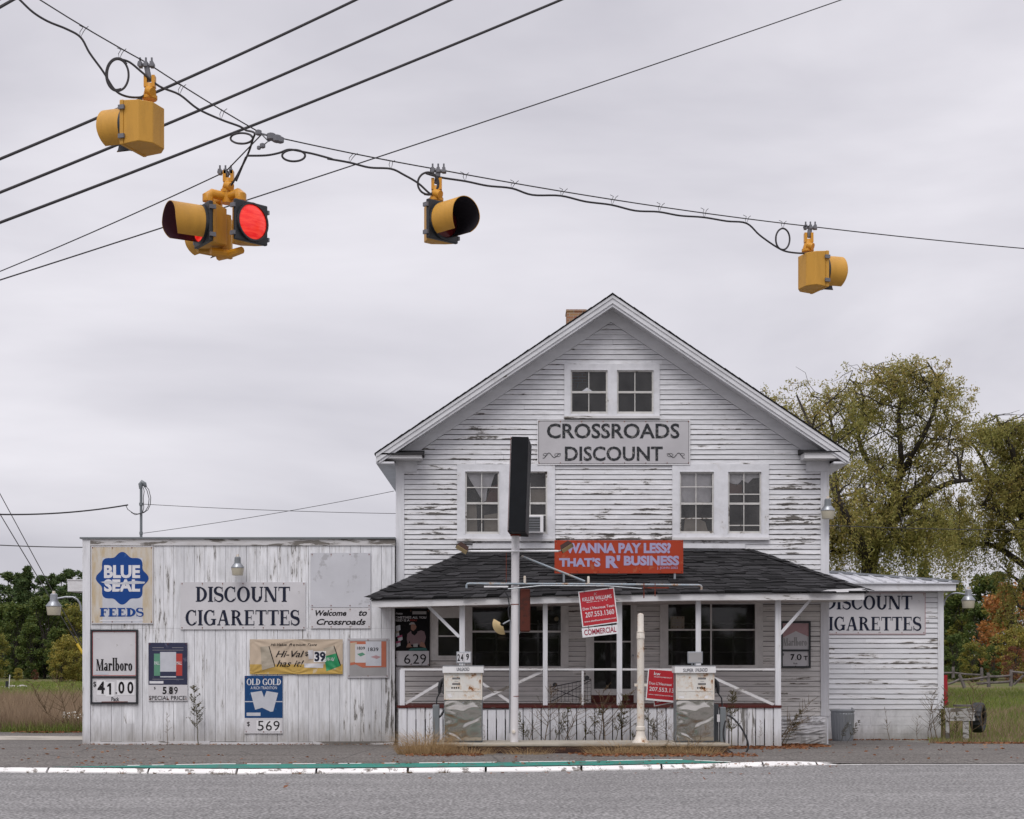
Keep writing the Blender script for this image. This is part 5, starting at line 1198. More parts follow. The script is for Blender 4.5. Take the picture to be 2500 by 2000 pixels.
# cast post without its lamp
lp_ = thing('lamp_post_stub', 'stubby cream cast iron post with flared rusty foot between the pumps', 'post', (fx(1564, 30), 30.0, ITZ))
zz = lambda y: fz(y, 30.0) - ITZ; k = 30.0/F
MB().lathe([(.155, 0), (.15, .02), (.11, .07), (.085, .14), (.072, zz(1783)), (.088, zz(1782)), (.088, zz(1775)), (.068, zz(1773)), (.066, zz(1660)), (.066, zz(1559)), (.076, zz(1558)), (.070, zz(1543)), (.058, zz(1541)), (.058, zz(1503)), (.050, zz(1499)), (.02, zz(1497.5))], (fx(1564, 30), 30.0, ITZ), 14).build('shaft', m_post, lp_, smooth=True)
mb = MB(); mb.lathe([(.078, 0), (.078, .012)], (fx(1564, 30), 30.0, fz(1544, 30)), 12); mb.lathe([(.078, 0), (.078, .012)], (fx(1564, 30), 30.0, fz(1559, 30)), 12); mb.each('band', m_post, lp_)
mb = MB(); mb.box(fx(1549, 30), fx(1579, 30), 29.99, 30.03, fz(1676, 30), fz(1669, 30)); mb.build('strap', m_post, lp_)

# ------------------------------------------------------------------ yard lights
def yard_light(label, cx, top, bot, d, arm, sc=1.0):
    t_ = thing('yard_light', label, 'wall lamp', P(cx, bot, d), 'security lamps on the walls'); X = fx(cx, d); H = (bot - top)*d/F; z0 = fz(bot, d)
    MB().lathe([(.001, H), (H*0.062, H), (H*0.068, H*.90), (H*0.087, H*.89)][::-1], (X, d, z0), 16).build('photocell', m_post, t_)
    MB().lathe([(H*0.167, H*.57), (H*0.155, H*.62), (H*0.149, H*.85), (H*0.099, H*.895)], (X, d, z0), 18).build('ballast', m_greysteel if sc != 2 else m_galv, t_, smooth=True)
    MB().lathe([(H*0.322, H*.36), (H*0.322, H*.39), (H*0.186, H*.565), (H*0.124, H*.569)], (X, d, z0), 22).build('reflector', m_galv, t_, smooth=True)
    MB().lathe([(H*0.248, 0), (H*0.260, H*.02), (H*0.304, H*.355)], (X, d, z0), 22).build('diffuser', m_lampglass, t_, smooth=True)
    if arm: MB().tube([P(a, b, dd) for a, b, dd in arm], .022, 10).build('arm', m_galv, t_, smooth=True)
    return t_
yard_light('yard lamp on a curved arm at the annex corner, before the pine wood', 131.5, 1443, 1502, 34.9, [(137, 1462, 34.9), (160, 1458, 34.9), (178, 1458, 34.9), (188, 1463, 34.9), (194, 1471, 34.9), (197.5, 1482, 34.9), (198, 1492, 34.9)], 2)
yard_light('yard lamp on a curved arm at the wing corner', 2364, 1433, 1485, 38.9, [(2357, 1451, 38.9), (2335, 1448, 38.9), (2322, 1450, 38.9), (2312, 1457, 38.9), (2306, 1468, 38.9), (2304.5, 1478, 38.9)], 2)
yard_light('armless yard lamp above the DISCOUNT CIGARETTES sign on the annex', 580, 1354, 1405, 34.35, [(580, 1372, 34.4), (580, 1368, 34.6)])
yard_light('yard lamp high on the gabled shop corner beside the willow', 2021, 1212, 1267, 34.5, [(2021, 1232, 34.5), (2019, 1230, 34.77)])

# service mast
t_ = thing('service_mast', 'grey electric service mast with weatherhead on the annex roof', 'mast', P(344.5, 1312, 36))
MB().tube([P(344.5, 1313, 36), P(344.5, 1192, 36)], .030, 12).build('pipe', m_greysteel, t_, smooth=True)
mb = MB(); mb.smooth = True; c = P(347, 1186, 36); mb.tube([c + Vector((-.03, 0, -.07)), c + Vector((-.03, 0, .03)), c + Vector((0, 0, .07)), c + Vector((.05, 0, .04)), c + Vector((.08, 0, -.03))], [.036, .055, .06, .05, .03], 10); mb.build('weatherhead', m_greysteel, t_)
mb = MB()
for pts in ([(354, 1185), (363, 1195), (368, 1215), (367, 1232), (361, 1245), (351, 1252), (335, 1255), (325, 1253), (312, 1244), (308, 1236), (311, 1233)], [(352, 1187), (359, 1198), (364, 1218), (362, 1236), (355, 1248), (345, 1254), (330, 1257), (320, 1251)], [(350, 1190), (352, 1200), (350, 1215), (351, 1240), (348, 1252)]):
    mb.tube([P(a, b, 36 - .06) for a, b in pts], .0085, 6)
mb.build('drip_loop', m_wire, t_, smooth=True)
mb = MB(); mb.lathe([(.045, -.03), (.045, .03)], P(344.5, 1231, 36), 12); mb.lathe([(.04, -.03), (.04, .03)], P(344.5, 1302, 36), 12); mb.each('clamp', m_greysteel, t_)

# ------------------------------------------------------------------ small things about the yard
tcn = thing('trash_can', 'dented galvanised dustbin with ribbed sides beside the wing', 'dustbin', (fx(2057, 37.6), 37.6, gz(37.6)))
dC = 37.6; zc = fz(1813, dC); hC = (1813 - 1737)*dC/F; mb = MB(); N = 48; vs = []
for zf in (0, .08, .1, .92, .95, 1.0):
    for j in range(N):
        a = 2*math.pi*j/N; rr = (.225 + .04*zf) + (.009 if (j % 2 and .09 < zf < .93) else 0); vs.append((fx(2057, dC) + rr*math.cos(a), dC + rr*math.sin(a), zc + hC*zf))
mb.add(vs, [(i*N+j, i*N+(j+1) % N, (i+1)*N+(j+1) % N, (i+1)*N+j) for i in range(5) for j in range(N)] + [tuple(range(N-1, -1, -1))]); mb.build('can', m_galv, tcn)
MB().lathe([(.27, hC), (.285, hC + .005), (.285, hC + .03), (.20, hC + .045), (.02, hC + .055)], (fx(2057, dC), dC, zc), 24).build('lid', m_galv, tcn, smooth=True)
MB().tube([P(2079, 1733, dC), P(2080, 1728, dC), P(2083, 1731, dC)], .014, 8).build('lid_handle', m_galv, tcn); MB().tube([P(2068, 1771, dC - .25), P(2071, 1766, dC - .29), P(2076, 1766, dC - .29), P(2079, 1771, dC - .24)], .01, 8).build('side_handle', m_galv, tcn, smooth=True)
dT = 37.8
t_ = thing('old_tyre', 'big black treaded tyre standing upright behind the white crate', 'tyre', P(2388, 1789, dT)); mb = MB(); mb.smooth = True; N, K = 40, 14
R0, w_ = .345, .125; ctr = P(2388, 1752, dT); rot = Matrix.Rotation(RAD(62), 4, 'Z') @ Matrix.Rotation(RAD(-9), 4, 'Y'); mb.m = Matrix.Translation(ctr) @ rot; vs = []
prof = [(.20, -.10), (.24, -.125), (.30, -.13), (.335, -.115), (.35, -.07), (.352, 0), (.35, .07), (.335, .115), (.30, .13), (.24, .125), (.20, .10), (.22, .08), (.31, 0), (.22, -.08)]
for i in range(N):
    a = 2*math.pi*i/N
    for (r_, h) in prof:
        rr = r_ - (.014 if (i % 2 and r_ > .33) else 0); vs.append((rr*math.cos(a), h, rr*math.sin(a)))
mb.add(vs, [(i*K+j, ((i+1) % N)*K+j, ((i+1) % N)*K+(j+1) % K, i*K+(j+1) % K) for i in range(N) for j in range(K)]); mb.build('tread', m_rubber, t_, smooth=False)
t_ = thing('wooden_stand', 'weathered white board stand on short legs before the tyre', 'stand', P(2345, 1787, 37.2)); dS = 37.2; mb = MB()
for k in range(4): y0 = 1728.5 + 8*k; mb.box(fx(2307 + 2*(k % 2), dS), fx(2380.5 - (k % 3), dS), dS - R.uniform(0, .008), dS + .02, fz(y0 + 7.6, dS), fz(y0, dS))
mb.build('board', m_oldwood, t_); mb = MB(); mb.box(fx(2352, dS), fx(2366, dS), dS + .021, dS + .06, -.22, fz(1730, dS)); mb.build('leg', m_oldwood, t_); mb = MB(); mb.box(fx(2310, dS), fx(2320, dS), dS + .021, dS + .06, -.22, fz(1730, dS)); mb.build('leg', m_oldwood, t_)
MB().box(fx(2338, dS), fx(2384, dS), dS + .1, dS + .4, fz(1726, dS), fz(1721.5, dS)).build('shelf', m_fence, t_)
t_ = MB().bar(P(2309, 1722, 40.2), P(2307.5, 1648, 40.2), .05, .09).build('red_board', m_red, None, tuple(P(2308, 1722, 40.2))); tag(t_, 'narrow red board leaning at the rear corner of the wing', 'board')
# shopping trolley lying on the porch
t_ = thing('shopping_trolley', 'tipped over wire shopping trolley on the porch deck', 'trolley', P(1390, 1716, 33.4)); mb = MB(); dB = 33.4; sk = lambda u, v: P(1343 + 100*u, 1716 - v*(38 + 22*u) + 2*u, dB)
for k in range(12): mb.tube([sk(k/11, .05), sk(k/11, 1)], .004, 5)
for k in range(7): mb.tube([sk(0, k/6), sk(1, k/6)], .004, 5)
for k in range(8): a, b = sk(k/7, 1), sk(k/7, .05); mb.tube([a, a + Vector((0, .45, -.02))], .004, 5); mb.tube([b, b + Vector((0, .45, 0))], .004, 5)
mb.build('basket', m_wire, t_); mb = MB(); mb.tube([sk(0, .05), sk(1, .95)], .010, 6); mb.tube([sk(.05, .9), sk(.95, .1)], .010, 6); mb.tube([sk(0, 1), sk(1, 1)], .012, 6); mb.build('frame', m_wire, t_); mb = MB(); [mb.lathe([(.05, -.012), (.05, .012)], sk(u, 1.08), 12, 'y') for u in (.12, .9)]; mb.build('wheel', m_rubber, t_)
# rail fence, far right
def fence_run(label, posts_, rails, d):
    t_ = thing('rail_fence', label, 'fence', P(posts_[0][0], posts_[0][2], d), 'split rail fences')
    for a, y0, y1, ln in posts_: MB().tube([P(a + ln, y1 + 3, d), P(a, y0, d)], [.11, .09], 7).build('post', m_fence, t_)
    for a, b in rails: MB().tube([P(*a, d), P((a[0]+b[0])/2, (a[1]+b[1])/2 + 1, d - .1), P(*b, d)], .075, 6).build('rail', m_fence, t_)
fence_run('near grey split rail fence with sagging rails at the field', [(2342, 1647.5, 1677, 13), (2412.7, 1642.5, 1675, 1), (2468.7, 1634.7, 1673, -1), (2530, 1632, 1673, 0)], [((2313, 1671), (2342, 1659)), ((2342, 1661), (2412, 1653)), ((2412, 1652), (2468, 1650)), ((2384, 1669), (2412, 1667)), ((2412, 1667), (2468, 1664)), ((2475, 1672), (2502, 1645)), ((2468, 1640), (2530, 1644))], 92)
fence_run('farther split rail fence mostly hidden behind the near one', [(2327, 1628, 1652, 0), (2396.7, 1630, 1660, 0), (2250, 1628, 1652, 0)], [((2250, 1641), (2330, 1643)), ((2330, 1643), (2393, 1648))], 108)
# boulders and marker post, far left
def boulder(px, py, w_, h_, d, label):
    mb = MB(); c = P(px, py, d); N, K = 12, 7; vs = []
    for j in range(K):
        th = math.pi*j/(K-1)
        for i in range(N): a = 2*math.pi*i/N; rr = 1 + R.uniform(-.12, .12); vs.append((c.x + w_*rr*math.sin(th)*math.cos(a), c.y + w_*.8*rr*math.sin(th)*math.sin(a), c.z + h_*rr*math.cos(th)))
    mb.add(vs, [(j*N+i, (j+1)*N+i, (j+1)*N+(i+1) % N, j*N+(i+1) % N) for j in range(K-1) for i in range(N)]); tag(mb.build('boulder', m_stone, None, tuple(c), smooth=True), label, 'boulder', 'boulders on the lawn')
boulder(54.5, 1678, .30, .14, 95, 'rounded pinkish boulder on the lawn, rightmost of three'); boulder(29, 1677.5, .40, .11, 97, 'long flat boulder behind the black marker'); boulder(6, 1679.5, .35, .08, 94, 'low flat boulder at the photo edge')
t_ = thing('marker_post', 'short black marker with a thin white stake on the lawn', 'post', P(17, 1679, 93)); MB().tube([P(17, 1680, 93), P(17, 1663, 93)], .085, 10).build('drum', m_blk, t_); MB().tube([P(22, 1680, 93), P(24, 1648, 93)], .022, 6).build('stake', m_white, t_)

# ------------------------------------------------------------------ overhead: signals and wires
def cat(pts, n=6):
    out_ = []
    for i in range(len(pts) - 1):
        p0, p1, p2, p3 = [Vector(pts[min(max(i+k, 0), len(pts)-1)]) for k in (-1, 0, 1, 2)]
        for k in range(n): u = k/n; out_.append(.5*((2*p1) + (p2 - p0)*u + (2*p0 - 5*p1 + 4*p2 - p3)*u*u + (3*p1 - p0 - 3*p2 + p3)*u**3))
    return out_ + [Vector(pts[-1])]
def wire(label, pts, r, name='overhead_wire', group='overhead wires', cat_='wire', smooth_=True, mat=m_wire):
    mb = MB(); mb.tube(pts, r, 7); mid = tuple(pts[len(pts)//2]); return tag(mb.build(name, mat, None, mid, smooth=True), label, cat_, group)
def line3(a, b, sag=0.0, n=14): a, b = Vector(a), Vector(b); return [a.lerp(b, i/n) - Vector((0, 0, sag*4*(i/n)*(1 - i/n))) for i in range(n+1)]
for lb, a, b in (('thick power cable, uppermost of the parallel three', (-60, 413, 15.5), (930, -30, 17.5)), ('thick power cable in the middle of the parallel three', (-60, 494, 15.5), (1170, -32, 18)), ('thick power cable, lowest of the parallel three', (-60, 566, 15.5), (1440, -30, 18.5))):
    wire(lb, line3(P(*a), P(*b), .04), .0145)
wire('thick cable end crossing the extreme top corner of the photo', line3(P(-60, 52, 13), P(110, -45, 13.4)), .0125); wire('second short cable at the extreme top corner of the photo', line3(P(-60, 30, 13), P(50, -30, 13.4)), .0125)
wire('thin wire rising to the upper right behind the red signal', line3(P(-60, 703, 19), P(2150, -34, 27), .05, 24), .0085)
dA, dJ, dB_, dCc, dD = 12.6, 12.8, 13.3, 13.2, 16.0
dD = 15.6
wA, wJ, wC, wD = P(359, 154, dA), P(640, 327, dJ), P(1070, 414, dCc), P(1978, 553, dD)
wire('steel span wire from the upper left corner to the wire junction', [P(40, -40, dA - .4)] + line3(P(98, 0, dA - .3), wA, .01, 4) + line3(wA, wJ, .01, 6)[1:], .0052)
wire('steel span wire carrying the two right hand signals', line3(wJ, wC, .01, 8) + line3(wC, wD, .03, 14)[1:] + line3(wD, P(2560, 612, 16.8), .01, 6)[1:], .0052)
wB = P(551, 419, dB_)
wire('steel wire from the junction down past the red signal', line3(wJ, wB, 0, 4) + line3(wB, P(-60, 687, 16), .02, 8)[1:], .0052)
t_ = thing('wire_junction', 'grey clamp joining three span wires above the red signal', 'clamp', wJ); mb = MB()
for (a, b, r_) in ((631, 324, .025), (662, 334, .035), (676, 339, .036), (684, 342, .03), (641, 356, .022), (632, 361, .016)): mb.lathe([(.01, -r_*.9), (r_, -r_*.6), (r_, r_*.6), (.01, r_*.9)], P(a, b, dJ), 8)
mb.tube([P(636, 325, dJ), P(655, 345, dJ), P(640, 357, dJ)], .006, 6); mb.tube([P(655, 345, dJ), P(668, 336, dJ)], .008, 6); mb.tube([P(640, 327, dJ), P(690, 341, dJ)], .008, 6); mb.build('clamp_body', m_clampg, t_)
s1 = 1/2.464
def pxs(lst, ox=0, oy=0): return [(a*s1 + ox, b*s1 + oy) for a, b in lst]
def sigcable(label, segs, ties, d_of):
    t_ = thing('signal_cable', label, 'cable', P(*segs[0][0], d_of(segs[0][0][0])), 'black signal cables')
    mb = MB()
    for sg in segs: mb.tube(cat([P(x, y, d_of(x) - .03) for x, y in sg], 5), .0085, 7)
    mb.build('sheath', m_wire, t_, smooth=True)
    for (xa, ya), (xb, yb) in ties:
        mb = MB(); dd = d_of(xa); a, b = P(xa, ya, dd), P(xb, yb, dd - .03); mb.tube([a + Vector((-.03, 0, .015)), a, a.lerp(b, .5) + Vector((-.012, -.01, 0)), b + Vector((0, -.014, -.012)), a.lerp(b, .5) + Vector((.014, -.01, 0)), a + Vector((.02, 0, -.008)), a + Vector((.04, 0, .008))], .0027, 5); mb.build('wire_tie', m_wire, t_)
dAf = lambda x: float(np.interp(x, [0, 357, 640, 700], [dA - .4, dA, dJ, dB_]))
def loop(cx, cy, rx, ry, n=14, t0=0, turns=1.0, gr=0.0): return [(cx + (rx + gr*k/n)*math.cos(t0 + 2*math.pi*turns*k/n), cy + (ry + gr*k/n)*math.sin(t0 + 2*math.pi*turns*k/n)) for k in range(n+1)]
sigcable('black signal cable with a big coil beside the back turned signal', [pxs([(60, -60), (120, 0), (200, 75), (290, 130), (400, 175), (485, 225), (540, 320), (620, 430), (690, 540), (760, 580), (845, 585), (880, 560)]),
    loop(287, 183, 25, 37, 18, 1.2, 1.7, 4), pxs([(715, 355), (780, 375), (860, 440), (960, 520), (1080, 570), (1190, 655), (1330, 720), (1440, 760), (1480, 785)])], [(p_, q_) for p_, q_ in zip(pxs([(500, 165), (728, 300), (1088, 515), (1335, 660)]), pxs([(485, 225), (720, 352), (1080, 570), (1330, 720)]))], dAf)
dBf = lambda x: float(np.interp(x, [540, 600, 640, 1070], [dB_, dB_ - .2, dJ, dCc]))
sigcable('black signal cable looping down to the lit red signal', [pxs([(1480, 785), (1530, 800), (1520, 840), (1490, 930), (1430, 1050), (1390, 1115)]), loop(590, 338, 27, 13, 16, -.6, 1.4), pxs([(1480, 945), (1445, 1030), (1420, 1090)])], [], dBf)
dCf = lambda x: float(np.interp(x, [600, 640, 1070, 1978], [dJ - .05, dJ, dCc, dD]))
Cc = lambda l: pxs(l, 800, 200); Cd = lambda l: pxs(l, 1660, 400)
sigcable('black signal cable with loops running between the right hand signals', [pxs([(1490, 937), (1600, 935), (1680, 920), (1740, 900), (1830, 915), (1900, 930), (2000, 958)]) + Cc([(0, 462), (130, 485), (250, 515), (380, 523), (460, 560), (545, 610), (620, 675), (680, 685)]),
    loop(717, 380, 28, 14, 16, -.9, 1.2), loop(1045, 448, 24, 26, 16, -1.2, 1.5, 2), Cc([(590, 550), (680, 575), (830, 598), (960, 625), (1105, 640), (1230, 680), (1400, 685), (1550, 720), (1705, 740), (1850, 775), (1990, 782)]) + Cd([(0, 312), (140, 322), (280, 345), (400, 358), (480, 430), (580, 500), (650, 530), (760, 538), (800, 520)]), loop(1911, 584, 17, 26, 16, 1.5, 1.3)],
    [(p_, q_) for p_, q_ in zip(Cc([(150, 435), (375, 478), (820, 552), (1120, 600), (1415, 648), (1720, 690), (2000, 735)]) + Cd([(145, 275), (400, 318), (615, 350)]), Cc([(130, 485), (382, 523), (828, 596), (1105, 640), (1405, 684), (1708, 740), (1992, 780)]) + Cd([(145, 322), (400, 357), (618, 388)]))], dCf)

def head(root, ctr, n, lit, visor, hs=.335, vis_len=.20, taper=False, dep=.80):
    """one signal section; faces along n; local -Y is its front, origin at the middle of its door"""
    yaw = math.atan2(n[0], -n[1]); Mx = Matrix.Translation(ctr) @ Matrix.Rotation(yaw, 4, 'Z')
    h = hs/2; mb = MB(); mb.m = Mx
    prof = [(-h, 0), (h, 0), (h, .13*dep), (h - .085, .205*dep), (-h + .085, .205*dep), (-h, .13*dep)]
    if taper: prof = [(-h, 0), (h, 0), (h - .05, .055), (h - .115, .165), (-h + .115, .165), (-h + .05, .055)]
    vs = [(x, y + .035, z) for z in (-h, h) for x, y in prof]
    vs = [(x, y, z*(1 - .06*(y > .1))) for x, y, z in vs]
    mb.add(vs, [(5,4,3,2,1,0), (6,7,8,9,10,11)] + [(i, (i+1) % 6, (i+1) % 6 + 6, i+6) for i in range(6)])
    hd = bevel(mb.build('signal_head', m_yel, root), .006)
    mb = MB(); mb.m = Mx; mb.box(-h - .004, h + .004, 0, .034, -h - .004, h + .004); dr = bevel(mb.build('door', m_blk if visor != 'full' else m_yel, hd), .008)
    mb = MB(); mb.m = Mx
    for z in (-.11, .11):
        for sx in (-1, 1): mb.box(sx*(h + .005) - (.018 if sx < 0 else 0), sx*(h + .005) + (.018 if sx > 0 else 0), .0, .05, z - .016, z + .016)
    mb.each('latch', m_clampg, hd)
    mb = MB(); mb.m = Mx; mb.smooth = True; mb.lathe([(hs*.44, -.004), (hs*.43, -.012), (hs*.32, -.028), (hs*.17, -.036), (.001, -.039)], (0, 0, 0), 28, 'y'); mb.build('lens', m_redlens if lit else m_darklens, hd, smooth=True)
    mb = MB(); mb.m = Mx; mb.lathe([(hs*.488, 0), (hs*.488, -.022), (hs*.444, -.022), (hs*.444, 0)], (0, 0, 0), 28, 'y'); mb.build('bezel', m_blk, hd, smooth=True)
    if visor:
        mb = MB(); mb.m = Mx; N = 34; gap = 36 if visor == 'cut' else 30; vs = []; fs = []
        r0, r1 = hs*.478, hs*.463
        for i in range(N + 1):
            a = RAD(-90 + gap + (360 - 2*gap)*i/N); f = abs(i/N - .5)*2
            L = vis_len*(1 - .16*max(0, (f - .6)/.4)**1.5)
            for r_, ln in ((r0, 0), (r0, L), (r1, L), (r1, 0)): vs.append((r_*math.cos(a), -.012 - ln - .0, r_*math.sin(a)))
        for i in range(N):
            for j in (0, 1, 3): fs.append((i*4+j, (i+1)*4+j, (i+1)*4+(j+1) % 4, i*4+(j+1) % 4))
        vo = mb.add(vs, fs).build('visor', m_yel, hd, smooth=True); mb = MB(); mb.m = Mx; vs = []; fs = []
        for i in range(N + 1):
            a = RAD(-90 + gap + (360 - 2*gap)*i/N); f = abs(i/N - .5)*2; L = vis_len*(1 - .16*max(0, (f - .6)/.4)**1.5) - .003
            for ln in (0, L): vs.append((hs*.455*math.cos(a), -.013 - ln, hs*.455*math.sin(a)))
        mb.add(vs, [(2*i, 2*i+1, 2*i+3, 2*i+2) for i in range(N)]); mb.build('visor_lining', m_visglow if lit else m_visin, hd, smooth=True)  # lit heads take the lining tinted with lens glow
    return hd
def hanger(root, top, bot, wirept):
    mb = MB(); mb.smooth = True; t_, b_ = Vector(top), Vector(bot)
    mb.tube([b_, b_.lerp(t_, .35), b_.lerp(t_, .6), t_], [.052, .05, .042, .034], 12); mb.lathe([(.058, -.012), (.058, .012)], b_ + Vector((0, 0, .02)), 14)
    mb.tube([b_.lerp(t_, .5) + Vector((-.01, -.03, 0)), b_.lerp(t_, .42) + Vector((.035, -.06, -.01))], [.035, .034], 10)
    for sx in (-.03, .03): mb.box(t_.x + sx - .012, t_.x + sx + .012, t_.y - .03, t_.y + .03, t_.z - .03, t_.z + .06)
    mb.build('hanger', m_yel_dk, root)
    mb = MB(); w_ = Vector(wirept); mb.tube([t_ + Vector((0, 0, .02)), t_.lerp(w_, .5), w_], [.018, .022, .02], 8)
    mb.tube([w_ + Vector((-.065, 0, .004)), w_ + Vector((.065, 0, -.012))], .016, 8)
    for k in (-.045, 0, .045): mb.box(w_.x + k - .013, w_.x + k + .013, w_.y - .03, w_.y + .03, w_.z - .02, w_.z + .018); mb.tube([w_ + Vector((k, -.01, .01)), w_ + Vector((k, -.01, .05))], .008, 6)
    mb.build('cable_clamp', m_clampg, root)
GSIG = 'yellow traffic signals over the crossing'
# A, upper left, seen from behind
t_ = thing('traffic_signal', 'yellow signal turned away, nearest the upper left corner, hooded to the left', 'traffic light', P(355, 313, dA), GSIG)
an = RAD(19); nA = (-math.cos(an), math.sin(an)); cA = P(354, 311, dA); head(t_, cA + Vector((nA[0], nA[1], 0))*.12, nA, False, 'full', dep=1.0); hanger(t_, P(366, 205, dA), P(366, 245, dA), P(357, 158, dA))
mb = MB(); cc = P(335, 379, dA); mb.add([cc, cc + Vector((-.08, 0, -.03)), cc + Vector((-.03, -.02, .04)), cc + Vector((.06, 0, .0))], [(0, 1, 2), (0, 2, 3)])
# B cluster
t_ = thing('traffic_signal', 'cluster of three hooded signal heads with one bare lit red lens', 'traffic light', P(565, 545, dB_), GSIG)
cB = P(560, 562, dB_); n1_ = (.73, -.68); n2_ = (-.84, -.54); n3_ = (-.66, .75)
head(t_, cB + Vector((n1_[0], n1_[1], 0))*.245 + Vector((.03, 0, .02)), n1_, True, None, .315, taper=True); head(t_, cB + Vector((n2_[0], n2_[1], 0))*.24 + Vector((0, 0, .01)), n2_, True, 'cut', .315, .265, True); head(t_, cB + Vector((n3_[0], n3_[1], 0))*.24 + Vector((0, 0, -.01)), n3_, False, 'full', .315, taper=True)
hanger(t_, P(558, 436, dB_), P(556, 474, dB_), P(551, 420, dB_))
mb = MB(); mb.smooth = True; hub = P(556, 482, dB_); mb.tube([hub + Vector((0, 0, .05)), hub - Vector((0, 0, .05))], .055, 12)
for n_ in (n1_, n2_, n3_): v = Vector((n_[0], n_[1], 0)); mb.tube([hub, hub + v*.14 + Vector((0, 0, .01)), hub + v*.17 - Vector((0, 0, .02)), hub + v*.17 - Vector((0, 0, .06))], [.036, .038, .048, .045], 10)
mb.build('top_bracket', m_yel_dk, t_)
mb = MB(); hub = cB - Vector((0, 0, .185)); mb.smooth = True
for n_ in (n1_, n2_, n3_): v = Vector((n_[0], n_[1], 0)); mb.tube([hub - Vector((0, 0, .01)), hub + v*.16 - Vector((0, 0, .005))], [.036, .03], 8)
mb.build('bottom_bracket', m_yel_dk, t_)
# C centre
t_ = thing('traffic_signal', 'single hooded signal with unlit black opening, nearest the gable peak', 'traffic light', P(1071, 545, dCc), GSIG)
nC = (.68, -.73); head(t_, P(1073, 543, dCc) + Vector((nC[0], nC[1], 0))*.05, nC, False, 'cut', .305, .265, True); hanger(t_, P(1066, 455, dCc), P(1065, 494, dCc), P(1070, 416, dCc))
# D right
t_ = thing('traffic_signal', 'small yellow signal turned away, hooded to the right, above the roof slope', 'traffic light', P(1985, 664, dD), GSIG)
an = RAD(17); nD = (math.cos(an), math.sin(an)); head(t_, P(1981, 664, dD) + Vector((nD[0], nD[1], 0))*.10, nD, False, 'full', .335, .19); hanger(t_, P(1974, 585, dD), P(1972, 617, dD), P(1978, 555, dD))
# low wires at the left
wire('twisted service drop reaching the mast from the left', line3(P(-40, 1255, 33), P(312, 1233, 35.9), .08), .016); wire('guy wire, upper of two slanting down before the pines', line3(P(-20, 1169, 60), P(200, 1576, 60), 0), .016); wire('guy wire, lower of two slanting down before the pines', line3(P(-20, 1222, 61), P(200, 1589, 61), 0), .018)
wire('level wire meeting the annex corner', line3(P(-40, 1329, 45), P(212, 1336.5, 45), .02), .014); wire('thin wire from mast top to the shop wall', line3(P(350, 1231, 36), P(966, 1254, 36), .03), .006); wire('thin wire from mast foot to the shop eave', line3(P(350, 1302, 36), P(962, 1199, 35.5), .05), .006)
wire('dark wire crossing behind the willow foliage', line3(P(2024, 1283, 45), P(2560, 1293, 60), .05), .012)
t_ = MB().tube([P(188, 1572, 59.8), P(204, 1598, 59.8)], .05, 8).build('guy_guard', flat('guard_yellow', (.55, .38, .03)), None, tuple(P(188, 1572, 59.8))); tag(t_, 'yellow plastic guard on the guy wire beside the annex', 'guy guard')

# ------------------------------------------------------------------ plants
rg = np.random.default_rng(5)
def leaf_quads(c, size, aspect=.5, droop=0.0, jitter=1.0):
    n = len(c); d = rg.normal(size=(n, 3)); d[:, 2] = d[:, 2]*.7 - droop; d /= np.linalg.norm(d, axis=1, keepdims=True)
    u = np.cross(d, rg.normal(size=(n, 3))); u /= np.linalg.norm(u, axis=1, keepdims=True) + 1e-9
    L = (size*rg.uniform(.6, 1.35, n))[:, None]; a = d*L*.5; b = u*L*aspect*.5
    return np.stack([c - a, c + b*.9, c + a, c - b*.9], axis=1).reshape(-1, 3)
def clumps(centers, radii, per, flat_=1.0):
    out_ = []
    for c, r_ in zip(centers, radii):
        v = rg.normal(size=(per, 3)); v /= np.linalg.norm(v, axis=1, keepdims=True); v *= (rg.uniform(0, 1, per)**.45)[:, None]*r_; v[:, 2] *= flat_; out_.append(v + c)
    return np.concatenate(out_)
def limb(mb, a, b, r0, r1, n=5, wob=.06):
    a, b = np.array(a, float), np.array(b, float); L = np.linalg.norm(b - a); pts = []
    for i in range(n + 1): p = a + (b - a)*i/n; pts.append(p + (rg.normal(size=3)*wob*L*.5 if 0 < i < n else 0))
    mb.tube([Vector(p) for p in pts], [r0 + (r1 - r0)*i/n for i in range(n+1)], 6, False); return pts
def broad_tree(name, label, cat_, H, Wd, mat, nclump=46, per=75, leaf=.34, base=.18, loc=(0, 0, 0), group=None, trunk_r=.16):
    t_ = thing(name, label, cat_, loc, group); OFF[t_] = Vector((0, 0, 0)); mb = MB(); mb.smooth = True; limb(mb, (0, 0, -.2), (0, 0, H*.55), trunk_r, trunk_r*.5, 5, .02); cs, rs = [], []
    for k in range(nclump):
        f = rg.uniform(base, 1); w_ = Wd*math.sin(math.pi*min(max((f - base)/(1.02 - base), .06), .96))**.6*(1 - .25*f); a = rg.uniform(0, 2*math.pi); q_ = rg.uniform(.25, 1)**.6*w_*.5
        c = np.array([q_*math.cos(a), q_*math.sin(a), H*f*.96]); cs.append(c); rs.append(rg.uniform(.10, .2)*Wd*.75)
        if k % 2 == 0: limb(mb, (0, 0, H*rg.uniform(base*.6, .5)), c, trunk_r*.3, .02, 4, .08)
    mb.build('trunk', m_bark, t_); pts = clumps(cs, rs, per, .8); np_mesh('crown', leaf_quads(pts, leaf, .6), 4, mat, t_); return t_
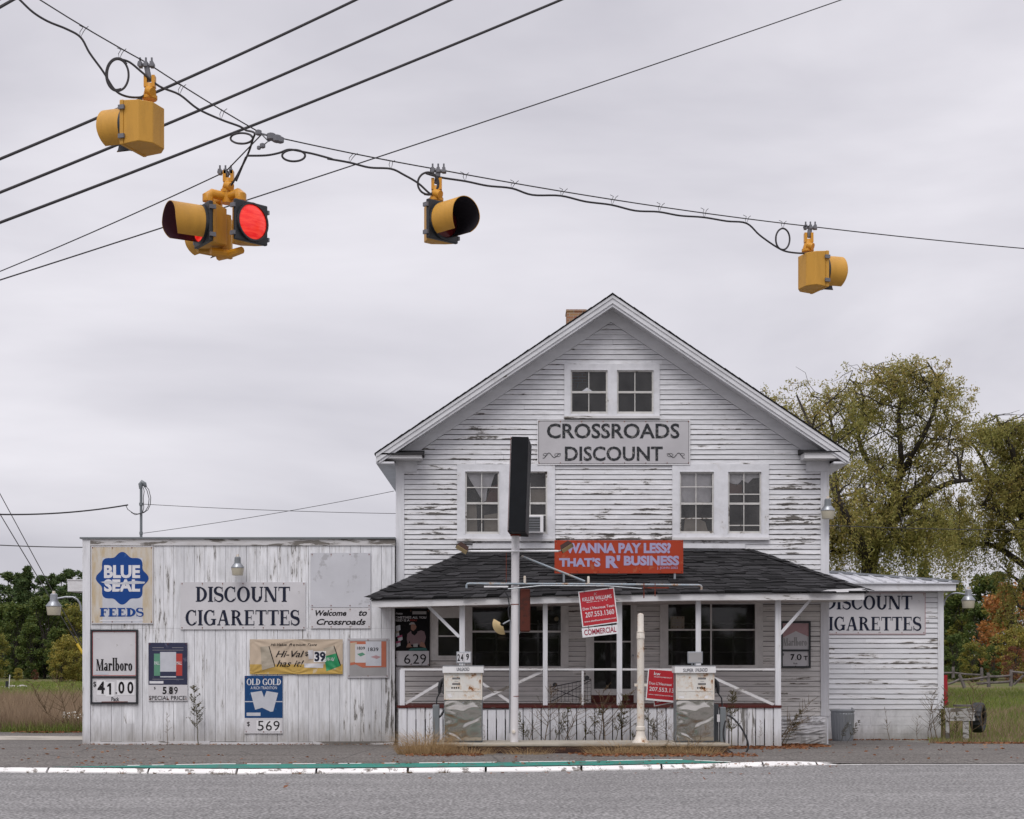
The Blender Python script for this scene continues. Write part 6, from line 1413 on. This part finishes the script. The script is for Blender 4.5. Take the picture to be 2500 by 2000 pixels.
def pine_tree(label, H, Wd, mat, loc, group, levels=20):
    t_ = thing('pine_tree', label, 'tree', loc, group); OFF[t_] = Vector((0, 0, 0)); mb = MB(); limb(mb, (0, 0, -.2), (0, 0, H*.97), .2, .03, 8, .006); cs, rs = [], []
    for l in range(levels):
        f = .12 + .86*(l + rg.uniform(-.45, .45))/(levels-1); L = Wd*.5*max(1.03 - f, .08)**.78*rg.uniform(.75, 1.15)
        for b in range(7):
            a = rg.uniform(0, 2*math.pi); Lb = L*rg.uniform(.45, 1.2); e_ = np.array([Lb*math.cos(a), Lb*math.sin(a), H*f + Lb*.22])
            limb(mb, (0, 0, H*f), e_, .035, .012, 2, .03)
            for q_ in (.45, .75, 1.0): cs.append(np.array([e_[0]*q_, e_[1]*q_, H*f + (e_[2] - H*f)*q_ + rg.uniform(-.28, .28)])); rs.append(.13 + .21*Lb)
    cs.append(np.array([0, 0, H])); rs.append(.12)
    mb.build('trunk', m_bark, t_); pts = clumps(cs, rs, 17, .48); np_mesh('crown', leaf_quads(pts, .42, .28, -.3), 4, mat, t_); return t_
def put(proto, first, loc, sc, rot, label):
    o_ = proto if first else copy_tree(proto); o_.location = loc; o_.scale = sc; o_.rotation_euler = (0, 0, rot); o_['label'] = label; return o_
def gp(px, d): return (fx(px, d), d, gz(d) - .1)
def hgt(py, d): return fz(py, d) - gz(d)
# left wood: a row of pines with broad trees in front
pA = pine_tree('', 10.0, 7.0, m_pineL, (0, 0, 0), 'trees of the left wood'); pB = pine_tree('', 10.0, 8.4, m_pineL, (0, 0, 0), 'trees of the left wood', 14)
GL, GR = 'trees of the left wood', 'trees of the right wood'
LP = [(66, 150, 1383, 'A', 'tallest pine of the left wood, with an open pointed top'), (20, 152, 1396, 'B', 'dark pine near the photo edge, left of the tallest pine'), (-30, 150, 1402, 'A', 'pine at the photo edge of the left wood'), (170, 146, 1389, 'B', 'broad topped pine just clear of the annex'), (128, 150, 1402, 'A', 'pine between the tallest pine and the broad topped one'), (205, 151, 1398, 'A', 'pine half hidden by the annex corner'), (240, 148, 1405, 'B', 'pine hidden behind the annex sign wall'),
      (100, 156, 1404, 'B', 'pine at the back of the left wood'), (45, 157, 1400, 'A', 'pine behind, between the edge pine and the tallest'), (150, 157, 1402, 'B', 'pine behind the broad topped one')]
used = set()
def scatter(P_, proto, grp, w0):
    for (px, d, top, k, lb) in P_:
        pr_ = proto[k]; h = hgt(top, d)/10.0; s_ = h*rg.uniform(.95, 1.1); o_ = put(pr_, k not in used, gp(px, d), (s_, s_, h), rg.uniform(0, 6.3), lb); o_['group'] = grp; used.add(k)
scatter(LP, {'A': pA, 'B': pB}, GL, 0)
bG = broad_tree('broad_tree', '', 'tree', 10, 7.0, m_greenL, 60, 80, .36, .06); bO = broad_tree('broad_tree', '', 'tree', 10, 7.5, m_oliveL, 60, 80, .36, .06); bY = broad_tree('autumn_tree', '', 'tree', 10, 9.0, m_yelL, 60, 80, .42, .04)
bR = broad_tree('autumn_tree', '', 'tree', 10, 8.0, m_oraL, 50, 70, .42, .08); bS = broad_tree('russet_tree', '', 'tree', 10, 8.5, m_redL, 44, 46, .36, .08)
protos = {'G': bG, 'O': bO, 'Y': bY, 'R': bR, 'S': bS}
scatter([(90, 143, 1462, 'G', 'tall green tree filling the middle of the left wood'), (15, 144, 1470, 'G', 'tall dark green tree at the photo edge of the wood'), (150, 144, 1466, 'G', 'tall green tree before the broad topped pine'), (200, 143, 1462, 'O', 'tall olive tree touching the annex corner'), (108, 140, 1450, 'G', 'rounded green tree right below the tallest pine'), (40, 141, 1470, 'G', 'dark green tree left in the wood below the pines'), (190, 139, 1465, 'O', 'olive tree behind the curved arm lamp'), (-10, 132, 1540, 'O', 'olive tree low at the photo edge'), (75, 138, 1520, 'G', 'dark low green tree in the shadow of the wood'), (140, 137, 1530, 'G', 'dark green tree behind the autumn bush'), (225, 137, 1520, 'G', 'green tree behind the annex edge'),
         (166, 118, 1548, 'Y', 'yellow autumn bush beside the annex corner'), (190, 121, 1550, 'O', 'olive and yellow bush touching the annex corner'), (150, 117, 1585, 'Y', 'lower yellow bush left of the bigger autumn bush'), (45, 126, 1628, 'Y', 'small yellow bush at the foot of the left wood'), (205, 117, 1600, 'O', 'green and yellow bush low at the annex corner'), (85, 128, 1632, 'S', 'small russet bush at the foot of the left wood')], protos, GL, 0)
# right wood
scatter([(2310, 140, 1425, 'O', 'olive tree right of the wing roof behind the lamp arm'), (2345, 138, 1440, 'G', 'green tree behind the wing lamp'), (2390, 136, 1470, 'G', 'dark green tree behind the rail fence'), (2330, 120, 1545, 'G', 'dense dark green tree close by the wing corner'), (2375, 118, 1560, 'O', 'yellowing green tree above the leaning fence post'), (2425, 122, 1575, 'G', 'dark low tree behind the fence middle'), (2468, 130, 1418, 'R', 'bright orange maple behind the fence'), (2490, 132, 1410, 'O', 'olive tree behind the orange maple'), (2480, 116, 1525, 'Y', 'yellow orange tree at the photo edge'),
         (2475, 110, 1575, 'S', 'russet brown thinning bush at the photo edge'), (2530, 118, 1500, 'S', 'russet tree beyond the right photo edge'), (2270, 150, 1412, 'G', 'green treetop just above the wing roof'), (2410, 150, 1400, 'G', 'green tree at the back of the right wood'), (2540, 140, 1390, 'G', 'green tree beyond the right edge of the wood'), (2130, 150, 1375, 'O', 'olive treetop showing left over the metal roof'), (2350, 148, 1490, 'G', 'green tree filling the right wood')], protos, GR, 0)
scatter([(2258, 140, 1372, 'A', 'pine top poking above the metal roof'), (2330, 152, 1400, 'A', 'slim pine right of the metal roof'), (2440, 155, 1395, 'B', 'pine behind the orange maple')], {'A': pA, 'B': pB}, GR, 0)

def willow(label, H, loc, limbs, n_tw, seed, env):
    global rg
    rg = np.random.default_rng(seed); ex, ez = [a for a, b in env], [b for a, b in env]
    t_ = thing('willow_tree', label, 'tree', loc, 'ragged willows behind the wing'); OFF[t_] = Vector((0, 0, 0)); mb = MB(); mb.smooth = True; tips = []
    for path_, r0, r1 in limbs:
        pts = cat([np.array(p) for p in path_], 4) if False else [np.array(v) for v in cat([Vector(p) for p in path_], 4)]
        mb.tube([Vector(p) for p in pts], [r0 + (r1 - r0)*i/(len(pts)-1) for i in range(len(pts))], 8, False); L0 = len(pts)
        for k in range(15):
            i = int(rg.uniform(.22, 1)*(L0 - 1)); p = pts[i]; d_ = rg.normal(size=3); d_[2] = abs(d_[2])*.75 + .25; d_ /= np.linalg.norm(d_); ln = rg.uniform(1.2, 3.7)*H/15
            e2 = p + d_*ln; e2[2] = min(e2[2], np.interp(e2[0], ex, ez) - rg.uniform(.1, 1.3))
            if e2[2] < p[2] - .6 or not ex[0] < e2[0] < ex[-1]: continue
            q_ = limb(mb, p, e2, r1*.55 + .02, .014, 4, .10)
            for m_ in range(4):
                j = int(rg.integers(1, 5)); s_ = q_[j]; d2 = rg.normal(size=3); d2[2] = d2[2]*.5 + .5; d2 /= np.linalg.norm(d2); e_ = s_ + d2*rg.uniform(.6, 2.0)*H/15; e_[2] = min(e_[2], max(np.interp(e_[0], ex, ez) + rg.uniform(-.9, .25), s_[2] - .5)); limb(mb, s_, e_, .014, .006, 3, .12); tips.append(e_); tips.append((s_ + e_)/2)
            tips.append(q_[-1]); tips.append(q_[-2])
    mb.build('trunk', m_bark, t_)
    tips = np.array(tips); cen = []; dirs = []
    for e_ in tips:
        for k in range(n_tw):
            a = rg.uniform(0, 2*math.pi); out_ = np.array([math.cos(a), math.sin(a), 0])*rg.uniform(.1, .5); ln = rg.uniform(.5, 1.6) * (1.9 if e_[2] < H*.62 else .8); nl = int(ln*24) + 5
            s_ = np.linspace(0, 1, nl)[:, None]; lift = .25 if e_[2] > H*.6 else .08
            if e_[2] > np.interp(e_[0], ex, ez) - .1 - rg.exponential(.35) or rg.uniform() < .18: continue
            pth = e_ + out_*s_*1.6 + np.array([0, 0, 1.0])*(lift*np.sin(s_*2.2) - ln*.75*s_**1.8) + rg.normal(size=(nl, 3))*.085
            cen.append(pth); tg = np.gradient(pth, axis=0); dirs.append(tg)
    c = np.concatenate(cen); tg = np.concatenate(dirs); tg /= np.linalg.norm(tg, axis=1, keepdims=True) + 1e-9
    d_ = tg*.8 + rg.normal(size=tg.shape)*.42 + np.array([0, 0, -.25]); d_ /= np.linalg.norm(d_, axis=1, keepdims=True); u = np.cross(d_, rg.normal(size=d_.shape)); u /= np.linalg.norm(u, axis=1, keepdims=True) + 1e-9
    n = len(c); L = rg.uniform(.09, .19, n)[:, None]; wv = L*.17
    np_mesh('crown', np.stack([c - d_*L*.5, c + u*wv, c + d_*L*.5, c - u*wv], axis=1).reshape(-1, 3), 4, m_willow, t_); return t_
dW = 70.0
def wp(px, py, dy=0.0, base=2165): return ((px - base)*dW/F, dy, fz(py, dW) - gz(dW))
W1 = [([wp(2140, 1640), wp(2120, 1450), wp(2135, 1320), wp(2185, 1240)], .42, .26), ([wp(2140, 1290), wp(2185, 1262), wp(2215, 1240), wp(2290, 1190, -1), wp(2340, 1185, -2)], .22, .07), ([wp(2185, 1245), wp(2190, 1190), wp(2200, 1155), wp(2220, 1110, 1), wp(2300, 1065, 2), wp(2345, 1010, 2)], .2, .04), ([wp(2200, 1150), wp(2185, 1100, -1), wp(2180, 1020, -1), wp(2190, 960, -1), wp(2160, 900, 0)], .14, .03),
      ([wp(2190, 1190), wp(2150, 1120, 2), wp(2120, 1050, 2), wp(2120, 960, 1), wp(2085, 915, 1)], .14, .03), ([wp(2130, 1380), wp(2060, 1300, -2), wp(2010, 1200, -2), wp(1985, 1090, -1), wp(1945, 965, 0)], .2, .04), ([wp(2060, 1300), wp(2050, 1150, 1), wp(2060, 1050, 2), wp(2040, 975, 2)], .14, .03), ([wp(2200, 1155), wp(2240, 1050, -2), wp(2260, 960, -2), wp(2235, 905, -2)], .12, .03), ([wp(2010, 1200), wp(1940, 1120, 0), wp(1878, 1010, 1), wp(1868, 960, 1)], .12, .03),
      ([wp(2215, 1240), wp(2290, 1270, 1), wp(2340, 1310, 1), wp(2360, 1330, 0)], .12, .03), ([wp(2160, 1270), wp(2175, 1310, -1), wp(2195, 1350, -1), wp(2240, 1350, -1)], .07, .03), ([wp(2060, 1300), wp(2040, 1330, 1), wp(2060, 1350, 1), wp(2090, 1340, 1)], .08, .03)]
willow('tall ragged willow with drooping olive leaves behind the gabled shop', 14, (fx(2165, dW), dW, gz(dW)), W1, 2, 21, [(wp(a, 0)[0], wp(a, b)[2]) for a, b in ((1800, 1100), (1838, 955), (1880, 905), (1950, 895), (1985, 935), (2040, 905), (2090, 890), (2160, 882), (2240, 890), (2290, 935), (2330, 935), (2352, 965), (2362, 1060), (2375, 1250), (2380, 1500))])
dW = 74.0
W2 = [([wp(2560, 1640, 0, 2462), wp(2550, 1400, 0, 2462), wp(2530, 1280, 0, 2462), wp(2500, 1200, 0, 2462)], .4, .22), ([wp(2530, 1280, 0, 2462), wp(2470, 1170, 1, 2462), wp(2430, 1100, 1, 2462), wp(2400, 1060, 1, 2462)], .16, .03), ([wp(2500, 1200, 0, 2462), wp(2480, 1110, -1, 2462), wp(2450, 1050, -1, 2462), wp(2440, 1020, -1, 2462)], .16, .03), ([wp(2500, 1200, 0, 2462), wp(2510, 1100, 0, 2462), wp(2530, 1020, 0, 2462)], .16, .03), ([wp(2550, 1400, 0, 2462), wp(2470, 1330, 1, 2462), wp(2400, 1330, 1, 2462), wp(2340, 1350, 1, 2462)], .16, .04), ([wp(2530, 1300, 0, 2462), wp(2440, 1250, -1, 2462), wp(2400, 1240, -1, 2462)], .14, .03), ([wp(2530, 1300, 0, 2462), wp(2570, 1200, 0, 2462), wp(2620, 1100, 0, 2462)], .16, .03)]
willow('second willow cut off by the photo edge', 12, (fx(2462, dW) - .45, dW, gz(dW)), W2, 3, 22, [(wp(a, 0, 0, 2462)[0], wp(a, b, 0, 2462)[2]) for a, b in ((2300, 1500), (2340, 1320), (2370, 1120), (2395, 1025), (2430, 1015), (2470, 1025), (2540, 1000), (2640, 1050))])
rg = np.random.default_rng(9)

# the wood across the road, behind the viewer, which glass and steel mirror
n = 9000; c = np.stack([rg.uniform(-70, 70, n), rg.uniform(-52, -46, n), np.zeros(n)], 1); c[:, 2] = rg.uniform(0, 1, n)**.8*(6.5 + 2.5*np.sin(c[:, 0]*.35) + 1.5*np.sin(c[:, 0]*1.1))
tag(np_mesh('opposite_wood', leaf_quads(c, 1.3, .7), 4, m_greenL), kind='stuff')
# dead weeds
def weed_proto(kind, seed):
    g = np.random.default_rng(seed); mb = MB(); cs = []
    st = [np.array([0, 0, 0.])]
    for i in range(8): st.append(st[-1] + np.array([g.normal()*.012, g.normal()*.012, .125]))
    mb.tube([Vector(p) for p in st], [.009*(1 - i/10) for i in range(9)], 5, False)
    nb = 34 if kind == 'f' else (16 if kind == 'b' else 9)
    for k in range(nb):
        f = g.uniform(.28 if kind != 'b' else .12, 1); i = min(int(f*8), 7); p = st[i] + (st[i+1] - st[i])*(f*8 - i); a = g.uniform(0, 6.3); ln = (.13 if kind == 'f' else .30 if kind == 'b' else .12)*(1.25 - f)*g.uniform(.6, 1.2) + .03
        up = g.uniform(.5, 1.3) if kind != 'b' else g.uniform(.6, 1.4); e_ = p + np.array([math.cos(a), math.sin(a), up])*ln; mid = (p + e_)/2 + np.array([0, 0, -.01]); mb.tube([Vector(p), Vector(mid), Vector(e_)], [.0045, .0035, .002], 4, False)
        for m_ in range(16 if kind == 'f' else 9):
            u = g.uniform(.25, 1.05); cs.append(p + (e_ - p)*u + g.normal(size=3)*.012)
    return mb, np.array(cs)
WEED = {}
def weed(kind, px, py, hpx, lean, label, d):
    mat = {'f': m_weedg, 'b': m_weed, 't': m_weed}[kind]; base = P(px, py, d); base.z = (ITZ if False else gz(d)); H = (py - (py - hpx))*d/F
    var = (kind, len([1 for q_ in WEED if q_[0] == kind]) % 3)
    if kind + str(int(px) % 3) not in WEED:
        mb, cs = weed_proto(kind, 40 + int(px) % 3 + ord(kind)); t_ = thing('dead_weed', label, 'weed', (0, 0, 0), 'dead weeds by the buildings'); OFF[t_] = Vector((0, 0, 0)); mb.build('stem', mat, t_)
        np_mesh('seed_head', leaf_quads(cs, .032 if kind == 'f' else .022, .4, -.4), 4, mat, t_); WEED[kind + str(int(px) % 3)] = t_; o_ = t_
    else: o_ = copy_tree(WEED[kind + str(int(px) % 3)])
    o_.location = base; o_.scale = (H*1.05, H*1.05, H); o_.rotation_euler = (0, RAD(lean), R.uniform(-.6, .6)); o_['label'] = label
for a in [('f', 484, 1817, 140, 1, 'tall bushy brown weed standing against the annex planks', 34.3), ('t', 1047, 1815, 105, 2, 'dry straw stalk beside the left hose pylon', 29.3), ('t', 1058, 1815, 90, -4, 'shorter dry stalk beside the left hose pylon', 29.3), ('t', 409, 1815, 82, 0, 'thin bare weed stem below the SPECIAL PRICE poster', 34.3), ('t', 1183, 1813, 60, -3, 'small weed left against the porch pickets by the UNLEADED pump', 32.3),
          ('b', 1285, 1812, 95, 22, 'weed leaning right just beside the white pole', 32.2), ('f', 1302, 1814, 100, -26, 'feathery weed leaning left over the pickets by the pole', 32.3), ('b', 1330, 1815, 150, 8, 'tall branching weed rising past the deck edge right of the pole', 32.2), ('f', 1345, 1815, 105, 30, 'feathery weed slanting right before the trolley', 32.3), ('b', 1372, 1814, 135, 24, 'weed slanting right below the trolley', 32.1), ('b', 1400, 1815, 105, -20, 'weed leaning left below the porch door', 32.3), ('f', 1412, 1816, 120, 32, 'long weed slanting far right below the door', 32.3),
          ('b', 1478, 1818, 150, 1, 'tall upright weed growing at the island edge', 31.9), ('b', 1462, 1816, 130, 12, 'weed beside the tall upright one below the door', 32.2), ('f', 1498, 1816, 130, 18, 'dense weed slanting toward the cream post', 32.2), ('b', 1520, 1816, 140, 10, 'tall weed reaching the second porch post', 32.3), ('f', 1535, 1815, 90, 25, 'weed bending against the cream post', 32.3), ('b', 1590, 1815, 110, 15, 'weed just right of the cream post', 32.3), ('f', 1612, 1815, 100, -16, 'weed below the leaning red estate board', 32.3), ('b', 1636, 1815, 95, -12, 'weed against the SUPER UNLEADED pump side', 32.3), ('f', 1787, 1812, 140, 1, 'bushy weed standing behind the hose loop', 32.0), ('t', 1855, 1814, 70, 2, 'slim weed against the right end pickets', 32.4),
          ('b', 1905, 1816, 130, 38, 'long weed lying over toward the stone foundation', 33.2), ('b', 1893, 1816, 150, 44, 'longest weed lying over the stone foundation', 33.4), ('f', 1915, 1816, 95, 30, 'weed leaning at the last porch post', 33.3), ('t', 1868, 1816, 130, 52, 'bare stalk lying low before the pickets', 33.0),
          ('t', 2172, 1810, 85, -8, 'weed in the middle of the wing foundation', 38.2), ('b', 2240, 1808, 60, 6, 'small weed at the wing foundation', 38.2), ('t', 2264, 1808, 85, 1, 'slim weed near the wing corner', 38.2), ('b', 2276, 1808, 110, 4, 'branching weed near the wing corner', 38.1), ('b', 2288, 1808, 120, -3, 'branching weed against the wing corner board', 38.1), ('f', 2298, 1808, 110, 5, 'bushy weed right at the wing corner', 38.0), ('b', 2320, 1808, 135, -3, 'weed before the white stand, left side', 36.6), ('f', 2332, 1808, 70, 10, 'low weed under the white stand', 36.8),
          ('b', 2371, 1806, 150, 2, 'tall dark stemmed weed before the stand and tyre', 36.4), ('b', 2403, 1808, 112, 2, 'dark stemmed weed right of the tyre', 36.4), ('t', 2446, 1800, 60, 2, 'thin weed in the right field', 38), ('t', 2464, 1800, 75, 3, 'taller thin weed in the right field', 38.5), ('f', 2052, 1816, 50, 20, 'small brown weed before the dustbin', 36.4), ('f', 2068, 1816, 60, 34, 'bent brown weed before the dustbin', 36.3), ('b', 150, 1770, 150, -30, 'tall arching weed left of the annex corner', 43.0), ('b', 172, 1772, 140, -14, 'upright weed left of the annex corner', 43.2), ('b', 188, 1772, 120, -5, 'weed touching the annex corner', 43.1),
          ('f', 1620, 1842, 36, 20, 'low weed sprouting before the island', 29.3), ('b', 1660, 1846, 75, -20, 'spreading weed before the SUPER UNLEADED pump, leaning left', 29.3), ('b', 1676, 1846, 70, 20, 'spreading weed before the SUPER UNLEADED pump, leaning right', 29.3), ('b', 1690, 1846, 80, 30, 'widest leaning weed before the SUPER UNLEADED pump', 29.3), ('t', 1571, 1842, 45, -2, 'short weed before the island under the cream post', 29.3)]: weed(*a)

# grass: blades as tapering triangles
def blades(name, n, fpos, hfun, mat, wd, lean=.35):
    xy = fpos(n); n = len(xy); h = hfun(n, xy); z = np.array([gz(y) for y in xy[:, 1]]); a = rg.uniform(0, 6.3, n); b = np.stack([xy[:, 0], xy[:, 1], z - .03], 1)
    u = np.stack([np.cos(a), np.sin(a), np.zeros(n)], 1)*wd; tip = b + np.stack([rg.normal(size=n)*lean*h, rg.normal(size=n)*lean*h, h], 1)
    return tag(np_mesh(name, np.stack([b - u, b + u, tip], 1).reshape(-1, 3), 3, mat), kind='stuff')
def box_pos(x0, x1, y0, y1):
    def f(n):
        y = y0 + (y1 - y0)*rg.uniform(0, 1, n)**1.6; d_ = y; return np.stack([rg.uniform(0, 1, n)*(x1 - x0) + x0, y], 1)*np.stack([d_, np.ones(n)], 1) if x0 > -1 and x1 < 1 else np.stack([rg.uniform(x0, x1, n), y], 1)
    return f
def nz2(xy, s): return .5 + .5*np.sin(xy[:, 0]*s + 1.3*np.sin(xy[:, 1]*s*.7))*np.sin(xy[:, 1]*s*.9 + .6)
blades('dry_field_grass', 26000, box_pos(-.335, -.225, 43, 72), lambda n, xy: rg.uniform(.25, .75, n)*(.7 + .4*nz2(xy, .8)), m_fieldg, .012)
blades('verge_grass', 3500, box_pos(-.335, -.225, 42.6, 45.5), lambda n, xy: rg.uniform(.12, .4, n)*(nz2(xy, 1.6) > .45), m_lawng, .012)
blades('far_lawn_grass', 12000, box_pos(-.335, -.225, 72, 118), lambda n, xy: rg.uniform(.06, .16, n), m_lawng, .03)
blades('right_field_grass', 16000, box_pos(.255, .335, 35.9, 90), lambda n, xy: rg.uniform(.05, .20, n)*(.5 + .5*np.clip((xy[:, 1] - 37)/8, 0, 1))*(1 + .6*nz2(xy, .5)), m_lawng, .016)
blades('right_dry_grass', 7000, box_pos(.255, .335, 35.4, 60), lambda n, xy: rg.uniform(.08, .36, n)*(.45 + .55*np.clip((xy[:, 1] - 37)/6, 0, 1))*(nz2(xy, .55) > .25), m_fieldg, .011)
def tuft(cx, cy, n, r_, h, name, mat=None, z=None):
    a = rg.uniform(0, 6.3, n); q_ = r_*rg.uniform(0, 1, n)**.6; b = np.stack([cx + q_*np.cos(a)*1.2, cy + q_*np.sin(a)*.5, np.full(n, (gz(cy) if z is None else z) - .01)], 1); aa = rg.uniform(0, 6.3, n); u = np.stack([np.cos(aa), np.sin(aa)*.4, np.zeros(n)], 1)*.0045
    hh = h*rg.uniform(.4, 1.1, n); out_ = np.stack([q_*np.cos(a), q_*np.sin(a)*.5, np.zeros(n)], 1)*.9 + rg.normal(size=(n, 3))*.13*h; m_ = b + out_*.4 + np.stack([np.zeros(n), np.zeros(n), hh*.7], 1); t2 = b + out_*1.3 + np.stack([np.zeros(n), np.zeros(n), hh*rg.uniform(.6, 1.0, n)], 1)
    return np.concatenate([np.stack([b - u, b + u, m_], 1).reshape(-1, 3), np.stack([m_ - u*.8, m_ + u*.8, t2], 1).reshape(-1, 3)])
for (px, py, n, r_, h, lb) in ((1040, 1850, 1300, .42, .42, 'big clump of dry yellow grass at the left end of the island'), (1140, 1846, 420, .40, .24, 'low dry grass clump before the UNLEADED pump'), (1290, 1841, 260, .36, .17, 'thin dry grass clump before the white pole'), (1510, 1856, 700, .48, .24, 'matted dry grass clump before the cream post'), (1600, 1856, 520, .44, .21, 'matted grass clump right of the cream post'), (1690, 1854, 560, .44, .26, 'grass clump before the SUPER UNLEADED pump')):
    d_ = 29.25; v = tuft(fx(px, d_), d_, n, r_, h, ''); o_ = np_mesh('grass_clump', v - np.array([fx(px, d_), d_, 0]), 3, m_dry, None, (fx(px, d_), d_, 0)); tag(o_, lb, 'grass clump', 'dry grass clumps by the island')
# tufts in the kerb joints, litter of leaves
v = []
for k in range(34):
    x = R.uniform(-9.5, 5.2); n_ = int(R.choice([10, 16, 24, 60])); v.append(tuft(x, yf(x) + R.choice([-.015, -.02, .03]), n_, R.uniform(.02, .10), R.uniform(.03, .09), '', z=-.06))
tag(np_mesh('kerb_weeds', np.concatenate(v), 3, m_weed), kind='stuff')
def litter(regions):
    out_ = []
    for (x0, x1, y0, y1, n, z, s_) in regions:
        c = np.stack([rg.uniform(x0, x1, n), rg.uniform(y0, y1, n), np.zeros(n)], 1)
        c[:, 2] = [(lotz(a, b) + .012 if z is None else z) for a, b in c[:, :2]]; c[:, 2] += rg.uniform(0, .015, n); q_ = leaf_quads(c, s_, .75).reshape(-1, 4, 3); q_[:, :, 2] = c[:, None, 2] + (q_[:, :, 2] - c[:, None, 2])*.45; out_.append(q_.reshape(-1, 3))
    return np.concatenate(out_)
tag(np_mesh('fallen_leaves', litter([(4.1, 6.4, 32.7, 34.4, 900, None, .10), (3.9, 5.8, 31.6, 33.0, 420, None, .09), (-1.9, -.5, 28.6, 29.5, 200, None, .08), (1.2, 4.3, 28.4, 29.5, 420, None, .09), (-2.3, 5, 31.2, 32.6, 500, None, .08), (-9, -2.4, 34.1, 34.5, 220, None, .06), (-7, 5.5, 26.3, 26.8, 160, None, .06), (9.2, 13, 35.0, 35.7, 420, None, .11), (6.8, 10.2, 38.1, 38.6, 160, None, .10), (-13, -9.2, 42.3, 42.9, 260, None, .11), (-1.6, -.6, 28.8, 29.5, 70, None, .08), (1.0, 4.1, 28.7, 29.5, 160, None, .09), (-9, 4, 26.6, 29, 90, None, .07), (4, 12, 28, 34.6, 110, None, .09), (-12, -6, 27, 34, 70, None, .08), (-6, 5, 25.0, 25.3, 46, -.056, .07), (-5, 8, 20, 25, 8, -.056, .10)]), 4, m_litter), kind='stuff')
# asters at the left verge
t_ = thing('aster_clump', 'clump of small white asters by the annex corner', 'flowers', (fx(175, 43.2), 43.2, gz(43.2))); OFF[t_] = Vector((0, 0, 0)); n = 70; c = np.stack([rg.uniform(-.28, .28, n), rg.uniform(-.15, .15, n), rg.uniform(.35, .52, n)], 1); np_mesh('blossom', leaf_quads(c, .045, .9), 4, m_flower, t_); st = np.repeat(c, 1, 0); b = c*np.array([.4, .4, 0]); np_mesh('stem', np.stack([b, b + np.array([.006, 0, 0]), c], 1).reshape(-1, 3), 3, m_lawng, t_)
